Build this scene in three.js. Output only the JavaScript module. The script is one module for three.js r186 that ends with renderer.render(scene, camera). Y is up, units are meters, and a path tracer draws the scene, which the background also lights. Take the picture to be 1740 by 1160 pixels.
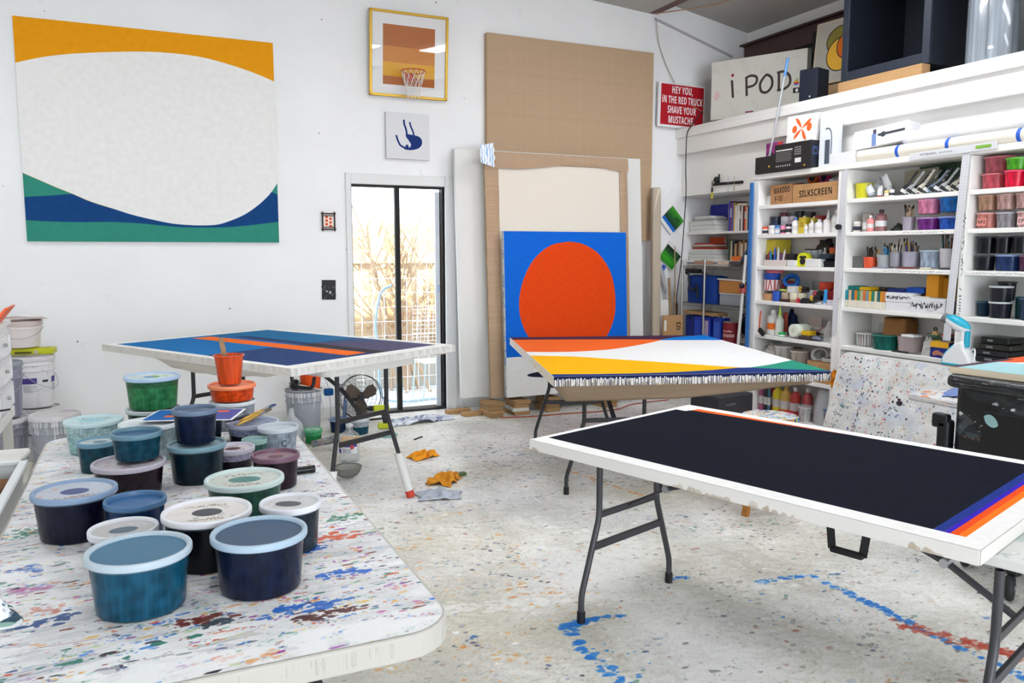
import * as THREE from 'three';
import { RoundedBoxGeometry } from 'three/addons/geometries/RoundedBoxGeometry.js';
import { mergeGeometries, mergeVertices } from 'three/addons/utils/BufferGeometryUtils.js';
import { RectAreaLightUniformsLib } from 'three/addons/lights/RectAreaLightUniformsLib.js';
import { ImprovedNoise } from 'three/addons/math/ImprovedNoise.js';

// ---------------------------------------------------------------- camera, sky, sun, area lights, exposure
RectAreaLightUniformsLib.init();
const scene = new THREE.Scene();
const renderer = new THREE.WebGLRenderer({ antialias: true });
renderer.toneMapping = THREE.LinearToneMapping;
renderer.toneMappingExposure = 1.02;
renderer.shadowMap.enabled = true;
const camera = new THREE.PerspectiveCamera(46.13, 1740 / 1160, 0.05, 60);
camera.position.set(0, 1.65, 0);
{ const p = 6.368 * Math.PI / 180, w = 24.757 * Math.PI / 180;
  camera.lookAt(Math.sin(w) * Math.cos(p), 1.65 - Math.sin(p), -Math.cos(w) * Math.cos(p)); }
scene.background = new THREE.Color(0.80, 0.90, 1.0);
scene.backgroundIntensity = 5;
const sun = new THREE.DirectionalLight(0xfff3e2, 34);
sun.position.set(-6, 15, -3.5); sun.target.position.set(2.4, 0, -10);
sun.castShadow = true; sun.shadow.mapSize.set(2048, 2048);
Object.assign(sun.shadow.camera, { left: -9, right: 9, top: 9, bottom: -9, near: 0.5, far: 40 });
scene.add(sun, sun.target);
// unseen ceiling fixtures, out of view, placed and set to light the walls and tables: x, z, turn, strength
const UNSEEN_FIXTURES = [[4.7, -4.9, 0, 24], [1.9, -4.2, 0, 13], [3.6, -1.5, 0, 9], [0.3, -1.2, 0, 8], [-1.2, -4.6, 0, 15], [4.6, -2.7, 0, 10]], FIXTURE_TINT = '#f8fbff';
// unseen glowing door behind the camera, placed to light the front faces: centre x, centre y, width, height, strength
const UNSEEN_DOOR = { x: 1.9, y: 1.6, w: 6.4, h: 3.2, power: 4.5, tint: '#eff5ff' };

// ---------------------------------------------------------------- helpers
let seedState = 20240607;
function rnd() { seedState = (seedState + 0x6d2b79f5) | 0; let t = Math.imul(seedState ^ (seedState >>> 15), 1 | seedState); t = (t + Math.imul(t ^ (t >>> 7), 61 | t)) ^ t; return ((t ^ (t >>> 14)) >>> 0) / 4294967296; }
const rr = (a, b) => a + (b - a) * rnd();
const pick = (a) => a[Math.floor(rnd() * a.length)];
const PI = Math.PI, V = (x, y, z) => new THREE.Vector3(x, y, z);
const taken = new Map();
function numbered(n) { const k = taken.get(n) || 0; taken.set(n, k + 1); return k ? n + '_' + String(k).padStart(3, '0') : n; }
const mats = new Map();
function M(color, rough = 0.7, extra) {
  const key = color + '|' + rough + '|' + (extra ? Object.entries(extra).map(([k, v]) => k + ':' + (v?.uuid || (v?.isColor ? v.getHexString() : v))).join(',') : '');
  if (!mats.has(key)) mats.set(key, new THREE.MeshPhysicalMaterial({ color, roughness: rough, specularIntensity: rough >= 0.7 ? 0.4 : 0.8, ...(extra || {}) }));
  return mats.get(key);
}
function shade(m) { m.castShadow = true; m.receiveShadow = true; return m; }
function part(parent, name, geo, mat, pos, rot, label) {
  const m = shade(new THREE.Mesh(geo, mat)); m.name = name;
  if (pos) m.position.set(...pos);
  if (rot) m.rotation.set(...rot);
  if (label) m.userData.label = label;
  parent.add(m); return m;
}
function thing(name, label, category, pos = [0, 0, 0], turn = 0, group) {
  const o = new THREE.Group(); o.name = numbered(name); o.position.set(...pos); o.rotation.y = turn;
  o.userData = { label, category }; if (group) o.userData.group = group;
  scene.add(o); return o;
}
function single(name, label, category, geo, mat, pos, rot, group) {
  const m = part(scene, numbered(name), geo, mat, pos, rot); m.userData = { label, category }; if (group) m.userData.group = group; return m;
}
function struct(name, geo, mat, pos, rot) { const m = part(scene, name, geo, mat, pos, rot); m.userData = { kind: 'structure' }; return m; }
function structGroup(name) { const g = new THREE.Group(); g.name = name; g.userData = { kind: 'structure' }; scene.add(g); return g; }
const geoCache = new Map();
const cached = (key, make) => { if (!geoCache.has(key)) geoCache.set(key, make()); return geoCache.get(key); };
const bx = (w, h, d) => cached('b' + [w, h, d].map((v) => v.toFixed(4)), () => new THREE.BoxGeometry(w, h, d));
const rb = (w, h, d, r = 0.006, s = 1) => cached('r' + [w, h, d, r, s].map((v) => v.toFixed(4)), () => new RoundedBoxGeometry(w, h, d, s, Math.min(r, w / 2.05, h / 2.05, d / 2.05)));
const cy = (r1, r2, h, s = 20, open = false) => cached('c' + [r1, r2, h, s, +open].map((v) => v.toFixed(4)), () => new THREE.CylinderGeometry(r1, r2, h, s, 1, open));
const lathe = (pts, s = 32) => new THREE.LatheGeometry(pts.map(([x, y]) => new THREE.Vector2(x, y)), s);
const tube = (pts, r, n = 0, s = 8, closed = false) => new THREE.TubeGeometry(new THREE.CatmullRomCurve3(pts.map((p) => V(...p)), closed, 'catmullrom', 0.35), n || pts.length * 6, r, s, closed);
function poly(pts, r, s = 10) { // straight runs with tight bends
  const path = new THREE.CurvePath(), P = pts.map((p) => V(...p));
  let last = P[0];
  for (let i = 1; i < P.length; i++) {
    if (i < P.length - 1) {
      const a = P[i].clone().lerp(P[i - 1], Math.min(0.45, 0.035 / P[i].distanceTo(P[i - 1]))), b = P[i].clone().lerp(P[i + 1], Math.min(0.45, 0.035 / P[i].distanceTo(P[i + 1])));
      path.add(new THREE.LineCurve3(last, a)); path.add(new THREE.QuadraticBezierCurve3(a, P[i], b)); last = b;
    } else path.add(new THREE.LineCurve3(last, P[i]));
  }
  return new THREE.TubeGeometry(path, P.length * 10, r, s, false);
}
function at(geo, x = 0, y = 0, z = 0, rx = 0, ry = 0, rz = 0) { const g = geo.clone(); g.applyMatrix4(new THREE.Matrix4().compose(V(x, y, z), new THREE.Quaternion().setFromEuler(new THREE.Euler(rx, ry, rz)), V(1, 1, 1))); return g; }
function join(list) { return mergeGeometries(list.map((g) => { const q = g.index ? g.toNonIndexed() : g.clone(); for (const k of Object.keys(q.attributes)) if (!['position', 'normal', 'uv'].includes(k)) q.deleteAttribute(k); return q; })); }
function bar(a, b, w, h) { // rectangular bar between two points
  const A = V(...a), B = V(...b), g = new THREE.BoxGeometry(w, h, A.distanceTo(B));
  g.applyMatrix4(new THREE.Matrix4().lookAt(A, B, Math.abs(B.y - A.y) > 0.99 * A.distanceTo(B) ? V(1, 0, 0) : V(0, 1, 0)));
  g.translate((A.x + B.x) / 2, (A.y + B.y) / 2, (A.z + B.z) / 2); return g;
}
function ext(shapePts, depth, bevel = 0, holes) {
  const s = new THREE.Shape(shapePts.map((p) => new THREE.Vector2(...p)));
  for (const h of holes || []) s.holes.push(new THREE.Path(h.map((p) => new THREE.Vector2(...p))));
  return new THREE.ExtrudeGeometry(s, { depth, bevelEnabled: bevel > 0, bevelSize: bevel, bevelThickness: bevel, bevelSegments: 2, curveSegments: 8 });
}
const roundRect = (w, h, r, n = 6) => { const o = []; for (const [cx, cz, a] of [[w / 2 - r, h / 2 - r, 0], [-w / 2 + r, h / 2 - r, 1], [-w / 2 + r, -h / 2 + r, 2], [w / 2 - r, -h / 2 + r, 3]]) for (let i = 0; i <= n; i++) { const t = (a + i / n) * PI / 2; o.push([cx + r * Math.cos(t), cz + r * Math.sin(t)]); } return o; };
function grid(nu, nv, f) { // parametric sheet, f(u, v) -> [x, y, z]
  const pos = [], uv = [], idx = [];
  for (let j = 0; j <= nv; j++) for (let i = 0; i <= nu; i++) { pos.push(...f(i / nu, j / nv)); uv.push(i / nu, j / nv); }
  for (let j = 0; j < nv; j++) for (let i = 0; i < nu; i++) { const a = j * (nu + 1) + i, b = a + 1, c = a + nu + 1, d = c + 1; idx.push(a, c, b, b, c, d); }
  const g = new THREE.BufferGeometry(); g.setAttribute('position', new THREE.Float32BufferAttribute(pos, 3)); g.setAttribute('uv', new THREE.Float32BufferAttribute(uv, 2)); g.setIndex(idx); g.computeVertexNormals(); return g;
}
const noise = new ImprovedNoise();
const fbm = (x, y, z = 0, o = 4) => { let s = 0, a = 0.5; for (let i = 0; i < o; i++) { s += a * noise.noise(x, y, z + i * 7.3); x *= 2.03; y *= 2.03; a *= 0.5; } return s; };
function rag(w, d, h, seed, fold = 9) { // a crumpled cloth lying on the ground
  return grid(36, 28, (u, v) => { const a = (u - 0.5), b = (v - 0.5), e = Math.max(0, 1 - 3.2 * (a * a + b * b));
    const r = 1 + 0.35 * noise.noise(a * 4 + seed, b * 4, seed);
    const q = noise.noise(u * 2.2 + seed, v * 2.2, 2), y = 0.35 + 0.45 * noise.noise(u * fold * 0.34 + seed + q, v * fold * 0.34 + q, seed * 3) + 0.3 * Math.sin((u * 1.3 + v * 0.8 + q * 0.9) * fold);
    return [a * w * r, 0.004 + h * Math.sqrt(e) * Math.max(0, y) * 1.1, b * d * r + 0.1 * d * q]; });
}
// ---- textures
function tex(w, h, draw, opt = {}) {
  const c = document.createElement('canvas'); c.width = w; c.height = h; const g = c.getContext('2d'); draw(g, w, h);
  const t = new THREE.CanvasTexture(c); if (!opt.data) t.colorSpace = THREE.SRGBColorSpace; t.wrapS = t.wrapT = opt.repeat ? THREE.RepeatWrapping : THREE.ClampToEdgeWrapping;
  if (opt.repeat) t.repeat.set(...opt.repeat); t.anisotropy = 8; return t;
}
function blob(g, x, y, r, sx = 1, ang = 0, rough = 0.35) {
  const n = 7 + Math.floor(rnd() * 6); g.beginPath();
  for (let i = 0; i < n; i++) { const a = i / n * 2 * PI, q = r * (1 - rough + 2 * rough * rnd()), px = Math.cos(a) * q * sx, py = Math.sin(a) * q; g.lineTo(x + px * Math.cos(ang) - py * Math.sin(ang), y + px * Math.sin(ang) + py * Math.cos(ang)); }
  g.closePath(); g.fill();
}
function cluster(g, x, y, R, n, rmin, rmax, sx, ang) { for (let i = 0; i < n; i++) { const a = rnd() * 2 * PI, q = R * Math.pow(rnd(), 0.8), dx = Math.cos(a) * q * sx, dy = Math.sin(a) * q; blob(g, x + dx * Math.cos(ang) - dy * Math.sin(ang), y + dx * Math.sin(ang) + dy * Math.cos(ang), rmin + (rmax - rmin) * rnd() ** 3, 1 + (sx - 1) * 0.5 * rnd(), ang); } }
const css = (c, a = 1) => { const k = new THREE.Color(c); return `rgba(${Math.round(k.getHex(THREE.SRGBColorSpace) >> 16 & 255)},${k.getHex(THREE.SRGBColorSpace) >> 8 & 255},${k.getHex(THREE.SRGBColorSpace) & 255},${a})`; };
function grain(g, w, h, f, step = 1) { const im = g.getImageData(0, 0, w, h), d = im.data; for (let y = 0; y < h; y++) for (let x = 0; x < w; x++) { const i = (y * w + x) * 4, k = f(x, y, d[i], d[i + 1], d[i + 2]); d[i] = k[0]; d[i + 1] = k[1]; d[i + 2] = k[2]; } g.putImageData(im, 0, 0); }
// fine weave for cotton and linen, used as relief and as thread colour
const weaveBump = tex(128, 128, (g, w, h) => { g.fillStyle = '#808080'; g.fillRect(0, 0, w, h); grain(g, w, h, (x, y) => { const k = 128 + 46 * Math.sin(x * PI / 2) * (y % 4 < 2 ? 1 : -1) + 40 * (rnd() - 0.5); return [k, k, k]; }); }, { data: true, repeat: [1, 1] });
const linenMap = tex(256, 256, (g, w, h) => { g.fillStyle = '#fff'; g.fillRect(0, 0, w, h); const a = [], b = []; for (let i = 0; i < 256; i++) { a.push(rnd()); b.push(rnd()); } grain(g, w, h, (x, y) => { const k = 232 + 12 * (a[x] - 0.5) + 12 * (b[y] - 0.5) + 16 * (rnd() - 0.5); return [k, k, k]; }); }, { repeat: [4, 4] });
const weave = (rx, ry) => { const t = weaveBump.clone(); t.repeat.set(rx, ry); return t; };
const linenT = (rx, ry) => { const t = linenMap.clone(); t.repeat.set(rx, ry); return t; };
const woodMap = tex(256, 256, (g, w, h) => { g.fillStyle = '#e9e2d6'; g.fillRect(0, 0, w, h); grain(g, w, h, (x, y) => { const q = Math.sin((y + 18 * fbm(x / 160, y / 40)) * 0.35) * 0.5 + fbm(x / 90, y / 6) * 0.9; const k = 0.88 + 0.1 * q + 0.03 * (rnd() - 0.5); return [246 * k, 236 * k, 220 * k]; }); }, { repeat: [1, 1] });
const streakMap = tex(256, 256, (g, w, h) => { g.fillStyle = '#fff'; g.fillRect(0, 0, w, h); grain(g, w, h, (x, y) => { const a = Math.cos(x / w * 2 * PI) * 2.2, b = Math.sin(x / w * 2 * PI) * 2.2; const q = fbm(a * 1.5 + 4, b * 1.5, y / 40) + 0.6 * fbm(a * 6, b * 6 + 3, y / 120); const k = Math.max(150, Math.min(255, 222 + 95 * q)); return [k, k, k]; }); }, { repeat: [1, 1] });
// illegible handwriting: loops and strokes of a marker
function scribble(g, x, y, w, h, col, n = 5, lw = 3) { g.strokeStyle = col; g.lineWidth = lw; g.lineCap = 'round'; for (let k = 0; k < n; k++) { g.beginPath(); let px = x + w * k / n; g.moveTo(px, y + h * rr(0.3, 0.7)); for (let i = 0; i < 5; i++) { const nx = px + w / n * rr(0.05, 0.3); g.quadraticCurveTo(px + rr(-0.1, 0.2) * w / n, y + h * rr(-0.1, 1.1), nx, y + h * rr(0.1, 0.9)); px = nx; } g.stroke(); } }
const splatCols = ['#1d6fd1', '#1b2d6b', '#0f4f86', '#d2442a', '#e98a3c', '#7a2f2a', '#2a7f6b', '#1f5d4a', '#222028', '#8a3fa0', '#e36a8f', '#e0b04a', '#7d8fb8', '#b9c4dd', '#c98f7d', '#3f4a63'];
// a splattered white skin for small painted things (stool top, leaning table)
function splatTex(w, h, n, base, sMin, sMax, stretch = 1.6, cols = splatCols) {
  return tex(w, h, (g) => { g.fillStyle = base; g.fillRect(0, 0, w, h);
    for (let i = 0; i < n * 0.5; i++) { g.fillStyle = css(pick(cols), rr(0.05, 0.2)); blob(g, rnd() * w, rnd() * h, rr(sMax * 1.5, sMax * 5), rr(1, 2.5), rr(-0.4, 0.4), 0.5); }
    for (let i = 0; i < n * 0.6; i++) { g.fillStyle = css(base, rr(0.3, 0.8)); blob(g, rnd() * w, rnd() * h, rr(sMax, sMax * 4), rr(1, 2), rr(-0.4, 0.4), 0.5); }
    for (let i = 0; i < n; i++) { g.fillStyle = css(pick(cols), rr(0.5, 0.95)); const x = rnd() * w, y = rnd() * h; if (rnd() < 0.3) cluster(g, x, y, sMax * 2.2, 9, sMin * 0.4, sMax * 0.8, stretch, rr(-0.3, 0.3)); else blob(g, x, y, sMin + (sMax - sMin) * rnd() ** 2.5, 1 + rnd() * (stretch - 1), rr(-0.3, 0.3)); }
  });
}
const steel = M('#3a3b3f', 0.45, { metalness: 0.4 }), blackMetal = M('#1c1c20', 0.5), whitePaint = M('#e9e9e6', 0.6), chrome = M('#b8babd', 0.3, { metalness: 0.9 });
const blackPlastic = M('#15161a', 0.45), cotton = M('#ecebe6', 0.85), frost = M('#dfe6ea', 0.35);
// ---------------------------------------------------------------- the room
const wallTex = tex(1024, 1024, (g, w, h) => { g.fillStyle = '#f1f1ef'; g.fillRect(0, 0, w, h);
  grain(g, w, h, (x, y) => { const k = 240 + 7 * fbm(x / 150, y / 150, 2) + 2 * (rnd() - 0.5); return [k, k, k - 1]; });
  for (let i = 0; i < 40; i++) { g.fillStyle = css('#cfcece', rr(0.06, 0.16)); blob(g, rnd() * w, rnd() * h, rr(1, 6), rr(1, 4), rr(0, 3), 0.6); }
  for (let i = 0; i < 22; i++) { g.fillStyle = css('#55534f', 0.8); blob(g, rnd() * w, rnd() * h, rr(0.8, 2)); }
}, { repeat: [0.22, 0.22] });
const wallMat = M('#ffffff', 0.75, { map: wallTex });
const DX0 = 1.9, DX1 = 2.876, DH = 2.32; // door opening in the back wall
struct('wall_back', ext([[-3.4, -0.1], [DX0, -0.1], [DX0, DH], [DX1, DH], [DX1, -0.1], [6.9, -0.1], [6.9, 5.4], [-3.4, 5.4]], 0.16), wallMat, [0, 0, -8.06]);
struct('wall_right', bx(0.15, 5.5, 14.0), M('#f0f0ee', 0.75), [6.845, 2.65, -1.1]);
struct('wall_left', bx(0.15, 5.5, 14.0), M('#f0f0ee', 0.75), [-3.275, 2.65, -1.1]);
{ const { x, y, w, h } = UNSEEN_DOOR, a = x - w / 2, b = x + w / 2, c = y - h / 2, e = y + h / 2;
  struct('wall_front', ext([[-3.4, -0.1], [a, -0.1], [a, e], [b, e], [b, -0.1], [6.9, -0.1], [6.9, 5.4], [-3.4, 5.4]], 0.15), M('#f0f0ee', 0.75), [0, 0, 5.75]);  // unseen wall, set far back so the light from behind evens out
  const d = structGroup('unseen_door_2'); // unseen roll-up door, its glowing panels light the room from behind the camera
  const glow = M('#ffffff', 0.6, { emissive: new THREE.Color(UNSEEN_DOOR.tint), emissiveIntensity: UNSEEN_DOOR.power * 0.9 });
  for (let i = 0; i < 6; i++) part(d, 'panel', bx(w, e / 6 - 0.03, 0.03), glow, [x, (i + 0.5) * e / 6, 5.81]);
  for (let i = 0; i <= 6; i++) part(d, 'rail', rb(w, 0.035, 0.05), M('#d5d6d8', 0.5), [x, Math.min(e - 0.018, Math.max(0.018, i * e / 6)), 5.8]);
  const l = new THREE.RectAreaLight(UNSEEN_DOOR.tint, UNSEEN_DOOR.power, w, e); l.position.set(x, e / 2, 5.74);  l.name = 'unseen_door_light'; d.add(l); }
struct('ceiling', at(bx(9.0, 0.12, 14.0), 0, 0.06, 0), M('#b5b3ae', 0.85), [0.85, 4.642, -1.1], [0, 0, -0.07]);
struct('ceiling_001', at(bx(1.75, 0.12, 14.0), 0, 0.06, 0), M('#b5b3ae', 0.85), [6.1, 4.382, -1.1], [0, 0, -0.1694]);
struct('trim_1', at(join([bx(0.012, 0.26, 13.6), at(bx(0.14, 0.012, 13.6), 0.06, -0.125, 0), at(bx(0.14, 0.012, 13.6), 0.06, 0.125, 0)]), 0, 0, 0), M('#6a4a45', 0.6), [5.33, 4.46, -1.1]); // steel purlin
struct('trim_2', join([bx(0.03, 0.24, 13.4), at(bx(0.1, 0.02, 13.4), -0.04, -0.11, 0), at(bx(0.1, 0.02, 13.4), -0.04, 0.11, 0)]), M('#4d3836', 0.6), [6.7, 3.98, -1.15]); // steel girt on the side wall
struct('trim_3', bar([5.42, 4.275, -7.885], [6.54, 3.965, -7.885], 0.022, 0.022), M('#b9b9bb', 0.6)); // diagonal brace rod on the wall
struct('baseboard_back', join([at(rb(1.0, 0.12, 0.02), -0.35 + 1.75, 0.06, -7.89), at(rb(2.4, 0.12, 0.02), -0.55, 0.06, -7.89), at(rb(3.6, 0.14, 0.03), 4.85, 0.07, -7.885)]), M('#e4e4e1', 0.6));
// concrete floor, splashed and stained with years of paint
const FX0 = -3.3, FX1 = 6.9, FZ0 = -8.0, FZ1 = 5.9; // extent of the slab
const TX0 = -0.7, TX1 = 6.1, TZ0 = -7.95, TZ1 = -1.15; // the part of the slab that is drawn in full, mirrored beyond
const floorTex = tex(2048, 2048, (g, w, h) => {
  const X = (x) => (x - TX0) / (TX1 - TX0) * w, Z = (z) => (z - TZ0) / (TZ1 - TZ0) * h;
  g.fillStyle = '#d6d2c8'; g.fillRect(0, 0, w, h);
  grain(g, w, h, (x, y) => { // concrete under layers of worn white paint: a coarse mask decides how much paint is left, fine noise breaks its edge
    const big = noise.noise(x / 330, y / 330, 1) + 0.6 * noise.noise(x / 110, y / 140, 4), q = noise.noise(x / 40, y / 40, 6), fine = 0.6 * noise.noise(x / 13 + q * 2, y / 9 + q * 2, 9) + 0.5 * noise.noise(x / 4.3, y / 3.1 + q, 3) + 0.5 * (rnd() - 0.5), m = big * 0.75 + fine * 0.34 + q * 0.25 + 0.34;
    const paint = Math.max(0, Math.min(1, m * 1.25)), r2 = rnd(), conc = 204 + 17 * fine + 20 * (r2 - 0.5), wh = 240 + 7 * fine + 9 * (r2 - 0.5), warm = 9 + 12 * noise.noise(x / 260, y / 260, 20);
    let k = conc + (wh - conc) * paint; if (fine < -0.5 && r2 < 0.35) k -= 34; const t = warm * (1 - 0.6 * paint); return [Math.min(250, k + t * 0.25), Math.min(249, k), Math.max(0, Math.min(248, k - t))]; });
  for (let i = 0; i < 500; i++) { g.strokeStyle = css(pick(['#f3f2ef', '#b9b3aa', '#cfcac2', '#f6f5f3']), rr(0.15, 0.45)); g.lineWidth = rr(0.6, 2.4); const x = rnd() * w, y = rnd() * h, a = rr(-0.6, 0.6), L = rr(10, 90); g.beginPath(); g.moveTo(x, y); g.quadraticCurveTo(x + L * 0.5, y + L * 0.5 * Math.sin(a) + rr(-5, 5), x + L * Math.cos(a), y + L * Math.sin(a)); g.stroke(); }
  const spray = (x, z, R, n, cols, a0, a1, sx = 1.6, smax = 3) => { for (let i = 0; i < n; i++) { const a = rnd() * 2 * PI, q = R * rnd() ** 0.7; g.fillStyle = css(pick(cols), rr(a0, a1)); const s = 0.8 + smax * rnd() ** 4; blob(g, X(x) + Math.cos(a) * q * sx, Z(z) + Math.sin(a) * q, s, rr(1, 1.8), rr(-0.4, 0.4)); } };
  const any = () => [rr(TX0, TX1), rr(TZ0, TZ1)];
  for (let i = 0; i < 260; i++) spray(...any(), rr(10, 60), 16, [pick(['#8794ad', '#c79a86', '#9fb3a6', '#b58d9d', '#d8b48a', '#7f9cc0', '#a8a29a', '#8d857a'])], 0.2, 0.6);
  for (let i = 0; i < 420; i++) spray(...any(), rr(4, 34), 16, [pick(['#3f6aa8', '#2f3d66', '#3d6480', '#a8584a', '#c99468', '#7a4a44', '#5a8a7a', '#46685c', '#3a383e', '#8a9ab5', '#b08a80', '#6d7486', '#c9b08a'])], 0.25, 0.7, 1.9, 3);
  for (let i = 0; i < 4600; i++) { g.fillStyle = css(pick(['#3b3a40', '#46527a', '#6a5c56', '#647a90', '#a06a5c', '#5f8a7a', '#8a857f', '#6d6964']), rr(0.35, 0.8)); blob(g, rnd() * w, rnd() * h, 0.7 + 2.6 * rnd() ** 3, rr(1, 2.2), rr(-0.5, 0.5)); }
  for (let i = 0; i < 1500; i++) { g.fillStyle = css('#f5f4f1', rr(0.5, 0.95)); blob(g, rnd() * w, rnd() * h, 0.8 + 4 * rnd() ** 3, rr(1, 2.4), rr(-0.5, 0.5)); }
  for (let i = 0; i < 120; i++) spray(rr(1.6, 4.6), rr(-7.7, -5.0), rr(16, 60), 26, ['#8ea1c4', '#5d76a8', '#c3cfe4', '#3f4d78', '#e9edf4', '#f4f6fa'], 0.25, 0.7, 2);  // blue paint flecks that also paint in the skylight tint near the door
  for (let i = 0; i < 70; i++) spray(rr(0.75, 1.9), rr(-5.4, -2.4), rr(10, 46), 22, ['#e8973f', '#d9823a', '#dca25a', '#e8c48a', '#d6b48c'], 0.25, 0.75, 1.8);
  for (let i = 0; i < 30; i++) spray(rr(2.6, 4.4), rr(-4.3, -1.4), rr(20, 70), 40, ['#8a8178', '#6d655e', '#9c5a48', '#7d8a80'], 0.2, 0.6, 1.8);
  const line = (pts, col, n, R, smin, smax, al = 0.9) => { for (let k = 0; k < pts.length - 1; k++) { const [ax, az] = pts[k], [cx, cz] = pts[k + 1]; for (let i = 0; i < n; i++) { const t = rnd(); if (fbm(t * 6 + k * 9, ax) < -0.14) continue; g.fillStyle = css(col, al * rr(0.7, 1)); blob(g, X(ax + (cx - ax) * t) + 1.5 * R * (rnd() - 0.5), Z(az + (cz - az) * t) + 1.5 * R * (rnd() - 0.5), 1.4 * (smin * 0.6 + (smax - smin) * rnd() ** 2.5), rr(1, 2), rr(-0.3, 0.3)); } } };
  line([[1.65, -2.99], [1.92, -2.975]], '#1577d6', 110, 7, 1, 5); line([[1.64, -2.98], [1.62, -2.75], [1.6, -2.35]], '#1577d6', 60, 12, 0.8, 5);
  line([[1.75, -2.9], [1.72, -2.3]], '#1577d6', 26, 26, 0.6, 3); line([[2.35, -3.22], [2.46, -3.2]], '#1577d6', 36, 6, 1, 3.5);
  line([[2.74, -3.0], [3.05, -2.965]], '#1577d6', 90, 7, 1, 4); line([[3.05, -2.965], [3.06, -2.6], [3.04, -2.4], [3.06, -1.85], [3.08, -1.2]], '#1577d6', 70, 8, 1, 4.5); line([[2.6, -2.9], [3.2, -1.6]], '#1577d6', 40, 60, 0.5, 2);
  line([[3.0, -2.38], [3.22, -1.95], [3.4, -1.5]], '#b8402c', 240, 18, 0.6, 4, 0.7); line([[1.5, -3.75], [1.9, -3.3]], '#2a2a30', 50, 4, 0.6, 2);
  line([[2.87, -5.25], [3.03, -4.45]], '#e08a35', 150, 9, 0.6, 3, 0.7); line([[2.4, -5.9], [3.5, -6.35]], '#3d2c4a', 110, 5, 0.6, 2.4, 0.8); line([[1.9, -5.6], [3.0, -5.5]], '#3b5a78', 100, 44, 0.5, 2, 0.7);
  line([[1.1, -3.4], [2.9, -2.9]], '#f5f4f1', 420, 24, 0.6, 5, 0.6); line([[1.9, -3.9], [2.6, -1.3]], '#f2f1ed', 300, 30, 0.6, 5, 0.5); line([[2.5, -3.9], [3.6, -3.6]], '#2f7d5c', 80, 30, 0.5, 2.4, 0.7); line([[2.1, -4.3], [3.4, -2.4]], '#f5f4f1', 300, 30, 0.6, 5, 0.5);
});
const floorBump = tex(512, 512, (g, w, h) => { g.fillStyle = '#808080'; g.fillRect(0, 0, w, h); grain(g, w, h, (x, y) => { const k = 128 + 90 * fbm(x / 30, y / 30, 3, 4) + 20 * (rnd() - 0.5); return [k, k, k]; }); }, { data: true, repeat: [5, 5] });
const floorGeo = at(new THREE.PlaneGeometry(FX1 - FX0, FZ1 - FZ0), 0, 0, 0, -PI / 2);
{ floorTex.wrapS = floorTex.wrapT = THREE.MirroredRepeatWrapping; floorTex.repeat.set((FX1 - FX0) / (TX1 - TX0), (FZ1 - FZ0) / (TZ1 - TZ0)); floorTex.offset.set((FX0 - TX0) / (TX1 - TX0), (TZ1 - FZ1) / (TZ1 - TZ0)); const slab = struct('floor', bx(FX1 - FX0, 0.2, FZ1 - FZ0), M('#ffffff', 0.6, { map: floorTex, bumpMap: floorBump, bumpScale: 0.002 }), [(FX0 + FX1) / 2, -0.1, (FZ0 + FZ1) / 2]); slab.userData.kind = 'structure'; }

// ceiling fixtures, all above and outside the view
UNSEEN_FIXTURES.forEach(([x, z, turn, power], i) => {
  const y = 4.18, t = thing('unseen_ceiling_light', 'unseen long white fixture under the ceiling, placed to light walls and tables', 'ceiling light', [x, y, z], turn, 'unseen fixtures under the ceiling');
  part(t, 'housing', rb(0.34, 0.07, 1.36, 0.012), M('#eeeeee', 0.5), [0, 0.045, 0]);
  part(t, 'diffuser', bx(0.3, 0.01, 1.3), M('#ffffff', 0.6, { emissive: new THREE.Color(FIXTURE_TINT), emissiveIntensity: power * 0.9 }), [0, 0.005, 0]);
  for (const s of [-0.5, 0.5]) part(t, 'hanger', cy(0.004, 0.004, 0.5, 6), steel, [0, 0.33, s]);
  const l = new THREE.RectAreaLight(FIXTURE_TINT, power, 0.3, 1.3); l.position.set(0, -0.006, 0); l.rotation.x = -PI / 2; l.name = 'unseen_fixture_glow'; t.add(l);
});

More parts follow.
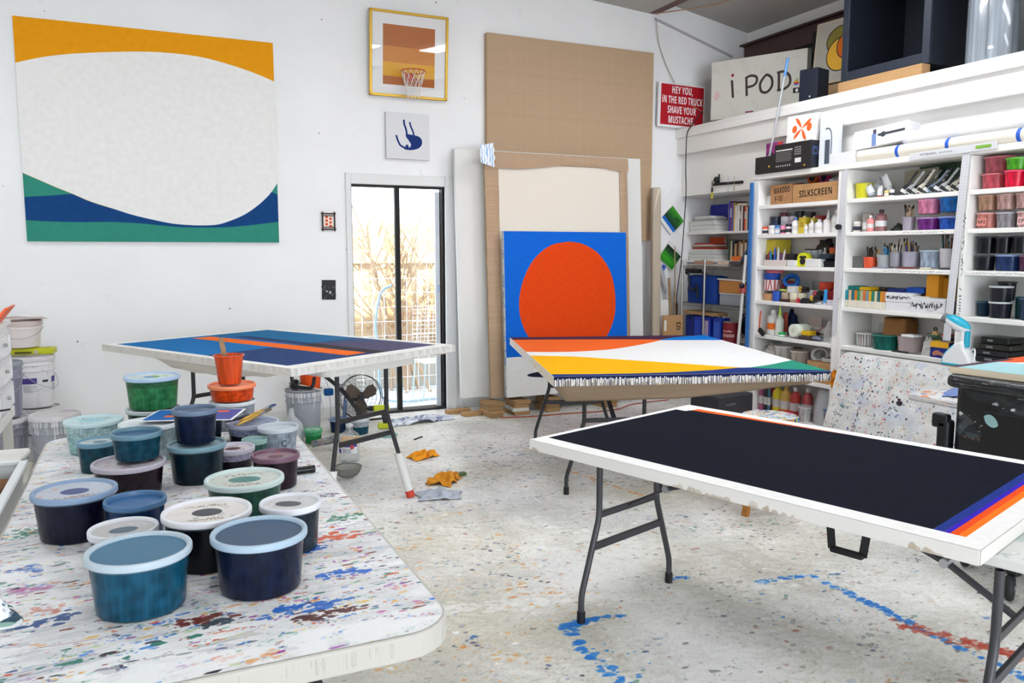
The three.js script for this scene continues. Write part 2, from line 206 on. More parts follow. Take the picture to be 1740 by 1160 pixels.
// ---------------------------------------------------------------- glass door
{ const d = structGroup('door_1');
  const fr = M('#e3e3e1', 0.55), bk = M('#17171a', 0.5);
  part(d, 'door_frame', join([at(rb(0.055, 2.42, 0.2), DX0 - 0.025, 1.21, -7.97), at(rb(0.11, 2.42, 0.2), DX1 + 0.055, 1.21, -7.97), at(rb(0.973, 0.1, 0.19), 2.3885, 2.365, -7.97)]), fr);
  part(d, 'head_rail', rb(0.976, 0.03, 0.05), bk, [2.388, 2.305, -7.95]);
  part(d, 'stile', rb(0.018, 2.3, 0.04), bk, [1.912, 1.15, -7.95]);
  part(d, 'stile', rb(0.05, 2.3, 0.05), M('#1b1a1c', 0.6, { map: splatTex(64, 512, 60, '#1b1a1c', 0.6, 2.5, 1, ['#d8d8d8', '#8d8d8d', '#a33', '#557']) }), [2.378, 1.15, -7.94]);
  part(d, 'stile', rb(0.022, 2.3, 0.05), bk, [2.866, 1.15, -7.95]);
  part(d, 'stile', rb(0.05, 2.25, 0.03), M('#cfd4da', 0.5), [2.82, 1.14, -7.98]);
  part(d, 'threshold', rb(0.98, 0.025, 0.16), M('#2a2a2e', 0.6), [2.388, 0.012, -7.97]);
  part(d, 'latch', rb(0.03, 0.07, 0.03), M('#9fb1c8', 0.4), [2.822, 1.27, -7.955]);
  const glass = new THREE.MeshPhysicalMaterial({ color: '#ffffff', roughness: 0.02, transmission: 1, thickness: 0, ior: 1.45 });
  part(d, 'pane', bx(0.44, 2.26, 0.004), glass, [2.137, 1.15, -7.955]);
  part(d, 'pane', bx(0.42, 2.26, 0.004), glass, [2.61, 1.15, -7.975]);
}

// ---------------------------------------------------------------- storage loft and built-in shelving along the right wall
const shelfPaint = M('#ecebe7', 0.55), shelfBack = shelfPaint;
const CX = 5.6, CB = 5.985, LV = [2.106, 1.822, 1.512, 1.168, 0.828, 0.45, 0.05];
{ const t = thing('storage_loft', 'white painted storage loft with wide fascia boards above the shelves', 'loft');
  const smudge = tex(512, 128, (g, w, h) => { g.fillStyle = '#eeedea'; g.fillRect(0, 0, w, h); for (let i = 0; i < 130; i++) { g.fillStyle = css(pick(['#cfcdc8', '#b9b6b0', '#f7f7f5', '#d9d7d3']), rr(0.1, 0.4)); blob(g, rnd() * w, rnd() * h, rr(1, 7), rr(1, 3), rr(-0.5, 0.5), 0.6); } }, { repeat: [0.3, 1] });
  const fm = M('#ffffff', 0.6, { map: smudge });
  part(t, 'deck', rb(1.0, 0.036, 9.0), shelfPaint, [6.26, 3.046, -3.4]);
  part(t, 'fascia_board', rb(0.035, 0.104, 9.0, 0.004), fm, [5.762, 3.014, -3.4]);
  part(t, 'fascia_board', rb(0.035, 0.19, 9.0, 0.004), shelfPaint, [5.79, 2.872, -3.4]);
  part(t, 'soffit', bx(0.1, 0.03, 9.0), shelfPaint, [5.83, 2.79, -3.4]);
  part(t, 'panel', bx(0.03, 0.5, 1.5), shelfPaint, [5.862, 2.55, -7.15]);
  part(t, 'panel', bx(0.03, 0.385, 7.5), shelfPaint, [5.862, 2.6085, -2.65]);
}
function shelvingUnit(z0, z1, s0, s1, label) {
  const t = thing('shelving_unit', label, 'shelving', [0, 0, 0], 0, undefined), w = z1 - z0, zc = (z0 + z1) / 2, dep = CB - CX;
  part(t, 'side_panel', rb(dep, 2.36, s0, 0.004), shelfPaint, [CX + dep / 2, 1.18, z0 - s0 / 2]);
  part(t, 'side_panel', rb(dep, 2.36, s1, 0.004), shelfPaint, [CX + dep / 2, 1.18, z1 + s1 / 2]);
  part(t, 'back_panel', bx(0.012, 2.36, w), shelfBack, [CB - 0.004, 1.18, zc]);
  part(t, 'top_board', rb(dep + 0.01, 0.05, w + s0 + s1 - 0.001, 0.005), shelfPaint, [CX + dep / 2 - 0.005, 2.387, zc + (s1 - s0) / 2]);
  for (const y of LV) part(t, 'shelf', rb(dep - 0.004, 0.036, w - 0.002, 0.005), shelfPaint, [CX + dep / 2, y - 0.018, zc]);
  return t;
}
shelvingUnit(-6.30, -5.297, 0.08, 0.05, 'white open shelving unit packed with jars, tapes and bottles beside the book nook');
shelvingUnit(-5.195, -4.102, 0.05, 0.024, 'white open shelving unit with rows of brush cups, between two other units');
shelvingUnit(-4.052, -2.95, 0.024, 0.05, 'white open shelving unit stacked with lidded paint tubs, farthest from the books');
{ // shelves of the book nook between the back wall and the first unit
  const t = thing('book_nook', 'recessed white bookshelves beside the back wall', 'bookshelf');
  for (const y of [2.31, 1.88, 1.552]) part(t, 'shelf', rb(0.4, 0.026, 1.1, 0.004), shelfPaint, [6.14, y - 0.013, -7.33]);
  part(t, 'side_panel', bx(0.4, 2.38, 0.02), shelfPaint, [6.14, 1.19, -6.77]);
  part(t, 'back_panel', bx(0.02, 2.38, 1.12), shelfBack, [6.35, 1.19, -7.33]);
}
// ---------------------------------------------------------------- folding tables
// length runs along local x, width along local z; legs stand in pairs across the width
function foldingTable(o) {
  const t = thing('folding_table', o.label, 'table', [o.x, 0, o.z], o.turn);
  const topMat = o.topMat, leg = o.leg || steel, top = o.top;
  part(t, 'tabletop', at(ext(roundRect(o.len - 0.012, o.wid - 0.012, o.r || 0.06), o.thick - 0.012, 0.006), 0, top - o.thick + 0.006, 0, PI / 2, 0, 0).scale(1, 1, 1).translate(0, o.thick - 0.012, 0), topMat);
  for (const s of [-1, 1]) part(t, 'apron', rb(o.len - 0.3, 0.03, 0.02), leg, [0, top - o.thick - 0.015, s * (o.wid / 2 - 0.2)]);
  const lz = o.legShift || 0;
  const y0 = top - o.thick - 0.01;
  for (const [px, dir, lean] of o.pairs) {
    for (const s of [-1, 1]) {
      const foot = s > 0 && o.foot2 ? o.foot2 : o.foot;
      const L = part(t, 'leg', poly([[px, y0, s * o.up], [px, o.h1, s * o.up], [px + lean, Math.max(o.h2, 0.015), s * foot], ...(o.h2 > 0.03 ? [[px + lean, 0.012, s * foot]] : [])], 0.0145), leg, [0, 0, lz]);
      if (o.h2 > 0.03) part(L, 'rubber_foot', cy(0.019, 0.019, 0.05, 14), blackPlastic, [px + lean, 0.025, s * foot]);
      else { const k = 0.3, a = [px + lean * (1 - k / o.h1), k, s * (foot - (foot - o.up) * k / o.h1)], b = [px + lean, 0, s * foot];
        const dx = b[0] - a[0], dz = b[2] - a[2], mk = (f0, f1, r, n, m) => part(L, n, tube([[a[0] + dx * f0, a[1] * (1 - f0) + 0.004, a[2] + dz * f0], [a[0] + dx * f1, a[1] * (1 - f1) + 0.004, a[2] + dz * f1]], r, 4, 18), m);
        mk(0, 0.86, 0.028, 'pipe_sleeve', M('#dcdcd8', 0.5)); mk(0.85, 1, 0.0285, 'red_band', M('#c8402a', 0.6)); part(L, 'pipe_cap', cy(0.028, 0.028, 0.004, 18), M('#dcdcd8', 0.5), [a[0], a[1] + 0.004, a[2]]); }
    }
    const f = (y) => o.up + (o.foot - o.up) * Math.max(0, (o.h1 - y) / (o.h1 - Math.max(o.h2, 0))), lx = (y) => px + lean * Math.max(0, (o.h1 - y) / (o.h1 - o.h2));
    part(t, 'crossbar', rb(0.014, 0.03, 2 * o.up, 0.003), leg, [px, o.h1 + 0.01, lz]);
    part(t, 'crossbar', rb(0.016, 0.034, 2 * f(o.h1 - 0.13), 0.003), leg, [lx(o.h1 - 0.13), o.h1 - 0.13, lz]);
    const br = part(t, 'brace', join([bar([px, o.h1 + 0.015, 0], [px + dir * 0.24, y0 - (y0 - o.h1) * 0.36, 0], 0.03, 0.012), bar([px + dir * 0.2, y0 - (y0 - o.h1) * 0.46, 0], [px + dir * 0.5, y0, 0], 0.026, 0.012)]), leg, [0, 0, lz]);
    part(br, 'hinge_pin', at(cy(0.016, 0.016, 0.05, 12), 0, 0, 0, PI / 2), chrome, [px + dir * 0.22, y0 - (y0 - o.h1) * 0.41, 0]);
  }
  return t;
}
const dripEdge = splatTex(512, 64, 60, '#d9d8d3', 1, 4, 1.1, ['#3f63b8', '#2c4a9a', '#8b8a86', '#c2c7d4']);
const speckSteel = M('#ffffff', 0.5, { map: splatTex(64, 256, 46, '#27272a', 0.5, 1.6, 1, ['#d8d8d8', '#9a9a9a', '#c9c2b2', '#7d7d80']) });
foldingTable({ x: 0.7379 - 0.4928 * 0.955 + 0.8701 * 0.7, z: -4.5529 - 0.8701 * 0.955 - 0.4928 * 0.7, turn: 2.0866 + PI, len: 1.83, wid: 0.78, top: 0.953, thick: 0.05, h1: 0.58, h2: 0, up: 0.215, foot: 0.3, foot2: 0.44, leg: speckSteel,
  topMat: M('#ffffff', 0.6, { map: dripEdge }), pairs: [[0.785, -1, 0.13], [-0.765, 1, -0.06]], label: 'raised folding table on pipe sleeves beneath the blue striped canvas' });
foldingTable({ x: 3.1258 + 0.952 * 0.46 - 0.3066 * 1.33, z: -6.8268 + 0.3066 * 0.46 + 0.952 * 1.33, turn: -(0.3116 + PI / 2), len: 1.83, wid: 0.76, top: 0.783, thick: 0.045, h1: 0.5, h2: 0.12, up: 0.21, foot: 0.33, leg: speckSteel,
  topMat: M('#c9c7c1', 0.6), pairs: [[0.86, -1, 0], [-0.56, 1, 0]], label: 'folding table with curved black legs beneath the orange and yellow canvas' });
foldingTable({ x: 1.594 + 0.952 * 0.46 + 0.306 * 1.12, z: -3.2638 - 0.306 * 0.46 + 0.952 * 1.12, turn: -(-0.3112 + PI / 2), len: 2.16, wid: 0.66, legShift: 0.1, top: 0.741, thick: 0.036, h1: 0.46, h2: 0.12, up: 0.21, foot: 0.325, leg: M('#434347', 0.42, { metalness: 0.3 }),
  topMat: M('#ffffff', 0.6, { map: splatTex(512, 256, 120, '#d9dad6', 1, 7, 1.6, ['#1f3b3a', '#23324a', '#2c6b60', '#8a8f92', '#e8e8e4', '#4a4f58']) }), pairs: [[0.78, -1, 0], [-0.82, 1, 0]], label: 'folding table with grey bent legs beneath the dark navy canvas' });

// ---------------------------------------------------------------- stretched canvases
const mix = (g, w, h, a = 5) => grain(g, w, h, (x, y, r, q, b) => { const k = a * fbm(x / 26, y / 26, 7, 3) * 2 + a * 0.7 * (rnd() - 0.5); return [r + k, q + k, b + k]; });
const shapePath = (g, pts, W, H, col) => { g.fillStyle = col; g.beginPath(); pts.forEach(([u, v]) => g.lineTo(u * W, v * H)); g.closePath(); g.fill(); };
function smooth(pts, n = 8) { return new THREE.SplineCurve(pts.map((p) => new THREE.Vector2(...p))).getPoints(pts.length * n).map((p) => [p.x, p.y]); }
function lyingCanvas(o) { // origin corner at o.x, o.z; w along local x, d along local z
  const t = thing('stretched_canvas', o.label, 'painting', [o.x, o.top - o.thick, o.z], -o.theta);
  part(t, 'stretcher', rb(o.w, o.thick, o.d, 0.006, 2), o.side, [o.w / 2, o.thick / 2, o.d / 2]);
  const m = M('#ffffff', o.rough || 0.85, { specularIntensity: 0.18, map: tex(o.tw, Math.round(o.tw * o.d / o.w), o.draw), bumpMap: weave(o.w * 40, o.d * 40), bumpScale: 0.0004 });
  part(t, 'painted_face', at(new THREE.PlaneGeometry(o.w - 0.003, o.d - 0.003), 0, 0, 0, -PI / 2), m, [o.w / 2, o.thick + 0.0006, o.d / 2]);
  return t;
}
// runs of thinned paint over a canvas edge: colour over white cotton
function dripStrip(W, H, base, cols, n, lo, hi, wmin, wmax) { return tex(W, H, (g) => { g.fillStyle = base; g.fillRect(0, 0, W, H); for (let i = 0; i < n; i++) { const x = (i + rnd()) / n * W, l = H * rr(lo, hi), w = rr(wmin, wmax); g.fillStyle = css(pick(cols), rr(0.75, 1)); g.beginPath(); g.moveTo(x - w, -2); g.quadraticCurveTo(x - w * 0.3, H * 0.12, x - w * 0.35, l); g.arc(x, l, w * 0.4, PI, 0, true); g.quadraticCurveTo(x + w * 0.3, H * 0.12, x + w, -2); g.fill(); } }); }
function archStrip(W, H, top, base, low) { return tex(W, H, (g) => { g.fillStyle = top; g.fillRect(0, 0, W, H); let x = 0; while (x < W) { const gap = rr(2, 6), w = rr(5, 17), y = H * (0.14 + 0.2 * rnd()), sk = rr(-4, 4); x += gap; g.fillStyle = base; g.beginPath(); g.moveTo(x + sk, H + 2); g.lineTo(x, y + w / 2); g.arc(x + w / 2, y + w / 2, w / 2, PI, 0); g.lineTo(x + w + sk * 0.6, H + 2); g.fill(); if (rnd() < 0.75) { const yl = H * rr(0.4, 0.95); g.fillStyle = low; g.beginPath(); g.moveTo(x + 1 + sk, H + 2); g.lineTo(x + 1, yl); g.quadraticCurveTo(x + w / 2, yl - H * 0.2, x + w - 1, yl); g.lineTo(x + w - 1 + sk * 0.6, H + 2); g.fill(); } x += w; } }); }
const primed = M('#ffffff', 0.8, { map: dripStrip(512, 64, '#d5d2cb', ['#cbc7be', '#cfccc4', '#dcdad4'], 50, 0.3, 1, 3, 12) });
const primedEnd = M('#ffffff', 0.8, { map: dripStrip(512, 64, '#d2d0cb', ['#c3c1bb', '#c9c7c1', '#dbd9d5'], 40, 0.4, 1, 3, 12) });
{ // blue canvas with an orange bar
  const c = lyingCanvas({ x: 0.7379, z: -4.5529, theta: -2.0866, w: 2.0535, d: 1.4383, top: 1.0, thick: 0.046, side: cotton, tw: 1024, label: 'white bordered canvas of blue fields crossed by an orange bar, on trestle',
    draw: (g, W, H) => { g.fillStyle = '#f1f0ec'; g.fillRect(0, 0, W, H);
      const R = (a, b, c, d, col) => { g.fillStyle = col; g.fillRect(a * W, b * H, (c - a) * W, (d - b) * H); };
      R(0.055, 0.045, 0.965, 0.945, '#1f74b6'); R(0.055, 0.045, 0.447, 0.53, '#2d4676'); R(0.055, 0.53, 0.447, 0.945, '#57526f');
      shapePath(g, [[0.447, 0.53], [0.447, 0.945], [0.965, 0.945], [0.965, 0.53]], W, H, '#216f9f');
      shapePath(g, [[0.447, 0.945], [0.3, 0.945], [0.447, 0.6]], W, H, '#3c5880'); shapePath(g, [[0.9, 0.53], [0.447, 0.5], [0.447, 0.6], [0.83, 0.6]], W, H, '#3a68a8');
      shapePath(g, [[0.835, 0.59], [0.825, 0.665], [0.43, 0.64], [0.43, 0.565]], W, H, '#2b436b'); shapePath(g, [[0.43, 0.565], [0.43, 0.64], [0.058, 0.615], [0.055, 0.53]], W, H, '#3c3538');
      shapePath(g, [[0.927, 0.42], [0.917, 0.53], [0.093, 0.528], [0.088, 0.41]], W, H, '#fb7324'); mix(g, W, Math.round(H), 7); } });
  part(c, 'edge', new THREE.PlaneGeometry(2.05, 0.044), primed, [1.0267, 0.023, -0.001], [0, PI, 0]);
  part(c, 'edge', new THREE.PlaneGeometry(1.43, 0.044), primedEnd, [-0.001, 0.023, 0.719], [0, -PI / 2, 0]);
  const prof = [[0, 0], [0.06, 0.011], [0.16, 0.046], [0.37, 0.077], [0.5, 0.085], [0.64, 0.075], [0.67, 0.066], [0.73, 0.028], [0.79, 0.002], [1, 0]];
  const sag = (u) => { for (let i = 1; i < prof.length; i++) if (u <= prof[i][0]) { const [a, p] = prof[i - 1], [b, q] = prof[i]; return p + (q - p) * (u - a) / (b - a); } return 0; };
  part(c, 'loose_cloth', grid(60, 10, (u, v) => { const s = sag(u * 0.8), q = v < 0.5 ? v * 2 : 1; return [0.02 + u * 0.79 * 2.03, 0.004 - s * (v < 0.5 ? Math.pow(q, 0.7) : 1 - (v - 0.5) * 0.8) - 0.003 * Math.sin(u * 40) * q * (s > 0.02), 0.02 + 0.07 * q + (v > 0.5 ? (v - 0.5) * 0.32 : 0)]; }), M('#ded9cf', 0.9, { side: THREE.DoubleSide }), undefined, undefined, 'slack cotton hanging under the stretcher');
  part(c, 'loose_cloth', rb(0.03, 0.014, 0.1), M('#c9bda8', 0.9), [0.05, -0.008, 1.33]);
}
{ // orange, white, yellow and green wave canvas
  const w = 1.8999, d = 2.4029;
  const c = lyingCanvas({ x: 3.1258, z: -6.8268, theta: 0.3116, w, d, top: 0.85, thick: 0.066, side: cotton, tw: 900, label: 'canvas of orange, yellow, green and navy waves with navy drips, on trestle',
    draw: (g, W, H) => { g.fillStyle = '#ebebea'; g.fillRect(0, 0, W, H);
      shapePath(g, [[0, 0.06], ...smooth([[0, 0.459], [0.096, 0.473], [0.191, 0.476], [0.284, 0.457], [0.385, 0.421], [0.503, 0.342], [0.625, 0.243], [0.719, 0.15]]), [0.72, 0.06]], W, H, '#f46a29');
      shapePath(g, [[0.7, 0.165], [0.74, 0.13], [0.8, 0.08], [0.9, 0.03], [1, 0], [1, 0.19], [0.85, 0.178]], W, H, '#0a7bd8');
      shapePath(g, [[0, 0], [1, 0], [0.9, 0.035], [0.8, 0.08], [0.72, 0.145], [0.5, 0.115], [0.28, 0.1], [0, 0.085]], W, H, '#4a2c46');
      shapePath(g, [...smooth([[0, 0.557], [0.169, 0.599], [0.342, 0.689], [0.523, 0.787], [0.716, 0.897]]), [0.7, 0.91], [0.591, 0.936], [0.449, 0.962], [0.284, 0.972], [0, 0.963]], W, H, '#f9b50a');
      shapePath(g, [[0, 0.961], [0.14, 0.97], [0.284, 0.972], [0.449, 0.962], [0.591, 0.936], [0.712, 0.9], [0.749, 0.9], [0.808, 0.925], [0.905, 0.956], [1, 0.985], [1, 1], [0, 1]], W, H, '#23397a');
      shapePath(g, [...smooth([[0.745, 0.903], [0.847, 0.857], [0.942, 0.8], [1, 0.765]]), [1, 0.987], [0.905, 0.956], [0.808, 0.925]], W, H, '#2d9079'); mix(g, W, Math.round(H), 3); } });
  part(c, 'edge', new THREE.PlaneGeometry(w - 0.004, 0.064), M('#ffffff', 0.8, { map: archStrip(2048, 96, '#141f4c', '#e0ddd6', '#aa9d8a') }), [w / 2, 0.033, d + 0.001]);
  part(c, 'edge', new THREE.PlaneGeometry(d - 0.004, 0.064), M('#ffffff', 0.8, { map: tex(1024, 64, (g, W, H) => { g.fillStyle = '#e4e1dc'; g.fillRect(0, 0, W, H); for (let i = 0; i < 420; i++) { const u = rnd(); g.fillStyle = css(u < 0.45 ? pick(['#f08a55', '#f4b08a', '#d9cfc8']) : u < 0.56 ? '#e9e7e3' : pick(['#f5b63a', '#e9c27a', '#d8cdb8']), 0.7); blob(g, u * W, rr(0, H * 0.9), rr(2, 8), 0.6, 0, 0.4); } }) }), [-0.001, 0.033, d / 2], [0, -PI / 2, 0]);
  const prof = [[0, 0.01], [0.045, 0.125], [0.45, 0.118], [0.58, 0.1], [0.71, 0.078], [0.82, 0.055], [0.935, 0.04], [0.956, 0.004], [1, 0]];
  const sag = (u) => { for (let i = 1; i < prof.length; i++) if (u <= prof[i][0]) { const [a, p] = prof[i - 1], [b, q] = prof[i]; return p + (q - p) * (u - a) / (b - a); } return 0; };
  part(c, 'loose_cloth', grid(80, 12, (u, v) => { const s = sag(u * 0.957), q = Math.min(1, v * 2); return [0.012 + u * 0.957 * w, 0.004 - s * (v < 0.5 ? q : 1 - (v - 0.5) * 0.5), d - 0.012 - 0.09 * q - (v > 0.5 ? (v - 0.5) * 0.5 : 0) + 0.012 * Math.sin(q * 5 + u * 5) * q]; }), M('#a8927a', 0.95, { side: THREE.DoubleSide, map: linenT(8, 1) }), undefined, undefined, 'slack brown linen hanging under the stretcher');
}
{ // navy canvas with orange stripes
  const w = 1.2493, d = 1.8872;
  const c = lyingCanvas({ x: 1.594, z: -3.2638, theta: -0.3112, w, d, top: 0.79, thick: 0.048, side: cotton, tw: 1024, label: 'large dark navy canvas with orange and blue stripes and white border, on trestle',
    draw: (g, W, H) => { g.fillStyle = '#f2f1ee'; g.fillRect(0, 0, W, H);
      shapePath(g, [[0.07, 0.018], [0.868, 0.018], [0.868, 0.912], [0.07, 0.915]], W, H, '#0d1220');
      shapePath(g, [[0.868, 0.055], [0.945, 0.06], [0.945, 0.6], [0.868, 0.6]], W, H, '#f26522'); shapePath(g, [[0.868, 0.05], [0.9, 0.056], [0.945, 0.52], [0.945, 0.912], [0.868, 0.912]], W, H, '#0d1220');
      const B = [[0.915, '#24388a'], [0.932, '#3a22b8'], [0.941, '#f0511c'], [0.953, '#f97a1e'], [0.965, null]]; for (let i = 0; i < 4; i++) shapePath(g, [[0.07, B[i][0]], [0.945, B[i][0] - 0.004], [0.945, B[i + 1][0] - 0.002], [0.07, B[i + 1][0]]], W, H, B[i][1]); mix(g, W, Math.round(H), 5); } });
  const stain = M('#ffffff', 0.8, { map: tex(1024, 48, (g, W, H) => { g.fillStyle = '#e3e1dc'; g.fillRect(0, 0, W, H); for (const [a, b, n] of [[0.0, 0.04, 3], [0.42, 0.7, 22], [0.9, 1, 6]]) for (let i = 0; i < n; i++) { g.fillStyle = css('#b5a896', rr(0.35, 0.8)); const x = rr(a, b) * W, r = rr(4, 12); g.beginPath(); g.ellipse(x, H, r, rr(8, 26), 0, 0, 7); g.fill(); } }) });
  part(c, 'edge', new THREE.PlaneGeometry(d - 0.004, 0.046), stain, [-0.001, 0.024, d / 2], [0, -PI / 2, 0]);
  part(c, 'edge', new THREE.PlaneGeometry(w - 0.004, 0.046), M('#d6d3cc', 0.85), [w / 2, 0.024, d + 0.001]);
  part(c, 'canvas_flap', ext([[0, 0], [0.05, 0], [0.03, -0.03]], 0.004), M('#b9b2a3', 0.9), [0.004, 0.002, 0.005], [0, -PI / 2 + PI, 0]);
}
// webbing handles hanging from the folding tables
function carryStrap(x, y, z, turn, w, h, label) { const t = thing('carry_strap', label, 'strap', [x, y, z], turn);
  for (const q of [-1, 1]) part(t, 'webbing', bar([q * w / 2, 0, 0], [q * (w / 2 - 0.012), -h, 0], 0.003, 0.028), blackPlastic);
  part(t, 'grip', rb(w - 0.015, 0.02, 0.03, 0.008, 2), M('#0e0e10', 0.6), [0, -h, 0]); }
{ const u = 0.1, v = 1.455; carryStrap(1.594 + 0.952 * u + 0.306 * v, 0.735, -3.2638 - 0.306 * u + 0.952 * v, -(-0.3112 + PI / 2), 0.13, 0.1, 'black webbing handle hanging under the table of the navy canvas'); }
{ const u = 0.16, v = 0.3; single('carry_strap', 'black cloth loop hanging under the blue striped canvas', 'strap', tube([[0, 0, 0], [0.01, -0.05, 0], [0.03, -0.068, 0], [0.1, -0.06, 0], [0.13, -0.03, 0], [0.14, 0.01, 0]], 0.011, 30, 8), blackPlastic, [0.7379 - 0.4928 * u + 0.8701 * v, 0.9, -4.5529 - 0.8701 * u - 0.4928 * v], [0, -0.43 + PI - 2.0866 + 2.0866, 0]); }

// ---------------------------------------------------------------- pictures on and against the back wall
function hungCanvas(name, label, x0, x1, y0, y1, thick, z, faceTex, side, tilt = 0) {
  const w = x1 - x0, h = y1 - y0, t = thing(name, label, 'painting', [(x0 + x1) / 2, y0, z]); t.rotation.x = tilt;
  part(t, 'stretcher', rb(w, h, thick, 0.005, 2), side, [0, h / 2, thick / 2]);
  if (faceTex) part(t, 'painted_face', new THREE.PlaneGeometry(w - 0.003, h - 0.003), M('#ffffff', 0.75, { map: faceTex, bumpMap: weave(w * 60, h * 60), bumpScale: 0.00008 }), [0, h / 2, thick + 0.0006]);
  return t;
}
const flip = (L) => L.map(([u, v]) => [u, 1 - v]);
hungCanvas('wall_painting', 'large wall painting of a white shape between yellow sky and blue green hills', -0.857, 1.2, 1.737, 3.562, 0.045, -7.898, tex(1024, 910, (g, W, H) => { g.fillStyle = '#ebe9e5'; g.fillRect(0, 0, W, H);
  const top = [[0, 0.796], [0.086, 0.828], [0.175, 0.852], [0.271, 0.87], [0.355, 0.883], [0.456, 0.896], [0.543, 0.902], [0.623, 0.902], [0.705, 0.896], [0.788, 0.88], [0.872, 0.858], [0.941, 0.835], [1, 0.811]];
  const low = [[0, 0.31], [0.059, 0.279], [0.116, 0.249], [0.174, 0.221], [0.24, 0.187], [0.323, 0.156], [0.392, 0.13], [0.471, 0.108], [0.551, 0.09], [0.617, 0.084], [0.676, 0.083], [0.735, 0.088], [0.788, 0.107], [0.85, 0.139], [0.904, 0.181], [0.95, 0.228], [0.978, 0.265], [1, 0.302]];
  const bg = [[0, 0.097], [0.086, 0.092], [0.198, 0.091], [0.32, 0.094], [0.43, 0.088], [0.51, 0.08], [0.592, 0.073], [0.675, 0.073], [0.778, 0.076], [0.893, 0.09], [1, 0.107]];
  shapePath(g, flip([[0, 1], ...smooth(top), [1, 1]]), W, H, '#e89a06');
  shapePath(g, flip([[0, 0], ...smooth(low), [1, 0]]), W, H, '#0a4079');
  shapePath(g, flip([[0, 0.201], [0.092, 0.211], [0.172, 0.221], [0.116, 0.249], [0.059, 0.279], [0, 0.31]]), W, H, '#318876');
  shapePath(g, flip([[0.973, 0.257], [1, 0.245], [1, 0.303], [0.985, 0.276]]), W, H, '#318876');
  shapePath(g, flip([[0, 0], ...smooth(bg), [1, 0]]), W, H, '#318876');
  g.strokeStyle = '#d9b24a'; g.lineWidth = 1.2; g.beginPath(); flip(smooth(low.slice(0, 6))).forEach(([u, v]) => g.lineTo(u * W, v * H)); g.stroke(); mix(g, W, H, 4); }), cotton);
hungCanvas('linen_canvas', 'blank brown linen canvas hung high above the leaning canvases', 3.325, 5.375, 1.78, 3.884, 0.07, -7.895, null, M('#cbae8e', 0.95, { map: linenT(5, 5), bumpMap: weave(50, 50), bumpScale: 0.0006 }));
{ // canvases leaning against the wall, bottoms up on wood blocks
  const A = hungCanvas('leaning_canvas', 'tall blank white canvas leaning behind the linen backed canvas', 2.925, 5.15, 0.155, 2.69, 0.05, -7.62, null, M('#e2e1dd', 0.85, { bumpMap: weave(60, 60), bumpScale: 0.0003 }), -0.062);
  const w = 1.69, h = 2.5, B = thing('leaning_canvas', 'reversed canvas showing its back with brown linen folded over the bars', 'painting', [4.03, 0.165, -7.45]); B.rotation.x = -0.062;
  const lin = M('#c4a78a', 0.95, { map: linenT(3, 1) });
  part(B, 'canvas_back', bx(w - 0.02, h - 0.02, 0.02), M('#e3dacd', 0.9, { bumpMap: weave(50, 60), bumpScale: 0.0004 }), [0, h / 2, 0.01]);
  const wav = (s) => (u, v) => [(u - 0.5) * w, h - 0.005 - v * (0.13 + 0.035 * Math.sin(u * 6.3 + 0.6) * v), 0.045 + 0.012 * Math.sin(v * PI) + 0.006 * noise.noise(u * 14, v * 3, s)];
  part(B, 'folded_edge', join([grid(40, 6, wav(1)), at(rb(w, 0.11, 0.04, 0.008, 2), 0, h - 0.058, 0.022)]), lin);
  for (const [x, ww] of [[-w / 2 + 0.075, 0.15], [w / 2 - 0.05, 0.1]]) part(B, 'folded_edge', grid(6, 40, (u, v) => [x + (u - 0.5) * (ww + 0.012 * noise.noise(v * 9, x, 2)), v * (h - 0.1), 0.03 + 0.014 * Math.sin(u * PI) + 0.004 * noise.noise(u * 3, v * 16, x)]), lin);
  part(B, 'stretcher_bar', rb(0.05, h, 0.03), M('#c9ad86', 0.7, { map: woodMap }), [-w / 2 + 0.025, h / 2, 0.015]);
  part(B, 'stretcher_bar', rb(0.05, h, 0.03), M('#c9ad86', 0.7, { map: woodMap }), [w / 2 - 0.025, h / 2, 0.015]);
  const P = hungCanvas('leaning_canvas', 'blue canvas with a big orange disc leaning in front of the others', 3.318, 4.765, 0.175, 1.86, 0.045, -7.36, tex(800, 930, (g, W, H) => { g.fillStyle = '#0062cc'; g.fillRect(0, 0, W, H); g.fillStyle = '#e6e5e2'; g.fillRect(0, H * 0.757, W, H);
    g.fillStyle = '#dc4302'; shapePath(g, smooth([[0.515, 0.06], [0.63, 0.075], [0.76, 0.135], [0.86, 0.25], [0.9, 0.4], [0.885, 0.55], [0.8, 0.68], [0.67, 0.735], [0.5, 0.75], [0.34, 0.725], [0.2, 0.66], [0.125, 0.55], [0.108, 0.42], [0.15, 0.28], [0.24, 0.16], [0.37, 0.083], [0.515, 0.06]], 6), W, H, '#dc4302');
    g.fillStyle = '#1a1f30'; g.beginPath(); g.ellipse(W * 0.42, H * 0.873, W * 0.26, H * 0.022, 0, 0, 7); g.fill(); mix(g, W, H, 4); }), cotton, -0.05);
  part(P, 'edge', new THREE.PlaneGeometry(0.043, 1.68), M('#ffffff', 0.8, { map: splatTex(32, 512, 90, '#d8d6d2', 2, 6, 1, ['#0062cc', '#e9e8e4', '#1c5fa8']) }), [-0.7245, 0.845, 0.0225], [0, -PI / 2, 0]);
}
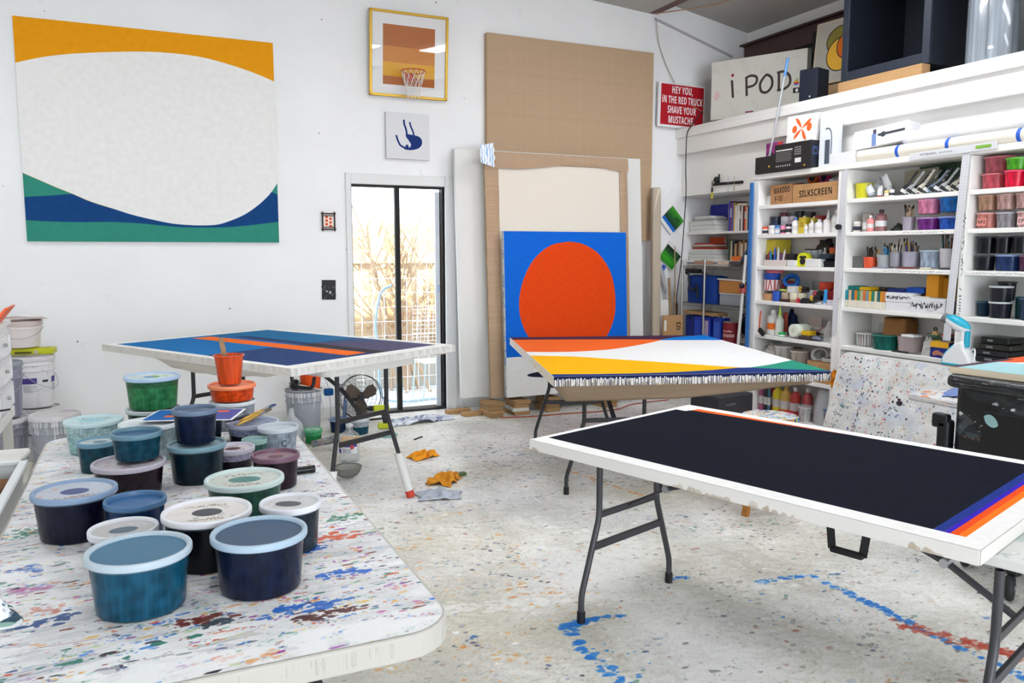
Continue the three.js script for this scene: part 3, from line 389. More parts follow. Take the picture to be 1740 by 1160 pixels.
single('paper_towel', 'crumpled blue striped paper towel tucked at the top of the white canvas', 'towel', grid(16, 16, (u, v) => [u * 0.15 + 0.02 * noise.noise(u * 4, v * 4, 1), -v * 0.24 * (0.7 + 0.3 * u) + 0.03 * u, 0.03 * noise.noise(u * 5, v * 3, 6) + 0.03]), M('#ffffff', 0.9, { side: THREE.DoubleSide, map: tex(128, 128, (g, w, h) => { g.fillStyle = '#eef2f6'; g.fillRect(0, 0, w, h); g.fillStyle = '#6fa3d8'; for (let i = 0; i < 5; i++) g.fillRect(10 + i * 25, 0, 6, h); }) }), [3.1, 2.7, -7.5]);
{ // gilt frame with a plain print of warm bands behind glass, toy hoop before it
  const w = 0.8, h = 0.8, t = thing('framed_print', 'gold framed print of brown, orange and yellow bands above the glass door', 'picture', [2.49, 3.165, -7.84]); t.rotation.x = 0.075;
  const gold = M('#c9a13f', 0.35, { metalness: 0.75 });
  part(t, 'frame', join([at(rb(w, 0.025, 0.035, 0.004), 0, 0.0125, 0), at(rb(w, 0.025, 0.035, 0.004), 0, h - 0.0125, 0), at(rb(0.025, h, 0.035, 0.004), -w / 2 + 0.0125, h / 2, 0), at(rb(0.025, h, 0.035, 0.004), w / 2 - 0.0125, h / 2, 0)]), gold);
  part(t, 'mat_board', bx(w - 0.04, h - 0.04, 0.006), M('#e6e6e6', 0.8), [0, h / 2, -0.006]);
  [[0.53, 0.2, 0.18, '#b0672f'], [0.53, 0.15, 0.005, '#c98236'], [0.53, 0.13, -0.135, '#dba428'], [0.53, 0.08, -0.24, '#b0672f']].forEach(([a, b, dy, c]) => part(t, 'printed_band', bx(a, b, 0.0012), M(c, 0.7), [0, h / 2 - 0.005 + dy, -0.0022]));
  part(t, 'glass', bx(w - 0.045, h - 0.045, 0.002), new THREE.MeshPhysicalMaterial({ color: '#ffffff', roughness: 0.02, transmission: 1, thickness: 0, ior: 1.5 }), [0, h / 2, 0.006]);
}
{ const t = thing('toy_hoop', 'small orange toy basketball hoop with white net on the framed print', 'hoop', [2.48, 3.385, -7.66]);
  part(t, 'rim', at(new THREE.TorusGeometry(0.115, 0.006, 8, 40), 0, 0, 0, PI / 2), M('#c2501f', 0.5)); part(t, 'bracket', join([at(rb(0.1, 0.08, 0.012), 0, -0.03, -0.13), at(rb(0.06, 0.012, 0.05), 0, -0.005, -0.125)]), M('#c2501f', 0.5));
  const net = []; const rad = (k) => [0.113, 0.1, 0.082, 0.066, 0.062][k], N = 12; for (let i = 0; i < N; i++) for (let k = 0; k < 4; k++) for (const s of [-0.5, 0.5]) { const a = (i + (k % 2 ? 0.5 : 0)) / N * 2 * PI, b = a + s / N * 2 * PI; net.push(new THREE.TubeGeometry(new THREE.LineCurve3(V(Math.cos(a) * rad(k), -k * 0.062, Math.sin(a) * rad(k)), V(Math.cos(b) * rad(k + 1), -(k + 1) * 0.062, Math.sin(b) * rad(k + 1))), 1, 0.0022, 5)); }
  part(t, 'net', join(net), M('#e6e3de', 0.8)); }
{ const c = hungCanvas('small_canvas', 'small white canvas with a blue tumbling figure above the glass door', 2.255, 2.705, 2.57, 3.022, 0.045, -7.895, tex(512, 512, (g, W, H) => { g.fillStyle = '#dcdcde'; g.fillRect(0, 0, W, H); const S = (L, wd) => { g.strokeStyle = '#17316f'; g.lineCap = 'round'; g.lineJoin = 'round'; g.lineWidth = wd; g.beginPath(); smooth(L.map(([x, y]) => [x / 270 * W, y / 300 * H]), 6).forEach(([x, y]) => g.lineTo(x, y)); g.stroke(); };
  S([[110, 50], [112, 75], [122, 105], [128, 145]], 22); S([[147, 62], [152, 85], [163, 110], [172, 145]], 20); S([[62, 152], [72, 185], [90, 215], [130, 232]], 22);
  g.fillStyle = '#17316f'; g.beginPath(); smooth([[120, 135], [165, 140], [205, 150], [222, 175], [218, 205], [195, 228], [150, 240], [110, 236], [112, 222], [140, 224], [152, 205], [140, 180], [122, 155], [120, 135]], 6).forEach(([x, y]) => g.lineTo(x / 270 * W, y / 300 * H)); g.fill(); g.beginPath(); g.ellipse(128 / 270 * W, 218 / 300 * H, 18, 24, -0.3, 0, 7); g.fill(); }), M('#d2d2d4', 0.85)); }
for (const [i, [x, y, tilt, cols, label]] of [[5.695, 2.02, 0, ['#3f9a24', '#2b7d22', '#1d5a22', '#123d26', '#0d63c4', '#e8e8e6'], 'small diamond hung canvas of green bands with a blue stripe'], [5.69, 1.607, 0, ['#e4e4e2', '#12291e', '#1a4f22', '#2e8c1e', '#37a01f', '#2b8a1c'], 'small diamond hung canvas of green bands with a white corner']].entries()) {
  const t = thing('small_canvas', label, 'painting', [x, y, -7.875]); t.rotation.z = -PI / 4 + (i ? 0.06 : -0.04);
  const s = 0.245; part(t, 'stretcher', rb(s, s, 0.03, 0.004), cotton); part(t, 'painted_face', new THREE.PlaneGeometry(s - 0.002, s - 0.002), M('#ffffff', 0.6, { map: tex(128, 128, (g) => { cols.forEach((c, k) => { g.fillStyle = c; g.fillRect(0, k * 128 / 6, 128, 23); }); g.fillStyle = cols[2]; g.fillRect(70, 20, 40, 44); }) }), [0, 0, 0.0156], [0, 0, i ? 0.06 : PI / 2 - PI / 2]); }
{ const t = thing('wooden_lantern_frame', 'tiny dark wood frame with orange dotted paper beside the door', 'frame', [1.675, 1.944, -7.88]);
  const dk = M('#3a2620', 0.6); for (const s of [-1, 1]) { part(t, 'post', rb(0.014, 0.19, 0.02), dk, [s * 0.058, 0, 0]); part(t, 'rail', rb(0.145, 0.014, 0.02), dk, [0, s * 0.075, 0]); part(t, 'rail', rb(0.12, 0.008, 0.012), dk, [0, s * 0.055, 0.008]); }
  part(t, 'paper', bx(0.1, 0.14, 0.006), M('#ffffff', 0.9, { map: tex(64, 96, (g, w, h) => { g.fillStyle = '#f0e4d8'; g.fillRect(0, 0, w, h); g.fillStyle = '#e2562e'; for (const [x, y] of [[20, 18], [20, 42], [20, 66], [44, 30], [44, 54], [44, 78]]) { g.beginPath(); g.arc(x, y, 9, 0, 7); g.fill(); } }) }), [0, 0, -0.004]); }
single('photo_print', 'small black and white photograph pinned beside the door', 'photograph', bx(0.152, 0.22, 0.003), M('#ffffff', 0.6, { map: tex(96, 128, (g, w, h) => { g.fillStyle = '#e9e9e9'; g.fillRect(0, 0, w, h); g.fillStyle = '#1d1d1f'; g.fillRect(5, 5, 86, 112); for (let i = 0; i < 26; i++) { g.fillStyle = css(pick(['#3c3c3e', '#56565a', '#111', '#8a8a8c']), 0.6); blob(g, rr(10, 86), rr(30, 112), rr(3, 13)); } g.fillStyle = '#b9b9b9'; blob(g, 36, 70, 6); blob(g, 56, 74, 7); }) }), [1.663, 1.276, -7.896], [0, 0, -0.02]);
{ // the red sign
  const t = thing('red_sign', 'red sign with white capitals leaning at the loft end', 'sign', [5.775, 3.325, -7.84]);
  part(t, 'backing', rb(0.66, 0.5, 0.025, 0.003), M('#e9e8e8', 0.7), [0, 0, 0], [0, 0, -0.02]);
  part(t, 'printed_face', new THREE.PlaneGeometry(0.6, 0.455), M('#ffffff', 0.6, { map: tex(640, 480, (g, w, h) => { g.fillStyle = '#b40a1c'; g.fillRect(0, 0, w, h); g.fillStyle = '#f3eeee'; g.textAlign = 'center'; g.textBaseline = 'middle'; g.font = 'bold 116px sans-serif'; ['HEY YOU,', 'iN THE RED TRUCK', 'SHAVE YOUR', 'MUSTACHE.'].forEach((s, i) => { g.save(); g.translate(w / 2 - (i === 1 ? 0 : 4), 62 + i * 118); g.scale([0.62, 0.6, 0.62, 0.62][i], 1.02); g.fillText(s, 0, 0); g.restore(); }); }) }), [0.006, 0.006, 0.0135], [0, 0, -0.02]);
}
// ---------------------------------------------------------------- the paint table in front, crusted with paint
const TW = 1.13, TL = 2.71, TX = 0.11, TZ = -3.11, TT = 0.74;
const streakCols = ['#1a5fc4', '#1f6fd6', '#2d3f7a', '#6b2b26', '#7d3a2c', '#d4542c', '#e58b3f', '#e9b23f', '#1f6b58', '#2a8a6e', '#8e2f96', '#c93f8f', '#1b1b22', '#4a4e5c', '#9aa3b8', '#e9c6a0', '#b8c98a', '#c7bfd6'];
const paintTop = tex(2048, 856, (g, W, H) => { // u runs along the table's length, v across
  g.fillStyle = '#e2e3e1'; g.fillRect(0, 0, W, H);
  grain(g, W, H, (x, y) => { const k = 223 + 26 * fbm(x / 120, y / 220, 3, 4) + 22 * fbm(x / 10, y / 50, 8, 3) + 8 * (rnd() - 0.5); return [k, k + 1, k + 1]; });
  const X = (z) => (z + 4.465) / TL * W, Y = (x) => (x + 0.455) / TW * H, A = PI / 2 - 0.06;
  for (let i = 0; i < 420; i++) { g.fillStyle = css(pick(['#b7bac0', '#cfd0d2', '#f4f4f3', '#a8aab2', '#f2f2f1']), rr(0.15, 0.5)); blob(g, rnd() * W, rnd() * H, rr(4, 20), rr(1.5, 5), A + rr(-0.15, 0.15), 0.5); }
  for (let i = 0; i < 1100; i++) { const c = pick(streakCols); g.fillStyle = css(c, rr(0.3, 0.85)); const x = rnd() * W, y = rnd() * H; cluster(g, x, y, rr(3, 12), 13, 0.7, 3.4, rr(2.4, 6), A + rr(-0.1, 0.1)); }
  for (let i = 0; i < 2600; i++) { g.fillStyle = css(pick(streakCols), rr(0.6, 1)); blob(g, rnd() * W, rnd() * H, 0.8 + 4 * rnd() ** 3, rr(1.2, 4.2), A + rr(-0.12, 0.12)); }
  for (let i = 0; i < 240; i++) { g.strokeStyle = css(pick(['#3a3c46', '#6d6f7a', '#8a3a30', '#2f4f86', '#f5f5f4', '#f5f5f4', '#565a62']), rr(0.25, 0.7)); g.lineWidth = rr(0.6, 2.6); const x = rnd() * W, y = rnd() * H, L = rr(20, 160), a = A + rr(-0.12, 0.12); g.beginPath(); g.moveTo(x, y); g.quadraticCurveTo(x + L * 0.5 * Math.cos(a) + rr(-4, 4), y + L * 0.5 * Math.sin(a), x + L * Math.cos(a), y + L * Math.sin(a)); g.stroke(); }
  const patch = (x, z, R, n, c, sx = 2.6, a = 1) => { g.fillStyle = css(c, 0.85 * a); cluster(g, X(z), Y(x), R, n, 1.5, 9, sx, A); };
  patch(-0.28, -2.2, 26, 60, '#2264c8'); patch(-0.12, -2.02, 30, 90, '#1f62c0', 3.4); patch(-0.18, -1.96, 22, 60, '#4a2320', 3.4); patch(0.12, -2.05, 24, 70, '#6a2a22', 2.6); patch(-0.3, -2.5, 30, 90, '#d2562f', 3); patch(-0.22, -2.42, 18, 50, '#2b63bd', 2.6); patch(0.1, -2.02, 14, 26, '#31424f');
  patch(-0.38, -2.68, 26, 60, '#25704f', 2.6, 0.8); patch(-0.36, -2.95, 20, 50, '#3f4a63', 2.4); patch(-0.33, -4.3, 40, 120, '#1f5fae', 1.6); patch(-0.3, -3.9, 28, 40, '#e07a34', 1.6); patch(-0.22, -3.7, 40, 70, '#202028', 1.4); patch(-0.34, -3.55, 30, 40, '#3c55a8', 1.4);
  patch(0.55, -2.45, 30, 60, '#b06a9c', 2.2, 0.5); patch(0.56, -2.6, 24, 40, '#3763b8', 2, 0.7); patch(0.5, -2.28, 26, 50, '#c76a55', 2.2, 0.5); patch(0.47, -2.2, 22, 40, '#2f4f86', 3); patch(0.6, -2.95, 40, 70, '#1f6f55', 1.6, 0.8); patch(0.58, -3.35, 40, 70, '#23705a', 1.4, 0.7); patch(0.3, -1.95, 30, 8, '#1f6b5a', 5); patch(0.45, -1.94, 40, 10, '#1f6b5a', 5); patch(0.08, -1.83, 12, 26, '#d8582f', 2); patch(0.32, -1.88, 14, 40, '#3d3548', 1.6); patch(0.0, -1.8, 26, 20, '#e2a06a', 2.2, 0.8);
  for (let i = 0; i < 130; i++) { g.fillStyle = css('#eceded', rr(0.35, 0.9)); const e = rnd() < 0.5; blob(g, e ? rnd() * W : W - rr(0, 90), e ? H - rr(0, 130) : rnd() * H, rr(6, 26), rr(1, 3), A + rr(-0.3, 0.3), 0.5); }
});
{ const t = foldingTable({ x: TX, z: TZ, turn: -PI / 2, len: TL, wid: TW, top: TT, thick: 0.062, r: 0.13, h1: 0.46, h2: 0.12, up: 0.28, foot: 0.4, leg: blackMetal, topMat: M('#bdbab2', 0.65), pairs: [[0.95, -1, 0], [-0.95, 1, 0]], label: 'long paint crusted work table covered with lidded paint tubs' });
  const s = new THREE.ShapeGeometry(new THREE.Shape(roundRect(TL - 0.022, TW - 0.022, 0.124, 10).map((p) => new THREE.Vector2(...p))));
  const uv = s.attributes.uv; for (let i = 0; i < uv.count; i++) uv.setXY(i, uv.getX(i) / TL + 0.5, uv.getY(i) / TW + 0.5);
  part(t, 'paint_crust', at(s, 0, 0, 0, -PI / 2), M('#ffffff', 0.5, { map: paintTop, bumpMap: floorBump, bumpScale: 0.004 }), [0, TT + 0.0012, 0]);
  const lip = []; for (let i = 0; i < 60; i++) { const a = rr(-0.42, 0.42), l = rr(0.01, 0.035); lip.push(at(new THREE.CapsuleGeometry(rr(0.003, 0.006), l, 3, 6), TL / 2 - 0.0035, TT - 0.012 - l / 2, a)); }
  part(t, 'paint_runs', join(lip), M('#b9b7b0', 0.7), undefined, undefined, 'hardened drips of paint along the table edge');
}
// ---------------------------------------------------------------- lidded paint tubs
const lidInk = tex(1280, 1280, (g, W) => { g.fillStyle = '#ffffff'; g.fillRect(0, 0, W, W);
  const cell = (k, base, dab, words, o = {}) => { const x = (k % 5) * 256, y = Math.floor(k / 5) * 256; g.save(); g.beginPath(); g.rect(x, y, 256, 256); g.clip(); g.fillStyle = base; g.fillRect(x, y, 256, 256);
    for (let i = 0; i < (o.specks ?? 26); i++) { g.fillStyle = css(pick(o.cols || ['#b9b3ad', '#d9d5cf', '#8d8f96', '#efefed']), rr(0.15, 0.6)); blob(g, x + rr(20, 236), y + rr(20, 236), rr(2, 15), rr(1, 2), rr(0, 3), 0.5); }
    if (dab) { g.fillStyle = dab; g.beginPath(); g.ellipse(x + 128 + (o.dx || 0), y + 128 + (o.dy || 0), o.rx || 46, o.ry || 40, 0.2, 0, 7); g.fill(); }
    if (words === 1) { scribble(g, x + 60, y + 44, 136, 34, o.ink, 4, 4); scribble(g, x + 70, y + 184, 116, 30, o.ink, 4, 4); } else if (words) { scribble(g, x + 70, y + 190, 116, 26, o.ink, 4, 4); g.strokeStyle = g.fillStyle = o.ink || '#6d625a'; g.font = 'bold 40px sans-serif'; g.textAlign = 'center'; words.forEach((w, i) => { g.save(); g.translate(x + 128, y + 128); g.rotate(o.turn || 0); g.globalAlpha = 0.75; g.fillText(w, 0, i ? 88 : -58); g.restore(); }); } g.restore(); };
  cell(0, '#3a6f8e', null, null, { specks: 5, cols: ['#366a88', '#3f7593'] }); cell(1, '#2f4d6b', null, null, { specks: 5, cols: ['#2b4862', '#345474'] });
  cell(2, '#b7b6b6', '#4d6474', null, { rx: 56 }); cell(3, '#dcd8d3', '#3d4048', 1, { turn: 1.4, ink: '#8d7f70' }); cell(4, '#c9c9c8', '#41474f', null, { rx: 60, dx: -10 });
  cell(5, '#b7bfca', '#37467d', ['NAVY'], { turn: 2.9, ink: '#8b8078', cols: ['#c8cdd6', '#a6aebd', '#d2703f'] }); cell(6, '#2f5f92', null, null, { specks: 8, cols: ['#27527f', '#3a6a9c'] });
  cell(7, '#c3cac2', '#3f7d78', 1, { rx: 56, turn: 0.2, ink: '#7e7468', cols: ['#9a8f83', '#d5dcd4', '#b8a89a'] }); cell(8, '#bfb8be', '#8c8791', null, { cols: ['#7c3f44', '#d9d4d8', '#4f3a44'] });
  cell(9, '#28587f', null, null, { specks: 8, cols: ['#1c3f57', '#3a6b92'] }); cell(10, '#7f9daa', null, null, { cols: ['#6d8d9b', '#93aeb9'] }); cell(11, '#4d5f78', '#3a4d68', null, { cols: ['#64748a', '#2c3a50', '#a9b3c0'] });
  cell(12, '#c3bdc6', '#4d2c38', 1, { rx: 50, ink: '#3a3036' }); cell(13, '#8d7580', '#5c3542', null, { cols: ['#6b4d5a', '#a08b95', '#d0573a'] }); cell(14, '#b9c3ca', null, null, { specks: 10 });
  cell(15, '#b7c1c4', '#4f717f', 1, { dx: 20, ink: '#5f6a70' }); cell(16, '#b9d3d7', '#8cc3cb', 1, { dx: -10, dy: -16, rx: 66, ink: '#5b6e72' }); cell(17, '#d3dadd', null, null, { specks: 8 });
  cell(18, '#ccd5d2', '#5b8f3d', null, { rx: 38, cols: ['#6a9a4a', '#7aa65a', '#d9ded9', '#b5c4cf'] }); g.fillStyle = '#3f7fd0'; g.beginPath(); g.arc(3 * 256 + 108, 3 * 256 + 122, 26, 0, 7); g.fill();
  cell(19, '#ee7b4a', null, null, { cols: ['#f29a70', '#e8622c', '#f5b79a'] }); cell(20, '#8a95ad', null, null, { cols: ['#b9c0d2', '#3d4c86', '#2c355c'] });
});
const lidMat = M('#ffffff', 0.35, { map: lidInk, specularIntensity: 0.6 });
const lidDisc = (k) => cached('lid' + k, () => { const g = new THREE.CircleGeometry(1, 40), uv = g.attributes.uv, cx = (k % 5) / 5, cyy = 1 - (Math.floor(k / 5) + 1) / 5; for (let i = 0; i < uv.count; i++) uv.setXY(i, cx + (0.02 + uv.getX(i) * 0.96) / 5, cyy + (0.02 + uv.getY(i) * 0.96) / 5); g.rotateX(-PI / 2); return g; });
function tubBody(r, h, a, b) { const R = (q) => r * (0.83 + 0.1 * Math.min(1, q * 1.05)); const p = []; if (a <= 0) p.push([0, 0.002], [R(0) - 0.01, 0.0], [R(0) - 0.003, 0.002]); for (let i = 0; i <= 6; i++) { const q = a + (b - a) * i / 6; p.push([R(q) + (q > 0.86 && q < 0.9 ? 0.002 : 0), Math.max(0.004, q * h)]); } return lathe(p, 40); }
const paintMat = (c, rough = 0.24) => M(c, rough, { map: streakMap, specularIntensity: 0.5 });
function paintTub(label, x, y, z, r, h, body, rim, cell, o = {}) {
  const t = thing('paint_tub', label, 'paint tub', [x, y, z], o.turn || 0, o.group);
  const lv = o.level || 0.86; if (!o.level) o.upper = '#' + new THREE.Color(body).lerp(new THREE.Color('#9fb4c2'), 0.13).getHexString();
  part(t, 'body', tubBody(r, h, 0, lv), paintMat(body));
  if (lv < 1) part(t, 'clear_wall', tubBody(r, h, lv, 1), paintMat(o.upper, 0.35), undefined, undefined, 'paler plastic above the paint level');
  const q = h; // lid: outer rim rolled over the wall, raised ring, recessed panel
  part(t, 'lid', lathe([[r * 0.92, q - 0.014], [r * 0.985, q - 0.015], [r, q - 0.011], [r, q + 0.001], [r * 0.985, q + 0.005], [r * 0.93, q + 0.005], [r * 0.9, q + 0.002], [r * 0.885, q - (o.deep || 0.004)]], 44), M(rim, 0.35));
  const d = part(t, 'lid_panel', lidDisc(cell), lidMat, [0, q - (o.deep || 0.004), 0], [0, o.spin ?? rr(-0.4, 0.4), 0]); d.scale.set(r * 0.89, 1, r * 0.89);
  if (o.mark) part(t, 'ink_mark', at(new THREE.TorusGeometry(0.013, 0.0018, 6, 16, 4.4), 0, 0, 0), M('#20242a', 0.6), [r * 0.18, h * 0.42, r * 0.885], [0, 0.2, 0.9], 'handwritten letter C');
  return t;
}
const T0 = TT + 0.0014;
paintTub('big teal paint tub with solid teal lid beside the big navy tub', -0.038, T0, -2.206, 0.128, 0.15, '#144f69', '#b3c3ce', 0);
paintTub('big navy paint tub with dusky blue lid beside the teal tub', 0.259, T0, -2.203, 0.127, 0.153, '#141d36', '#a5bccd', 1, { level: 0.94, upper: '#1a2a4a' });
paintTub('small white rimmed tub with grey dab on its lid, behind the teal tub', -0.08, T0, -2.49, 0.094, 0.12, '#39434e', '#dde0e5', 2);
paintTub('big black paint tub with white lid and charcoal spot', 0.143, T0, -2.447, 0.126, 0.154, '#0c0e13', '#dcdde1', 3);
paintTub('small dark slate tub with white lid behind the navy tub', 0.385, T0, -2.465, 0.093, 0.142, '#232f3b', '#d9dce2', 4);
paintTub('big midnight navy tub whose lid is inked NAVY', -0.227, T0, -2.871, 0.126, 0.147, '#12152b', '#8097b4', 5, { spin: 0 });
paintTub('small blue tub with sunken blue lid beside the NAVY tub', -0.05, T0, -2.72, 0.092, 0.135, '#16355f', '#4b7299', 6, { deep: 0.01 });
paintTub('big green paint tub with pale lid and teal spot', 0.298, T0, -2.901, 0.135, 0.115, '#1f5142', '#c6d8d6', 7);
paintTub('big dark maroon tub under a teal tub', -0.075, T0, -3.29, 0.13, 0.121, '#1f1119', '#b7b1bd', 8);
paintTub('small teal tub stacked on the maroon tub', -0.045, T0 + 0.126, -3.325, 0.092, 0.1, '#124355', '#628596', 9, { deep: 0.01 });
paintTub('big dark teal tub under a tall navy tub', 0.17, T0, -3.38, 0.112, 0.147, '#0f2733', '#7296a3', 10);
paintTub('tall narrow navy tub stacked on the dark teal tub', 0.17, T0 + 0.152, -3.4, 0.087, 0.132, '#101c36', '#62758e', 11, { deep: 0.008, level: 0.8, upper: '#1a2844' });
paintTub('small pale lilac tub with maroon spot on its lid', 0.318, T0, -3.515, 0.09, 0.085, '#221723', '#c3bfcd', 12, { level: 0.5, upper: '#aba5bf' });
paintTub('dark plum tub with plum rimmed lid beside the black marker', 0.442, T0, -3.159, 0.092, 0.125, '#281922', '#6f5162', 13, { deep: 0.008 });
paintTub('small grey tub inked with a letter C', 0.54, T0, -3.747, 0.092, 0.108, '#8f9aa6', '#b8c0c7', 14, { mark: true, deep: 0.008 });
paintTub('wide grey lidded tub with paint brushes resting on its lid', 0.455, T0, -3.985, 0.124, 0.092, '#131a2f', '#b9bfd2', 20, { level: 0.45, upper: '#939fbd' });
paintTub('small teal tub with speckled pale lid beside the mint tub', -0.2, T0, -3.704, 0.079, 0.124, '#154555', '#6e97ab', 15);
paintTub('big pale mint paint tub by the far table corner', -0.23, T0, -4.085, 0.124, 0.143, '#9ccaca', '#c1d9dd', 16, { level: 0.55, upper: '#b5d6d8' });
paintTub('big clear lidded tub beside the mint tub', 0.0, T0, -3.83, 0.125, 0.158, '#9fb4b8', '#dbe2e5', 17);
paintTub('tub of dark green paint carrying the bright green tub', 0.025, T0, -4.21, 0.125, 0.155, '#20402f', '#c3cdd0', 17);
paintTub('tall green paint tub with blue rimmed lid, highest on the table', 0.025, T0 + 0.161, -4.21, 0.127, 0.152, '#2f7a4a', '#a9c0d8', 18, { level: 0.72, upper: '#2a6440' });
paintTub('pale lidded tub under the orange tub', 0.4, T0, -4.33, 0.118, 0.142, '#a8b0ba', '#cfd6db', 17);
paintTub('orange paint tub under the orange cup', 0.4, T0 + 0.148, -4.33, 0.12, 0.08, '#dd4a16', '#f08a5e', 19);
paintTub('low dark tub under the printed card', 0.218, T0, -3.975, 0.108, 0.15, '#15202b', '#8fa3b0', 10);
paintTub('low green lidded tub half hidden behind the lilac tub', 0.42, T0, -3.63, 0.055, 0.085, '#2f5a50', '#86a79d', 10);
{ const t = thing('orange_cup', 'clear cup of orange paint with a wooden stir stick', 'cup', [0.39, T0 + 0.234, -4.33]);
  part(t, 'cup', lathe([[0, 0.002], [0.053, 0], [0.056, 0.004], [0.071, 0.14], [0.077, 0.142], [0.077, 0.15], [0.071, 0.15], [0.066, 0.12], [0.055, 0.06]], 32), M('#ef5a22', 0.3, { map: streakMap, transmission: 0.12, thickness: 0 }));
  part(t, 'paint', lathe([[0, 0.085], [0.0625, 0.085], [0.054, 0.006], [0, 0.005]], 28), paintMat('#e04a12'));
  part(t, 'stir_stick', at(ext(roundRect(0.026, 0.24, 0.0129), 0.003), 0, 0, 0, 0, 0.3, 0.16), M('#b79a7d', 0.75, { map: woodMap }), [-0.018, 0.122, 0.0]); }
{ const t = thing('printed_card', 'white bordered card printed with blue fields and orange bars lying across tub lids', 'print', [0.19, T0 + 0.171, -3.87], -0.35);
  part(t, 'card', rb(0.4, 0.003, 0.25, 0.001), M('#eeeeee', 0.6));
  part(t, 'printed_face', at(new THREE.PlaneGeometry(0.38, 0.232), 0, 0, 0, -PI / 2), M('#ffffff', 0.45, { map: tex(384, 232, (g, w, h) => { g.fillStyle = '#1c62ae'; g.fillRect(0, 0, w, h); g.fillStyle = '#2f4b9c'; g.fillRect(w * 0.55, 0, w, h); g.fillStyle = '#f26a22'; g.fillRect(70, 130, 190, 34); g.fillRect(260, 30, 70, 34); g.fillStyle = '#1f2c55'; g.fillRect(70, 76, 130, 40); }) }), [0, 0.0018, 0]); }
function brush(label, x, y, z, turn, tilt, L, handle, bristle, group) { const t = thing('paint_brush', label, 'brush', [x, y, z], turn, group); t.rotation.order = 'YXZ'; t.rotation.z = tilt;
  part(t, 'handle', at(lathe([[0, 0], [0.004, 0.004], [0.006, 0.03], [0.0085, L * 0.45], [0.0065, L * 0.68], [0, L * 0.7]], 12), 0, 0, 0, 0, 0, -PI / 2), handle);
  part(t, 'ferrule', at(cy(0.0075, 0.0085, 0.06, 12), 0, 0, 0, 0, 0, -PI / 2), chrome, [L * 0.72, 0, 0]); part(t, 'bristles', at(rb(0.07, 0.011, 0.022, 0.005), 0, 0, 0), bristle, [L * 0.72 + 0.06, 0, 0]); return t; }
const handleY = M('#ffffff', 0.5, { map: splatTex(128, 64, 50, '#c9982f', 1, 5, 1.5, ['#6b5a2a', '#3a4a6b', '#e2c06a', '#7a7f5a']) });
brush('paint caked brush with yellow handle on the grey tub lid, nearer the lilac tub', 0.37, T0 + 0.108, -3.86, 0.93, 0.02, 0.36, handleY, M('#6b6150', 0.9)).rotation.y = 0.99;
brush('paint caked brush with blue tipped yellow handle across the grey tub lid', 0.39, T0 + 0.112, -3.93, 0.93, 0.05, 0.34, handleY, M('#4a5a78', 0.9)).rotation.y = 0.93;
brush('flat brush with lime and blue stained bristles beside the yellow handled brushes', 0.33, T0 + 0.107, -3.96, 0.7, 0.02, 0.26, M('#2d2f38', 0.6), M('#7ab03a', 0.8));
{ const t = thing('marker_pen', 'stubby black marker lying on the paint table', 'marker', [0.575, T0 + 0.016, -3.29], 0.1); part(t, 'barrel', at(new THREE.CapsuleGeometry(0.015, 0.06, 4, 14), 0, 0, 0, 0, 0, PI / 2), M('#0d0d0f', 0.25)); part(t, 'cap', at(cy(0.0158, 0.0158, 0.022, 16), 0, 0, 0, 0, 0, PI / 2), M('#0a0a0c', 0.3), [0.03, 0, 0]); }
single('crumpled_scrap', 'crumpled scrap of paper smeared with teal and white paint', 'paper', grid(14, 12, (u, v) => { const a = u * 2 * PI; const q = (1 - v) * (0.055 + 0.02 * noise.noise(Math.cos(a) * 2, Math.sin(a) * 2, v * 3)); return [Math.cos(a) * q, v * 0.08 + 0.01 * noise.noise(a, v * 4, 3), Math.sin(a) * q * 0.7]; }), M('#ffffff', 0.7, { side: THREE.DoubleSide, map: splatTex(128, 128, 26, '#dfe3e4', 6, 22, 1.3, ['#1f4f60', '#2f6a52', '#eef0f0', '#223a4a']) }), [-0.36, T0 + 0.001, -2.23]);

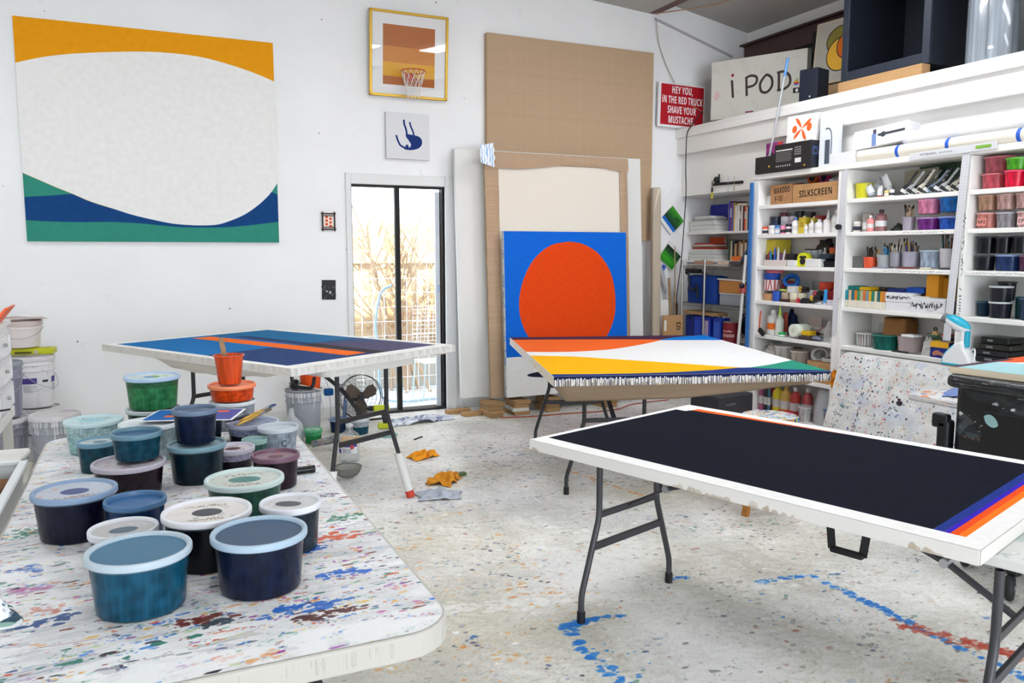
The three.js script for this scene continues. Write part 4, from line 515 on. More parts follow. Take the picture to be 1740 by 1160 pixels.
// ---------------------------------------------------------------- left side: bench, bin, drawers, pails
{ const t = thing('side_bench', 'low white bench beside the paint table holding a plastic bin', 'bench', [-0.92, 0, -3.58]);
  part(t, 'top', rb(0.84, 0.035, 1.78, 0.008), whitePaint, [0, 0.573, 0]); for (const x of [-0.36, 0.36]) for (const z of [-0.83, 0.83]) part(t, 'leg', rb(0.06, 0.555, 0.06), whitePaint, [x, 0.2775, z]); }
{ const t = thing('plastic_bin', 'clear plastic bin with brown sanding sheets inside', 'bin', [-0.735, 0.591, -3.4]), pl = M('#e4e7e8', 0.3, { transmission: 0.55, thickness: 0 });
  const w = 0.5, d = 0.72, h = 0.2; part(t, 'wall', join([at(bx(0.004, h, d), -w / 2, h / 2, 0, 0, 0, 0.08), at(bx(0.004, h, d), w / 2, h / 2, 0, 0, 0, -0.08), at(bx(w, h, 0.004), 0, h / 2, -d / 2, -0.08), at(bx(w, h, 0.004), 0, h / 2, d / 2, 0.08), at(bx(w, 0.004, d), 0, 0.003, 0)]), pl);
  part(t, 'rim', join([at(rb(0.03, 0.02, d + 0.06, 0.006), -w / 2 - 0.01, h, 0), at(rb(0.03, 0.02, d + 0.06, 0.006), w / 2 + 0.01, h, 0), at(rb(w + 0.05, 0.02, 0.03, 0.006), 0, h, -d / 2 - 0.012), at(rb(w + 0.05, 0.02, 0.03, 0.006), 0, h, d / 2 + 0.012)]), M('#dfe3e4', 0.35));
  for (let i = 0; i < 4; i++) single('sanding_sheet', 'brown sanding sheet lying in the clear plastic bin', 'sandpaper', rb(0.4, 0.02, 0.56, 0.004), M(['#9a6f4f', '#8a6044', '#a87a58', '#7d573f'][i], 0.95), [-0.735 + rr(-0.05, 0.05), 0.64 + i * 0.03, -3.4 + rr(-0.05, 0.05)], [rr(-0.05, 0.05), rr(-0.3, 0.3), 0.03], 'sanding sheets in the bin'); }
for (let i = 0; i < 4; i++) single('canvas_pad', 'folded white canvas sheet in the stack beside the plastic bin', 'canvas sheet', rb(0.5 - i * 0.02, 0.032, 0.4, 0.014, 2), M(['#e6e4de', '#dedbd3', '#ecebe7', '#e2e1dc'][i], 0.85), [-0.76 + 0.02 * (i % 2), 0.608 + i * 0.036, -4.14], [0, rr(-0.08, 0.08), 0], 'folded canvas sheets beside the bin');
function drill(label, pos, turn, s = 1) { const t = thing('cordless_drill', label, 'drill', pos, turn), yl = M('#b9c31c', 0.45), dk = M('#1d1e20', 0.5); t.scale.setScalar(s);
  part(t, 'motor_body', at(rb(0.15, 0.07, 0.06, 0.02, 2), -0.02, 0.19, 0), yl); part(t, 'chuck', at(lathe([[0, 0], [0.024, 0], [0.026, 0.03], [0.014, 0.06], [0.005, 0.065], [0.004, 0.12], [0, 0.12]], 16), 0, 0, 0, 0, 0, -PI / 2), dk, [0.055, 0.195, 0]);
  part(t, 'grip', at(rb(0.045, 0.13, 0.04, 0.014, 2), 0, 0, 0, 0, 0, -0.2), dk, [-0.045, 0.11, 0]); part(t, 'battery', rb(0.11, 0.05, 0.075, 0.01, 2), yl, [-0.04, 0.026, 0]); part(t, 'trigger', rb(0.012, 0.03, 0.016), M('#303236', 0.5), [-0.012, 0.14, 0]); return t; }
drill('yellow green cordless drill lying on the folded canvas sheets', [-0.72, 0.737, -4.16], 0.5, 1).rotation.set(0, 0.6, 0);
{ const t = thing('drawer_cabinet', 'white cabinet with framed drawer fronts at the left edge', 'cabinet', [-0.96, 0, -5.0]);
  part(t, 'body', rb(0.46, 0.5, 1.0, 0.006), whitePaint, [0, 0.985, 0]); part(t, 'top', rb(0.5, 0.03, 1.04, 0.006), whitePaint, [0, 1.243, 0]); part(t, 'base_rail', rb(0.48, 0.06, 1.02, 0.006), whitePaint, [0, 0.715, 0]);
  for (let k = 0; k < 3; k++) for (const z of [-0.25, 0.25]) { const d = part(t, 'drawer', rb(0.012, 0.135, 0.46, 0.004), M('#efeff0', 0.55), [0.233, 0.83 + k * 0.15, z]); part(d, 'frame', join([at(rb(0.012, 0.02, 0.46), 0.008, 0.057, 0), at(rb(0.012, 0.02, 0.46), 0.008, -0.057, 0), at(rb(0.012, 0.135, 0.03), 0.008, 0, 0.215), at(rb(0.012, 0.135, 0.03), 0.008, 0, -0.215)]), M('#e6e6e8', 0.55)); part(d, 'knob', new THREE.SphereGeometry(0.011, 12, 8), chrome, [0.018, 0, 0]); }
  for (const z of [-0.47, 0.47]) for (const x of [-0.2, 0.2]) part(t, 'leg', rb(0.05, 0.7, 0.05), M('#c9c8c0', 0.6), [x, 0.35, z]); }
{ const t = thing('orange_tray', 'shallow orange tray on top of the white drawer cabinet', 'tray', [-0.86, 1.26, -5.2]); part(t, 'tray', ext([[-0.13, 0], [0.13, 0], [0.2, 0.09], [0.185, 0.09], [0.12, 0.012], [-0.12, 0.012], [-0.185, 0.09], [-0.2, 0.09]], 0.3).translate(0, 0, -0.15), M('#ea5a1c', 0.5)); part(t, 'handle', rb(0.12, 0.03, 0.04, 0.008), blackPlastic, [0.02, 0.03, 0.18]); }
const pailWhite = M('#ffffff', 0.5, { map: splatTex(256, 128, 30, '#eceaea', 1, 5, 1.2, ['#c9b9b4', '#b8a8c8', '#d8d8da']) });
const pailGrey = M('#ffffff', 0.5, { map: dripStrip(512, 128, '#9ea2aa', ['#e6e6e6', '#dcdde0', '#c9ccd2'], 46, 0.15, 0.8, 3, 9) });
function pail(label, x, y, z, r, h, mat, o = {}) { const t = thing('paint_pail', label, 'bucket', [x, y, z], o.turn || 0, o.group), k = 0.86;
  part(t, 'body', lathe([[0, 0.003], [r * k - 0.01, 0], [r * k, 0.006], [r * 0.955, h * 0.72], [r, h * 0.725], [r, h * 0.745], [r * 0.965, h * 0.75], [r * 0.97, h * 0.84], [r * 1.01, h * 0.845], [r * 1.01, h * 0.865], [r * 0.975, h * 0.87], [r * 0.98, h]], 40), mat);
  if (o.lid) part(t, 'lid', lathe([[r * 1.0, h - 0.028], [r * 1.035, h - 0.026], [r * 1.035, h + 0.006], [r * 1.0, h + 0.01], [r * 0.93, h + 0.008], [r * 0.92, h - 0.004], [0, h - 0.003]], 40), o.lid);
  else part(t, 'rim', lathe([[r * 0.98, h], [r * 1.02, h], [r * 1.02, h - 0.02], [r * 0.93, h - 0.005], [r * 0.84, 0.05], [0, 0.05]], 40), o.rim || mat);
  if (o.band) part(t, 'label_band', lathe([[r * 0.905, h * 0.3], [r * 0.96, h * 0.62]], 40), o.band);
  part(t, 'handle', tube(Array.from({ length: 9 }, (_, i) => { const a = i / 8 * PI; return [Math.cos(a) * (r + 0.008), h * 0.8 - Math.sin(a) * h * 0.42, Math.sin(a) * (r * 0.25) + (o.hz || r * 0.88) * Math.sin(a)]; }), 0.0022, 24, 6), chrome); return t; }
const lidWhite = M('#ffffff', 0.5, { map: splatTex(128, 128, 18, '#e9e6e4', 3, 14, 1.2, ['#d6cfcb', '#f4f3f2', '#c8bcd0']) }), lidGrey = M('#9a9fa8', 0.5), inkBand = M('#ffffff', 0.6, { map: tex(512, 128, (g, w, h) => { g.fillStyle = '#e4e4e6'; g.fillRect(0, 0, w, h); for (let k = 0; k < 4; k++) { g.fillStyle = '#4a3a86'; g.fillRect(k * 128 + 8, 6, 60, 46); g.fillStyle = '#77777a'; for (let i = 0; i < 12; i++) g.fillRect(k * 128 + 12, 60 + i * 5, rr(20, 80), 2); g.fillStyle = '#33333a'; g.fillRect(k * 128 + 90, 14 + rnd() * 20, 26, 18); } }) });
pail('wide grey paint pail with white lid standing by the back wall', -0.63, 0, -6.72, 0.165, 0.455, pailGrey, { lid: lidWhite });
pail('grey paint pail under the lilac pail beside the drawer cabinet', -0.975, 0, -6.85, 0.16, 0.43, M('#a9a9b4', 0.5, { map: streakMap }), { lid: lidWhite, turn: 0.8 });
pail('lilac paint pail with smeared lid stacked on the grey pail', -0.975, 0.445, -6.85, 0.145, 0.4, M('#a8a8bf', 0.5, { map: streakMap }), { lid: lidGrey });
pail('white printed paint pail on the floor against the back wall', -0.8, 0, -7.35, 0.16, 0.41, pailWhite, { lid: lidWhite, band: inkBand });
pail('white printed paint pail stacked under the yellow tool', -0.82, 0.425, -7.35, 0.155, 0.4, pailWhite, { lid: lidWhite, band: inkBand, turn: 1 });
pail('pinkish white pail with a bent lid, highest of the pail stack', -0.885, 0.905, -7.35, 0.15, 0.2, M('#e6dcd8', 0.5), { lid: M('#cdbdb6', 0.55) });
single('folded_board', 'bent pink grey sheet resting on the highest pail', 'sheet', grid(8, 6, (u, v) => [(u - 0.5) * 0.32, 0.012 * Math.sin(u * 5), (v - 0.5) * 0.26]), M('#cbb8b2', 0.7, { side: THREE.DoubleSide }), [-0.87, 1.133, -7.33], [0, 0.3, 0.05]);
{ const t = thing('yellow_tool', 'flat yellow tool between the stacked white pails', 'tool', [-0.8, 0.845, -7.32], -0.15); part(t, 'body', rb(0.3, 0.05, 0.13, 0.012, 2), M('#c4c61c', 0.45), [0, 0.028, 0]); part(t, 'slot', rb(0.12, 0.014, 0.005), M('#4a4628', 0.5), [-0.06, 0.02, 0.067]); part(t, 'clamp', rb(0.03, 0.03, 0.01), M('#b8b69a', 0.4), [0.03, 0.022, 0.068]); }

// ---------------------------------------------------------------- on the floor under the blue canvas
pail('grey bucket streaked with white drips, brush and orange pail on top', 1.29, 0, -7.33, 0.162, 0.42, pailGrey, { turn: 0.4 });
{ const t = thing('orange_pail', 'small orange pail standing on the grey dripped bucket', 'bucket', [1.35, 0.424, -7.3]); part(t, 'body', lathe([[0, 0], [0.085, 0], [0.1, 0.2], [0.096, 0.2], [0.082, 0.02], [0, 0.02]], 28), M('#f0551a', 0.5)); part(t, 'rim', at(new THREE.TorusGeometry(0.099, 0.005, 8, 30), 0, 0.2, 0, PI / 2), M('#f0551a', 0.5)); }
{ const t = thing('bottle_brush', 'round black bristle brush with white handle on the grey bucket', 'brush', [1.2, 0.425, -7.22], 0.3); const b = []; for (let i = 0; i < 70; i++) { const a = rnd() * 2 * PI, z = rr(-0.03, 0.03); b.push(at(cy(0.0015, 0.0015, 0.1, 4), 0, 0.05, z, 0, 0, a)); } part(t, 'bristles', join(b), M('#1a1a1c', 0.8)); part(t, 'handle', tube([[0, 0.05, 0], [0.06, 0.04, 0.06], [0.18, 0.0, 0.16]], 0.006, 12), M('#d8d2c8', 0.6)); }
paintTub('dark blue tub on the floor behind the clear jug', 1.6, 0.001, -7.28, 0.095, 0.12, '#1a2f56', '#8ea3c0', 11);
paintTub('teal paint tub with frosted lid on the floor beside the drill', 1.75, 0.001, -7.12, 0.092, 0.13, '#154a5e', '#b9c0c6', 17, { level: 0.55, upper: '#aab4ba' });
paintTub('green paint tub on the floor by the grey bucket', 1.295, 0.001, -6.93, 0.078, 0.12, '#178a45', '#57b87e', 18, { level: 0.6, upper: '#4fb37a' });
{ const t = thing('plastic_funnel', 'frosted plastic funnel bag beside the grey bucket', 'funnel', [1.13, 0.001, -7.03]); part(t, 'cone', lathe([[0.1, 0], [0.102, 0.1], [0.09, 0.16], [0.03, 0.23], [0.016, 0.3], [0.012, 0.3], [0.02, 0.23], [0.08, 0.15]], 24), M('#dfe3e8', 0.35, { transmission: 0.3, thickness: 0 })); part(t, 'collar', at(new THREE.TorusGeometry(0.1, 0.004, 6, 24), 0, 0.004, 0, PI / 2), M('#d5dade', 0.4)); }
{ const t = thing('yellow_spray_gun', 'paint crusted sprayer with yellow handle lying on the floor', 'sprayer', [1.4, 0.045, -6.68], 0.1); part(t, 'barrel', at(cy(0.028, 0.034, 0.24, 14), 0, 0, 0, 0, 0, PI / 2 + 0.1), M('#ffffff', 0.6, { map: splatTex(128, 64, 60, '#8d8a80', 2, 6, 1.2) }), [-0.05, 0.02, 0]); part(t, 'handle', at(rb(0.12, 0.09, 0.06, 0.025, 2), 0, 0, 0, 0, 0, -0.2), M('#e0a21c', 0.45), [0.12, 0.0, 0.02]); part(t, 'knob', rb(0.08, 0.045, 0.04, 0.015, 2), M('#e0a21c', 0.45), [0.2, 0.01, 0]); part(t, 'nozzle', at(cy(0.006, 0.01, 0.12, 8), 0, 0, 0, 0, 0, PI / 2), M('#a39f92', 0.5), [-0.22, 0.0, 0]); }
{ const t = thing('clear_jug', 'clear plastic jug with purple label standing under the canvas', 'jug', [1.44, 0.001, -6.2]); const pl = new THREE.MeshPhysicalMaterial({ color: '#f2f4f5', roughness: 0.12, transmission: 0.85, thickness: 0 });
  part(t, 'body', lathe([[0, 0.004], [0.074, 0.002], [0.08, 0.01], [0.082, 0.1], [0.08, 0.19], [0.07, 0.215], [0.03, 0.245], [0.026, 0.28]], 32), pl); part(t, 'cap', cy(0.029, 0.029, 0.02, 18), M('#d8dadd', 0.4), [0, 0.287, 0]); part(t, 'label_wrap', new THREE.CylinderGeometry(0.0828, 0.0828, 0.09, 32, 1, true, 4.4, 2.4), M('#ffffff', 0.6, { map: tex(256, 96, (g, w, h) => { g.fillStyle = '#e8e6ec'; g.fillRect(0, 0, w, h); g.fillStyle = '#4a3a9a'; g.fillRect(0, 0, w, 40); g.fillRect(0, 60, 80, 36); g.fillStyle = '#c23a3a'; g.beginPath(); g.arc(200, 40, 20, 0, 7); g.fill(); g.fillStyle = '#3a3a44'; for (let i = 0; i < 5; i++) g.fillRect(100, 54 + i * 8, 90, 3); }) }), [0, 0.12, 0]); }
{ const t = thing('mesh_strainer', 'shallow grey wire mesh strainer bowl on the floor', 'strainer', [1.31, 0, -5.72]); const wires = []; for (let i = -8; i <= 8; i++) { const a = i / 8.6, r = Math.sqrt(1 - a * a); for (const q of [0, 1]) { const pts = []; for (let k = 0; k <= 8; k++) { const b = (k / 8 * 2 - 1) * r, x = a * 0.1, z = b * 0.1, y = 0.085 - 0.082 * Math.sqrt(Math.max(0, 1 - a * a - b * b)); pts.push(q ? [x, y, z] : [z, y, x]); } wires.push(tube(pts, 0.0009, 10, 4)); } }
  part(t, 'mesh', join(wires), M('#77766e', 0.5, { metalness: 0.5 })); part(t, 'bowl', lathe([[0.002, 0.004], [0.05, 0.015], [0.085, 0.045], [0.1, 0.085]], 28), M('#8f8e86', 0.5, { metalness: 0.3, transparent: true, opacity: 0.5, side: THREE.DoubleSide })); part(t, 'rim', at(new THREE.TorusGeometry(0.101, 0.004, 6, 36), 0, 0.085, 0, PI / 2), M('#6a6a60', 0.5)); part(t, 'hook', at(new THREE.TorusGeometry(0.016, 0.0022, 5, 14, PI), 0, 0.085, -0.1), M('#6a6a60', 0.5)); }
{ // pedestal-less floor fan lying against the wall
  const t = thing('floor_fan', 'round black wire cage floor fan with three brown blades by the door', 'fan', [1.9, 0.24, -7.66], 0.1); t.rotation.x = -0.12; const cage = [], R = 0.215; for (const z of [-0.05, 0.06]) { for (const r of [0.06, 0.1, 0.14, 0.18, R]) cage.push(at(new THREE.TorusGeometry(r, r === R ? 0.004 : 0.0014, 5, 40), 0, 0, z * (r === R ? 0.4 : 1))); for (let i = 0; i < 24; i++) { const a = i / 24 * 2 * PI; cage.push(tube([[Math.cos(a) * 0.03, Math.sin(a) * 0.03, z], [Math.cos(a + 0.25) * 0.14, Math.sin(a + 0.25) * 0.14, z], [Math.cos(a + 0.4) * R, Math.sin(a + 0.4) * R, z * 0.4]], 0.0011, 6, 4)); } }
  part(t, 'cage', join(cage), blackMetal); part(t, 'motor', at(cy(0.05, 0.055, 0.1, 18), 0, 0, -0.07, PI / 2), M('#23201e', 0.6)); part(t, 'hub', at(cy(0.028, 0.03, 0.06, 16), 0, 0, 0.02, PI / 2), M('#20222c', 0.5));
  for (let k = 0; k < 3; k++) part(t, 'blade', at(ext([[0, -0.02], [0.05, -0.055], [0.14, -0.07], [0.175, -0.03], [0.165, 0.045], [0.1, 0.06], [0.03, 0.03]], 0.003), 0, 0, 0.01, 0.25, 0, 0), M('#57493f', 0.6), undefined, [0, 0, 0.5 + k * 2 * PI / 3]);
  part(t, 'stand', poly([[-0.16, -0.08, 0.02], [-0.2, -0.225, 0.08], [0.2, -0.225, 0.08], [0.24, -0.02, 0.02]], 0.011), blackMetal); }
drill('yellow green cordless drill standing on the floor beside the fan', [1.97, 0.001, -7.25], 2.9);
single('stained_rag', 'long white towel smeared grey blue lying along the door threshold', 'towel', rag(0.62, 0.26, 0.07, 4.2, 11), M('#ffffff', 0.95, { side: THREE.DoubleSide, map: splatTex(256, 128, 60, '#d3d7e0', 4, 20, 2, ['#8d98b0', '#5d6478', '#b9c2d4', '#eef0f3']) }), [2.42, 0.002, -7.42], [0, 0.12, 0]);
single('orange_rag', 'bright orange rag on the floor near the pipe sleeve', 'rag', rag(0.26, 0.17, 0.075, 2.3), M('#f0a02a', 0.95, { side: THREE.DoubleSide }), [2.0, 0.002, -6.07], [0, 0.3, 0]);
single('orange_rag', 'mustard orange rag with a dark stain, wrapped on a green pad', 'rag', rag(0.26, 0.2, 0.09, 7.7, 7), M('#ffffff', 0.95, { side: THREE.DoubleSide, map: splatTex(64, 64, 8, '#d9902a', 2, 6, 1.2, ['#6b5a2a', '#e0a548']) }), [1.92, 0.002, -5.34], [0, 0.8, 0]);
{ const t = thing('green_scraper', 'green handled paint scraper beside the mustard rag', 'scraper', [2.06, 0.014, -5.42], 0.25); part(t, 'handle', rb(0.13, 0.024, 0.045, 0.008, 2), M('#ffffff', 0.6, { map: splatTex(64, 32, 20, '#4d5a30', 2, 6, 1.4, ['#2f5a4a', '#8a8f3a', '#23402f']) })); part(t, 'blade', rb(0.06, 0.006, 0.05, 0.002), M('#8d8f8a', 0.4), [-0.09, -0.006, 0]); }
single('grey_rag', 'grey blue paper rag flattened on the floor', 'rag', rag(0.3, 0.2, 0.05, 12.4), M('#b3b9c4', 0.95, { side: THREE.DoubleSide }), [1.76, 0.002, -5.02], [0, -0.3, 0]);
single('pencil', 'short dark pencil on the floor before the towel', 'pencil', at(cy(0.006, 0.006, 0.13, 6), 0, 0, 0, PI / 2), M('#2c3440', 0.6), [2.17, 0.006, -6.7], [0, -0.9, 0]);
single('pipe_lid', 'translucent teal tub lid lying flat on the floor', 'lid', lathe([[0, 0.004], [0.085, 0.004], [0.09, 0.012], [0.096, 0.012], [0.097, 0.001]], 30), M('#79b3a8', 0.35), [1.95, 0.001, -6.93]);
{ const t = thing('blue_sponge', 'blue sponge block hanging on a wire by the bucket', 'sponge', [1.6, 0.3, -7.72]); part(t, 'block', rb(0.09, 0.07, 0.05, 0.016, 2), M('#1c4f86', 0.95)); part(t, 'wire', tube([[0, 0.02, 0.03], [-0.03, 0.12, 0.02], [-0.06, 0.2, -0.1], [-0.08, 0.26, -0.17]], 0.002, 14, 5), blackMetal); part(t, 'wire', tube([[0, -0.03, 0.03], [0.01, -0.15, 0.03], [0.0, -0.296, 0.03]], 0.003, 10, 5), M('#8a9298', 0.5)); }
{ const t = thing('blue_spatula', 'tall blue grey spatula standing in the dark blue floor tub', 'spatula', [1.64, 0.13, -7.27], 0.3); part(t, 'blade', ext([[-0.014, 0], [0.014, 0], [0.022, 0.16], [-0.018, 0.16]], 0.006), M('#4d6280', 0.6), [0, 0, 0], [0, 0, -0.12]); part(t, 'grip', rb(0.02, 0.06, 0.012), M('#3b4d68', 0.6), [0.015, 0.18, 0.003], [0, 0, -0.12]); }
// wood offcuts that prop the leaning canvases, and two loose battens
const pine = M('#ffffff', 0.75, { map: (() => { const t = woodMap.clone(); t.repeat.set(1, 0.5); return t; })(), color: '#c9a57c' }), pineOld = M('#b59670', 0.8, { map: woodMap }), pineWhite = M('#d8d4ca', 0.75);
[[3.17, -7.36, 4, 0.14, 'under the linen backed canvas corner'], [3.46, -7.38, 4, 0.17, 'with one white piece under the blue canvas'], [3.82, -7.4, 4, 0.15, 'under the middle of the blue canvas'], [4.5, -7.36, 4, 0.16, 'under the far end of the blue canvas']].forEach(([x, z, n, w, where], k) => { for (let i = 0; i < n; i++) single('wood_block', 'short sawn wood offcut in the stack ' + where, 'wood block', rb(w + rr(-0.01, 0.02), 0.036, 0.26, 0.003), i === 1 && k === 1 ? pineWhite : pick([pine, pineOld]), [x + rr(-0.012, 0.012), 0.019 + i * 0.037, z], [0, rr(-0.12, 0.12), 0], 'wood blocks ' + where); });
single('wood_batten', 'pale pine batten lying flat by the door jamb', 'batten', rb(0.26, 0.04, 0.09, 0.003), pine, [2.9, 0.021, -7.62], [0, 0.1, 0]); single('wood_batten', 'shorter pine batten beside the block stack', 'batten', rb(0.2, 0.038, 0.09, 0.003), pine, [2.98, 0.02, -7.45], [0, 0.05, 0]);
single('power_lead', 'orange red power lead running along the floor under the canvases', 'cord', tube([[3.2, 0.007, -7.2], [3.5, 0.007, -7.12], [3.9, 0.007, -7.1], [4.2, 0.007, -7.05], [4.5, 0.007, -7.08], [4.8, 0.007, -7.25], [5.3, 0.007, -7.3]], 0.006, 50, 6), M('#b4543a', 0.6));

// ---------------------------------------------------------------- stool, leaning table, cart at the right
{ const t = thing('round_stool', 'wooden stool whose round seat is crusted with bright paint drips', 'stool', [3.6, 0, -3.88], 0.55); const wd = M('#b97f36', 0.55, { map: woodMap });
  part(t, 'seat', at(lathe([[0, 0], [0.15, 0], [0.17, 0.01], [0.172, 0.026], [0.168, 0.03]], 40), 0, 0.585, 0), wd); const g = new THREE.CircleGeometry(0.169, 48).rotateX(-PI / 2); part(t, 'paint_crust', g, M('#ffffff', 0.4, { map: splatTex(512, 512, 260, '#dfe0dc', 4, 22, 1.6, ['#1d6fd1', '#1b3f8b', '#e8562a', '#f0b429', '#2a7f6b', '#ffffff', '#1c2740', '#68a7d8', '#d9a06a']), bumpMap: floorBump, bumpScale: 0.004 }), [0, 0.616, 0]);
  const dr = []; const cols = ['#2a7fd0', '#e9e9e4', '#f0b429', '#e25a2a', '#9cc24a', '#2c4fa0']; for (let c = 0; c < 6; c++) { const L = []; for (let i = 0; i < 9; i++) { const a = rnd() * 2 * PI, l = rr(0.008, 0.034); L.push(at(new THREE.CapsuleGeometry(rr(0.004, 0.007), l, 3, 6), Math.cos(a) * 0.172, 0.608 - l / 2, Math.sin(a) * 0.172)); } part(t, 'paint_runs', join(L), M(cols[c], 0.4)); }
  for (let i = 0; i < 4; i++) { const a = i * PI / 2 + 0.3; part(t, 'leg', bar([Math.cos(a) * 0.11, 0.59, Math.sin(a) * 0.11], [Math.cos(a) * 0.23, 0.0, Math.sin(a) * 0.23], 0.036, 0.036), wd); }
  for (let i = 0; i < 4; i++) { const a = i * PI / 2 + 0.3, b = a + PI / 2, q = 0.185; part(t, 'rung', tube([[Math.cos(a) * q, 0.22, Math.sin(a) * q], [Math.cos(b) * q, 0.22, Math.sin(b) * q]], 0.01, 2, 10), wd); } }
{ const t = thing('leaning_tabletop', 'splattered white folded table leaning against the shelving units', 'table', [5.17, 0.0, -4.12]); t.rotation.z = -0.275; // top tips toward the shelves
  const g = at(ext(roundRect(1.72, 0.83, 0.09, 8), 0.04, 0.005), 0, 0.425, 0, 0, -PI / 2, 0); part(t, 'top', g, M('#d9d9d5', 0.6), [0.04, 0, 0]);
  const s = new THREE.ShapeGeometry(new THREE.Shape(roundRect(1.71, 0.82, 0.086, 8).map((p) => new THREE.Vector2(...p)))), uv = s.attributes.uv; for (let i = 0; i < uv.count; i++) uv.setXY(i, uv.getX(i) / 1.72 + 0.5, uv.getY(i) / 0.83 + 0.5);
  part(t, 'splattered_face', at(s, 0, 0.425, 0, 0, -PI / 2, 0), M('#ffffff', 0.6, { map: tex(1280, 618, (g2, W, H) => { g2.fillStyle = '#dcdcd8'; g2.fillRect(0, 0, W, H); grain(g2, W, H, (x, y) => { const k = 218 + 34 * fbm(x / 90, y / 90, 5) + 20 * fbm(x / 14, y / 14, 2) + 6 * (rnd() - 0.5); return [k, k, k - 2]; });
    const sp = ['#2b2f4a', '#7a2f38', '#c9504a', '#2a6b62', '#8fa9c8', '#c9b48a', '#b77a6a', '#3d5aa0', '#1d1f2a']; for (let i = 0; i < 90; i++) { g2.fillStyle = css(pick(['#9fb0d0', '#c9c2b0', '#b8c4dc', '#eeeeec', '#d8cfc8']), rr(0.1, 0.35)); blob(g2, rnd() * W, rnd() * H, rr(14, 60), rr(1, 1.8), rr(-1, 1), 0.5); } for (let i = 0; i < 1500; i++) { g2.fillStyle = css(pick(sp), rr(0.4, 0.95)); blob(g2, rnd() * W, rnd() * H, 0.8 + 5 * rnd() ** 3, rr(1, 1.6), rr(0, 3)); } for (let i = 0; i < 120; i++) { g2.fillStyle = css(pick(sp), rr(0.3, 0.8)); cluster(g2, rnd() * W, rnd() * H, rr(8, 26), 12, 1, 6, 1.3, rr(0, 3)); }
    for (const [x, c] of [[420, '#b8423f'], [330, '#c96a6a'], [230, '#2a2f4a'], [110, '#26324a']]) for (let i = 0; i < 60; i++) { g2.fillStyle = css(c, rr(0.4, 0.9)); blob(g2, x + rr(-14, 14), rr(0.04, 0.95) * H, rr(1, 6), 1, 0); } g2.fillStyle = '#2b1c22'; cluster(g2, 480, 250, 26, 6, 8, 16, 1, 0); g2.fillStyle = '#12706a'; cluster(g2, 860, 500, 30, 12, 8, 22, 1, 0); }), bumpMap: floorBump, bumpScale: 0.002 }), [-0.0062, 0, 0]); }
{ const t = thing('side_table', 'small splattered white table corner beside the black cart', 'table', [4.75, 0, -3.36]); part(t, 'top', rb(0.5, 0.05, 0.5, 0.02, 2), M('#ffffff', 0.6, { map: splatTex(128, 128, 40, '#dfdfdd', 2, 9, 2, ['#3d5aa0', '#d8703a', '#1c2a4a', '#a9b9d8']) }), [0, 0.715, 0]); for (const z of [-0.12, 0.12]) part(t, 'leg', cy(0.015, 0.015, 0.69, 10), whitePaint, [0.2, 0.345, z]); part(t, 'foot_rail', rb(0.4, 0.03, 0.3), whitePaint, [0.08, 0.015, 0]); }
single('blue_glove', 'folded pale blue glove lying on the small splattered table', 'glove', rag(0.3, 0.16, 0.04, 9.1), M('#7f95c8', 0.8, { side: THREE.DoubleSide }), [4.74, 0.742, -3.4], [0, 0.5, 0]);
{ const t = thing('black_cart', 'black plastic rolling cart flecked with pale paint', 'cart', [4.28, 0, -2.25]); const bp = M('#ffffff', 0.35, { map: splatTex(512, 512, 110, '#101114', 1, 9, 1.6, ['#c9d2d2', '#9aa9aa', '#5d7a9a', '#6b4a3a', '#eef0ee']) }), dk = M('#0e0f12', 0.4);
  part(t, 'body', rb(0.9, 0.8, 1.1, 0.07, 4), bp, [0, 0.6, 0]); part(t, 'inset_panel', rb(0.02, 0.58, 0.86, 0.012, 2), M('#0b0c0f', 0.45), [-0.447, 0.57, 0.06]); part(t, 'top_lip', join([at(rb(0.98, 0.07, 0.09, 0.03, 3), 0, 0.985, -0.52), at(rb(0.98, 0.07, 0.09, 0.03, 3), 0, 0.985, 0.52), at(rb(0.09, 0.07, 1.1, 0.03, 3), -0.45, 0.985, 0), at(rb(0.09, 0.07, 1.1, 0.03, 3), 0.45, 0.985, 0)]), bp);
  part(t, 'paint_fleck', ext(smooth([[0, 0], [0.03, 0.012], [0.06, -0.004], [0.075, -0.035], [0.05, -0.05], [0.015, -0.035], [0, 0]], 5), 0.002), M('#8fb3b3', 0.5), [-0.459, 0.83, -0.36], [0, -PI / 2, 0], 'pale teal splash of dried paint');
  part(t, 'corner_post', rb(0.07, 0.3, 0.07, 0.02, 2), dk, [-0.44, 0.62, -0.58]); part(t, 'latch', rb(0.05, 0.08, 0.09, 0.015, 2), dk, [-0.45, 0.76, -0.6]);
  for (const [x, z] of [[-0.38, -0.45], [-0.58, -0.08], [0.36, -0.42], [0.36, 0.42]]) { const c = part(t, 'caster_fork', rb(0.05, 0.06, 0.06, 0.01, 2), dk, [x, 0.155, z]); part(c, 'wheel', at(new THREE.TorusGeometry(0.042, 0.022, 10, 24), 0, 0, 0), M('#1a1c1f', 0.6), [-0.02, -0.09, 0], [0, 0.5, 0]); part(c, 'axle', at(cy(0.016, 0.016, 0.05, 12), 0, 0, 0, PI / 2), chrome, [-0.02, -0.09, 0], [0, 0.5, 0]); }
}
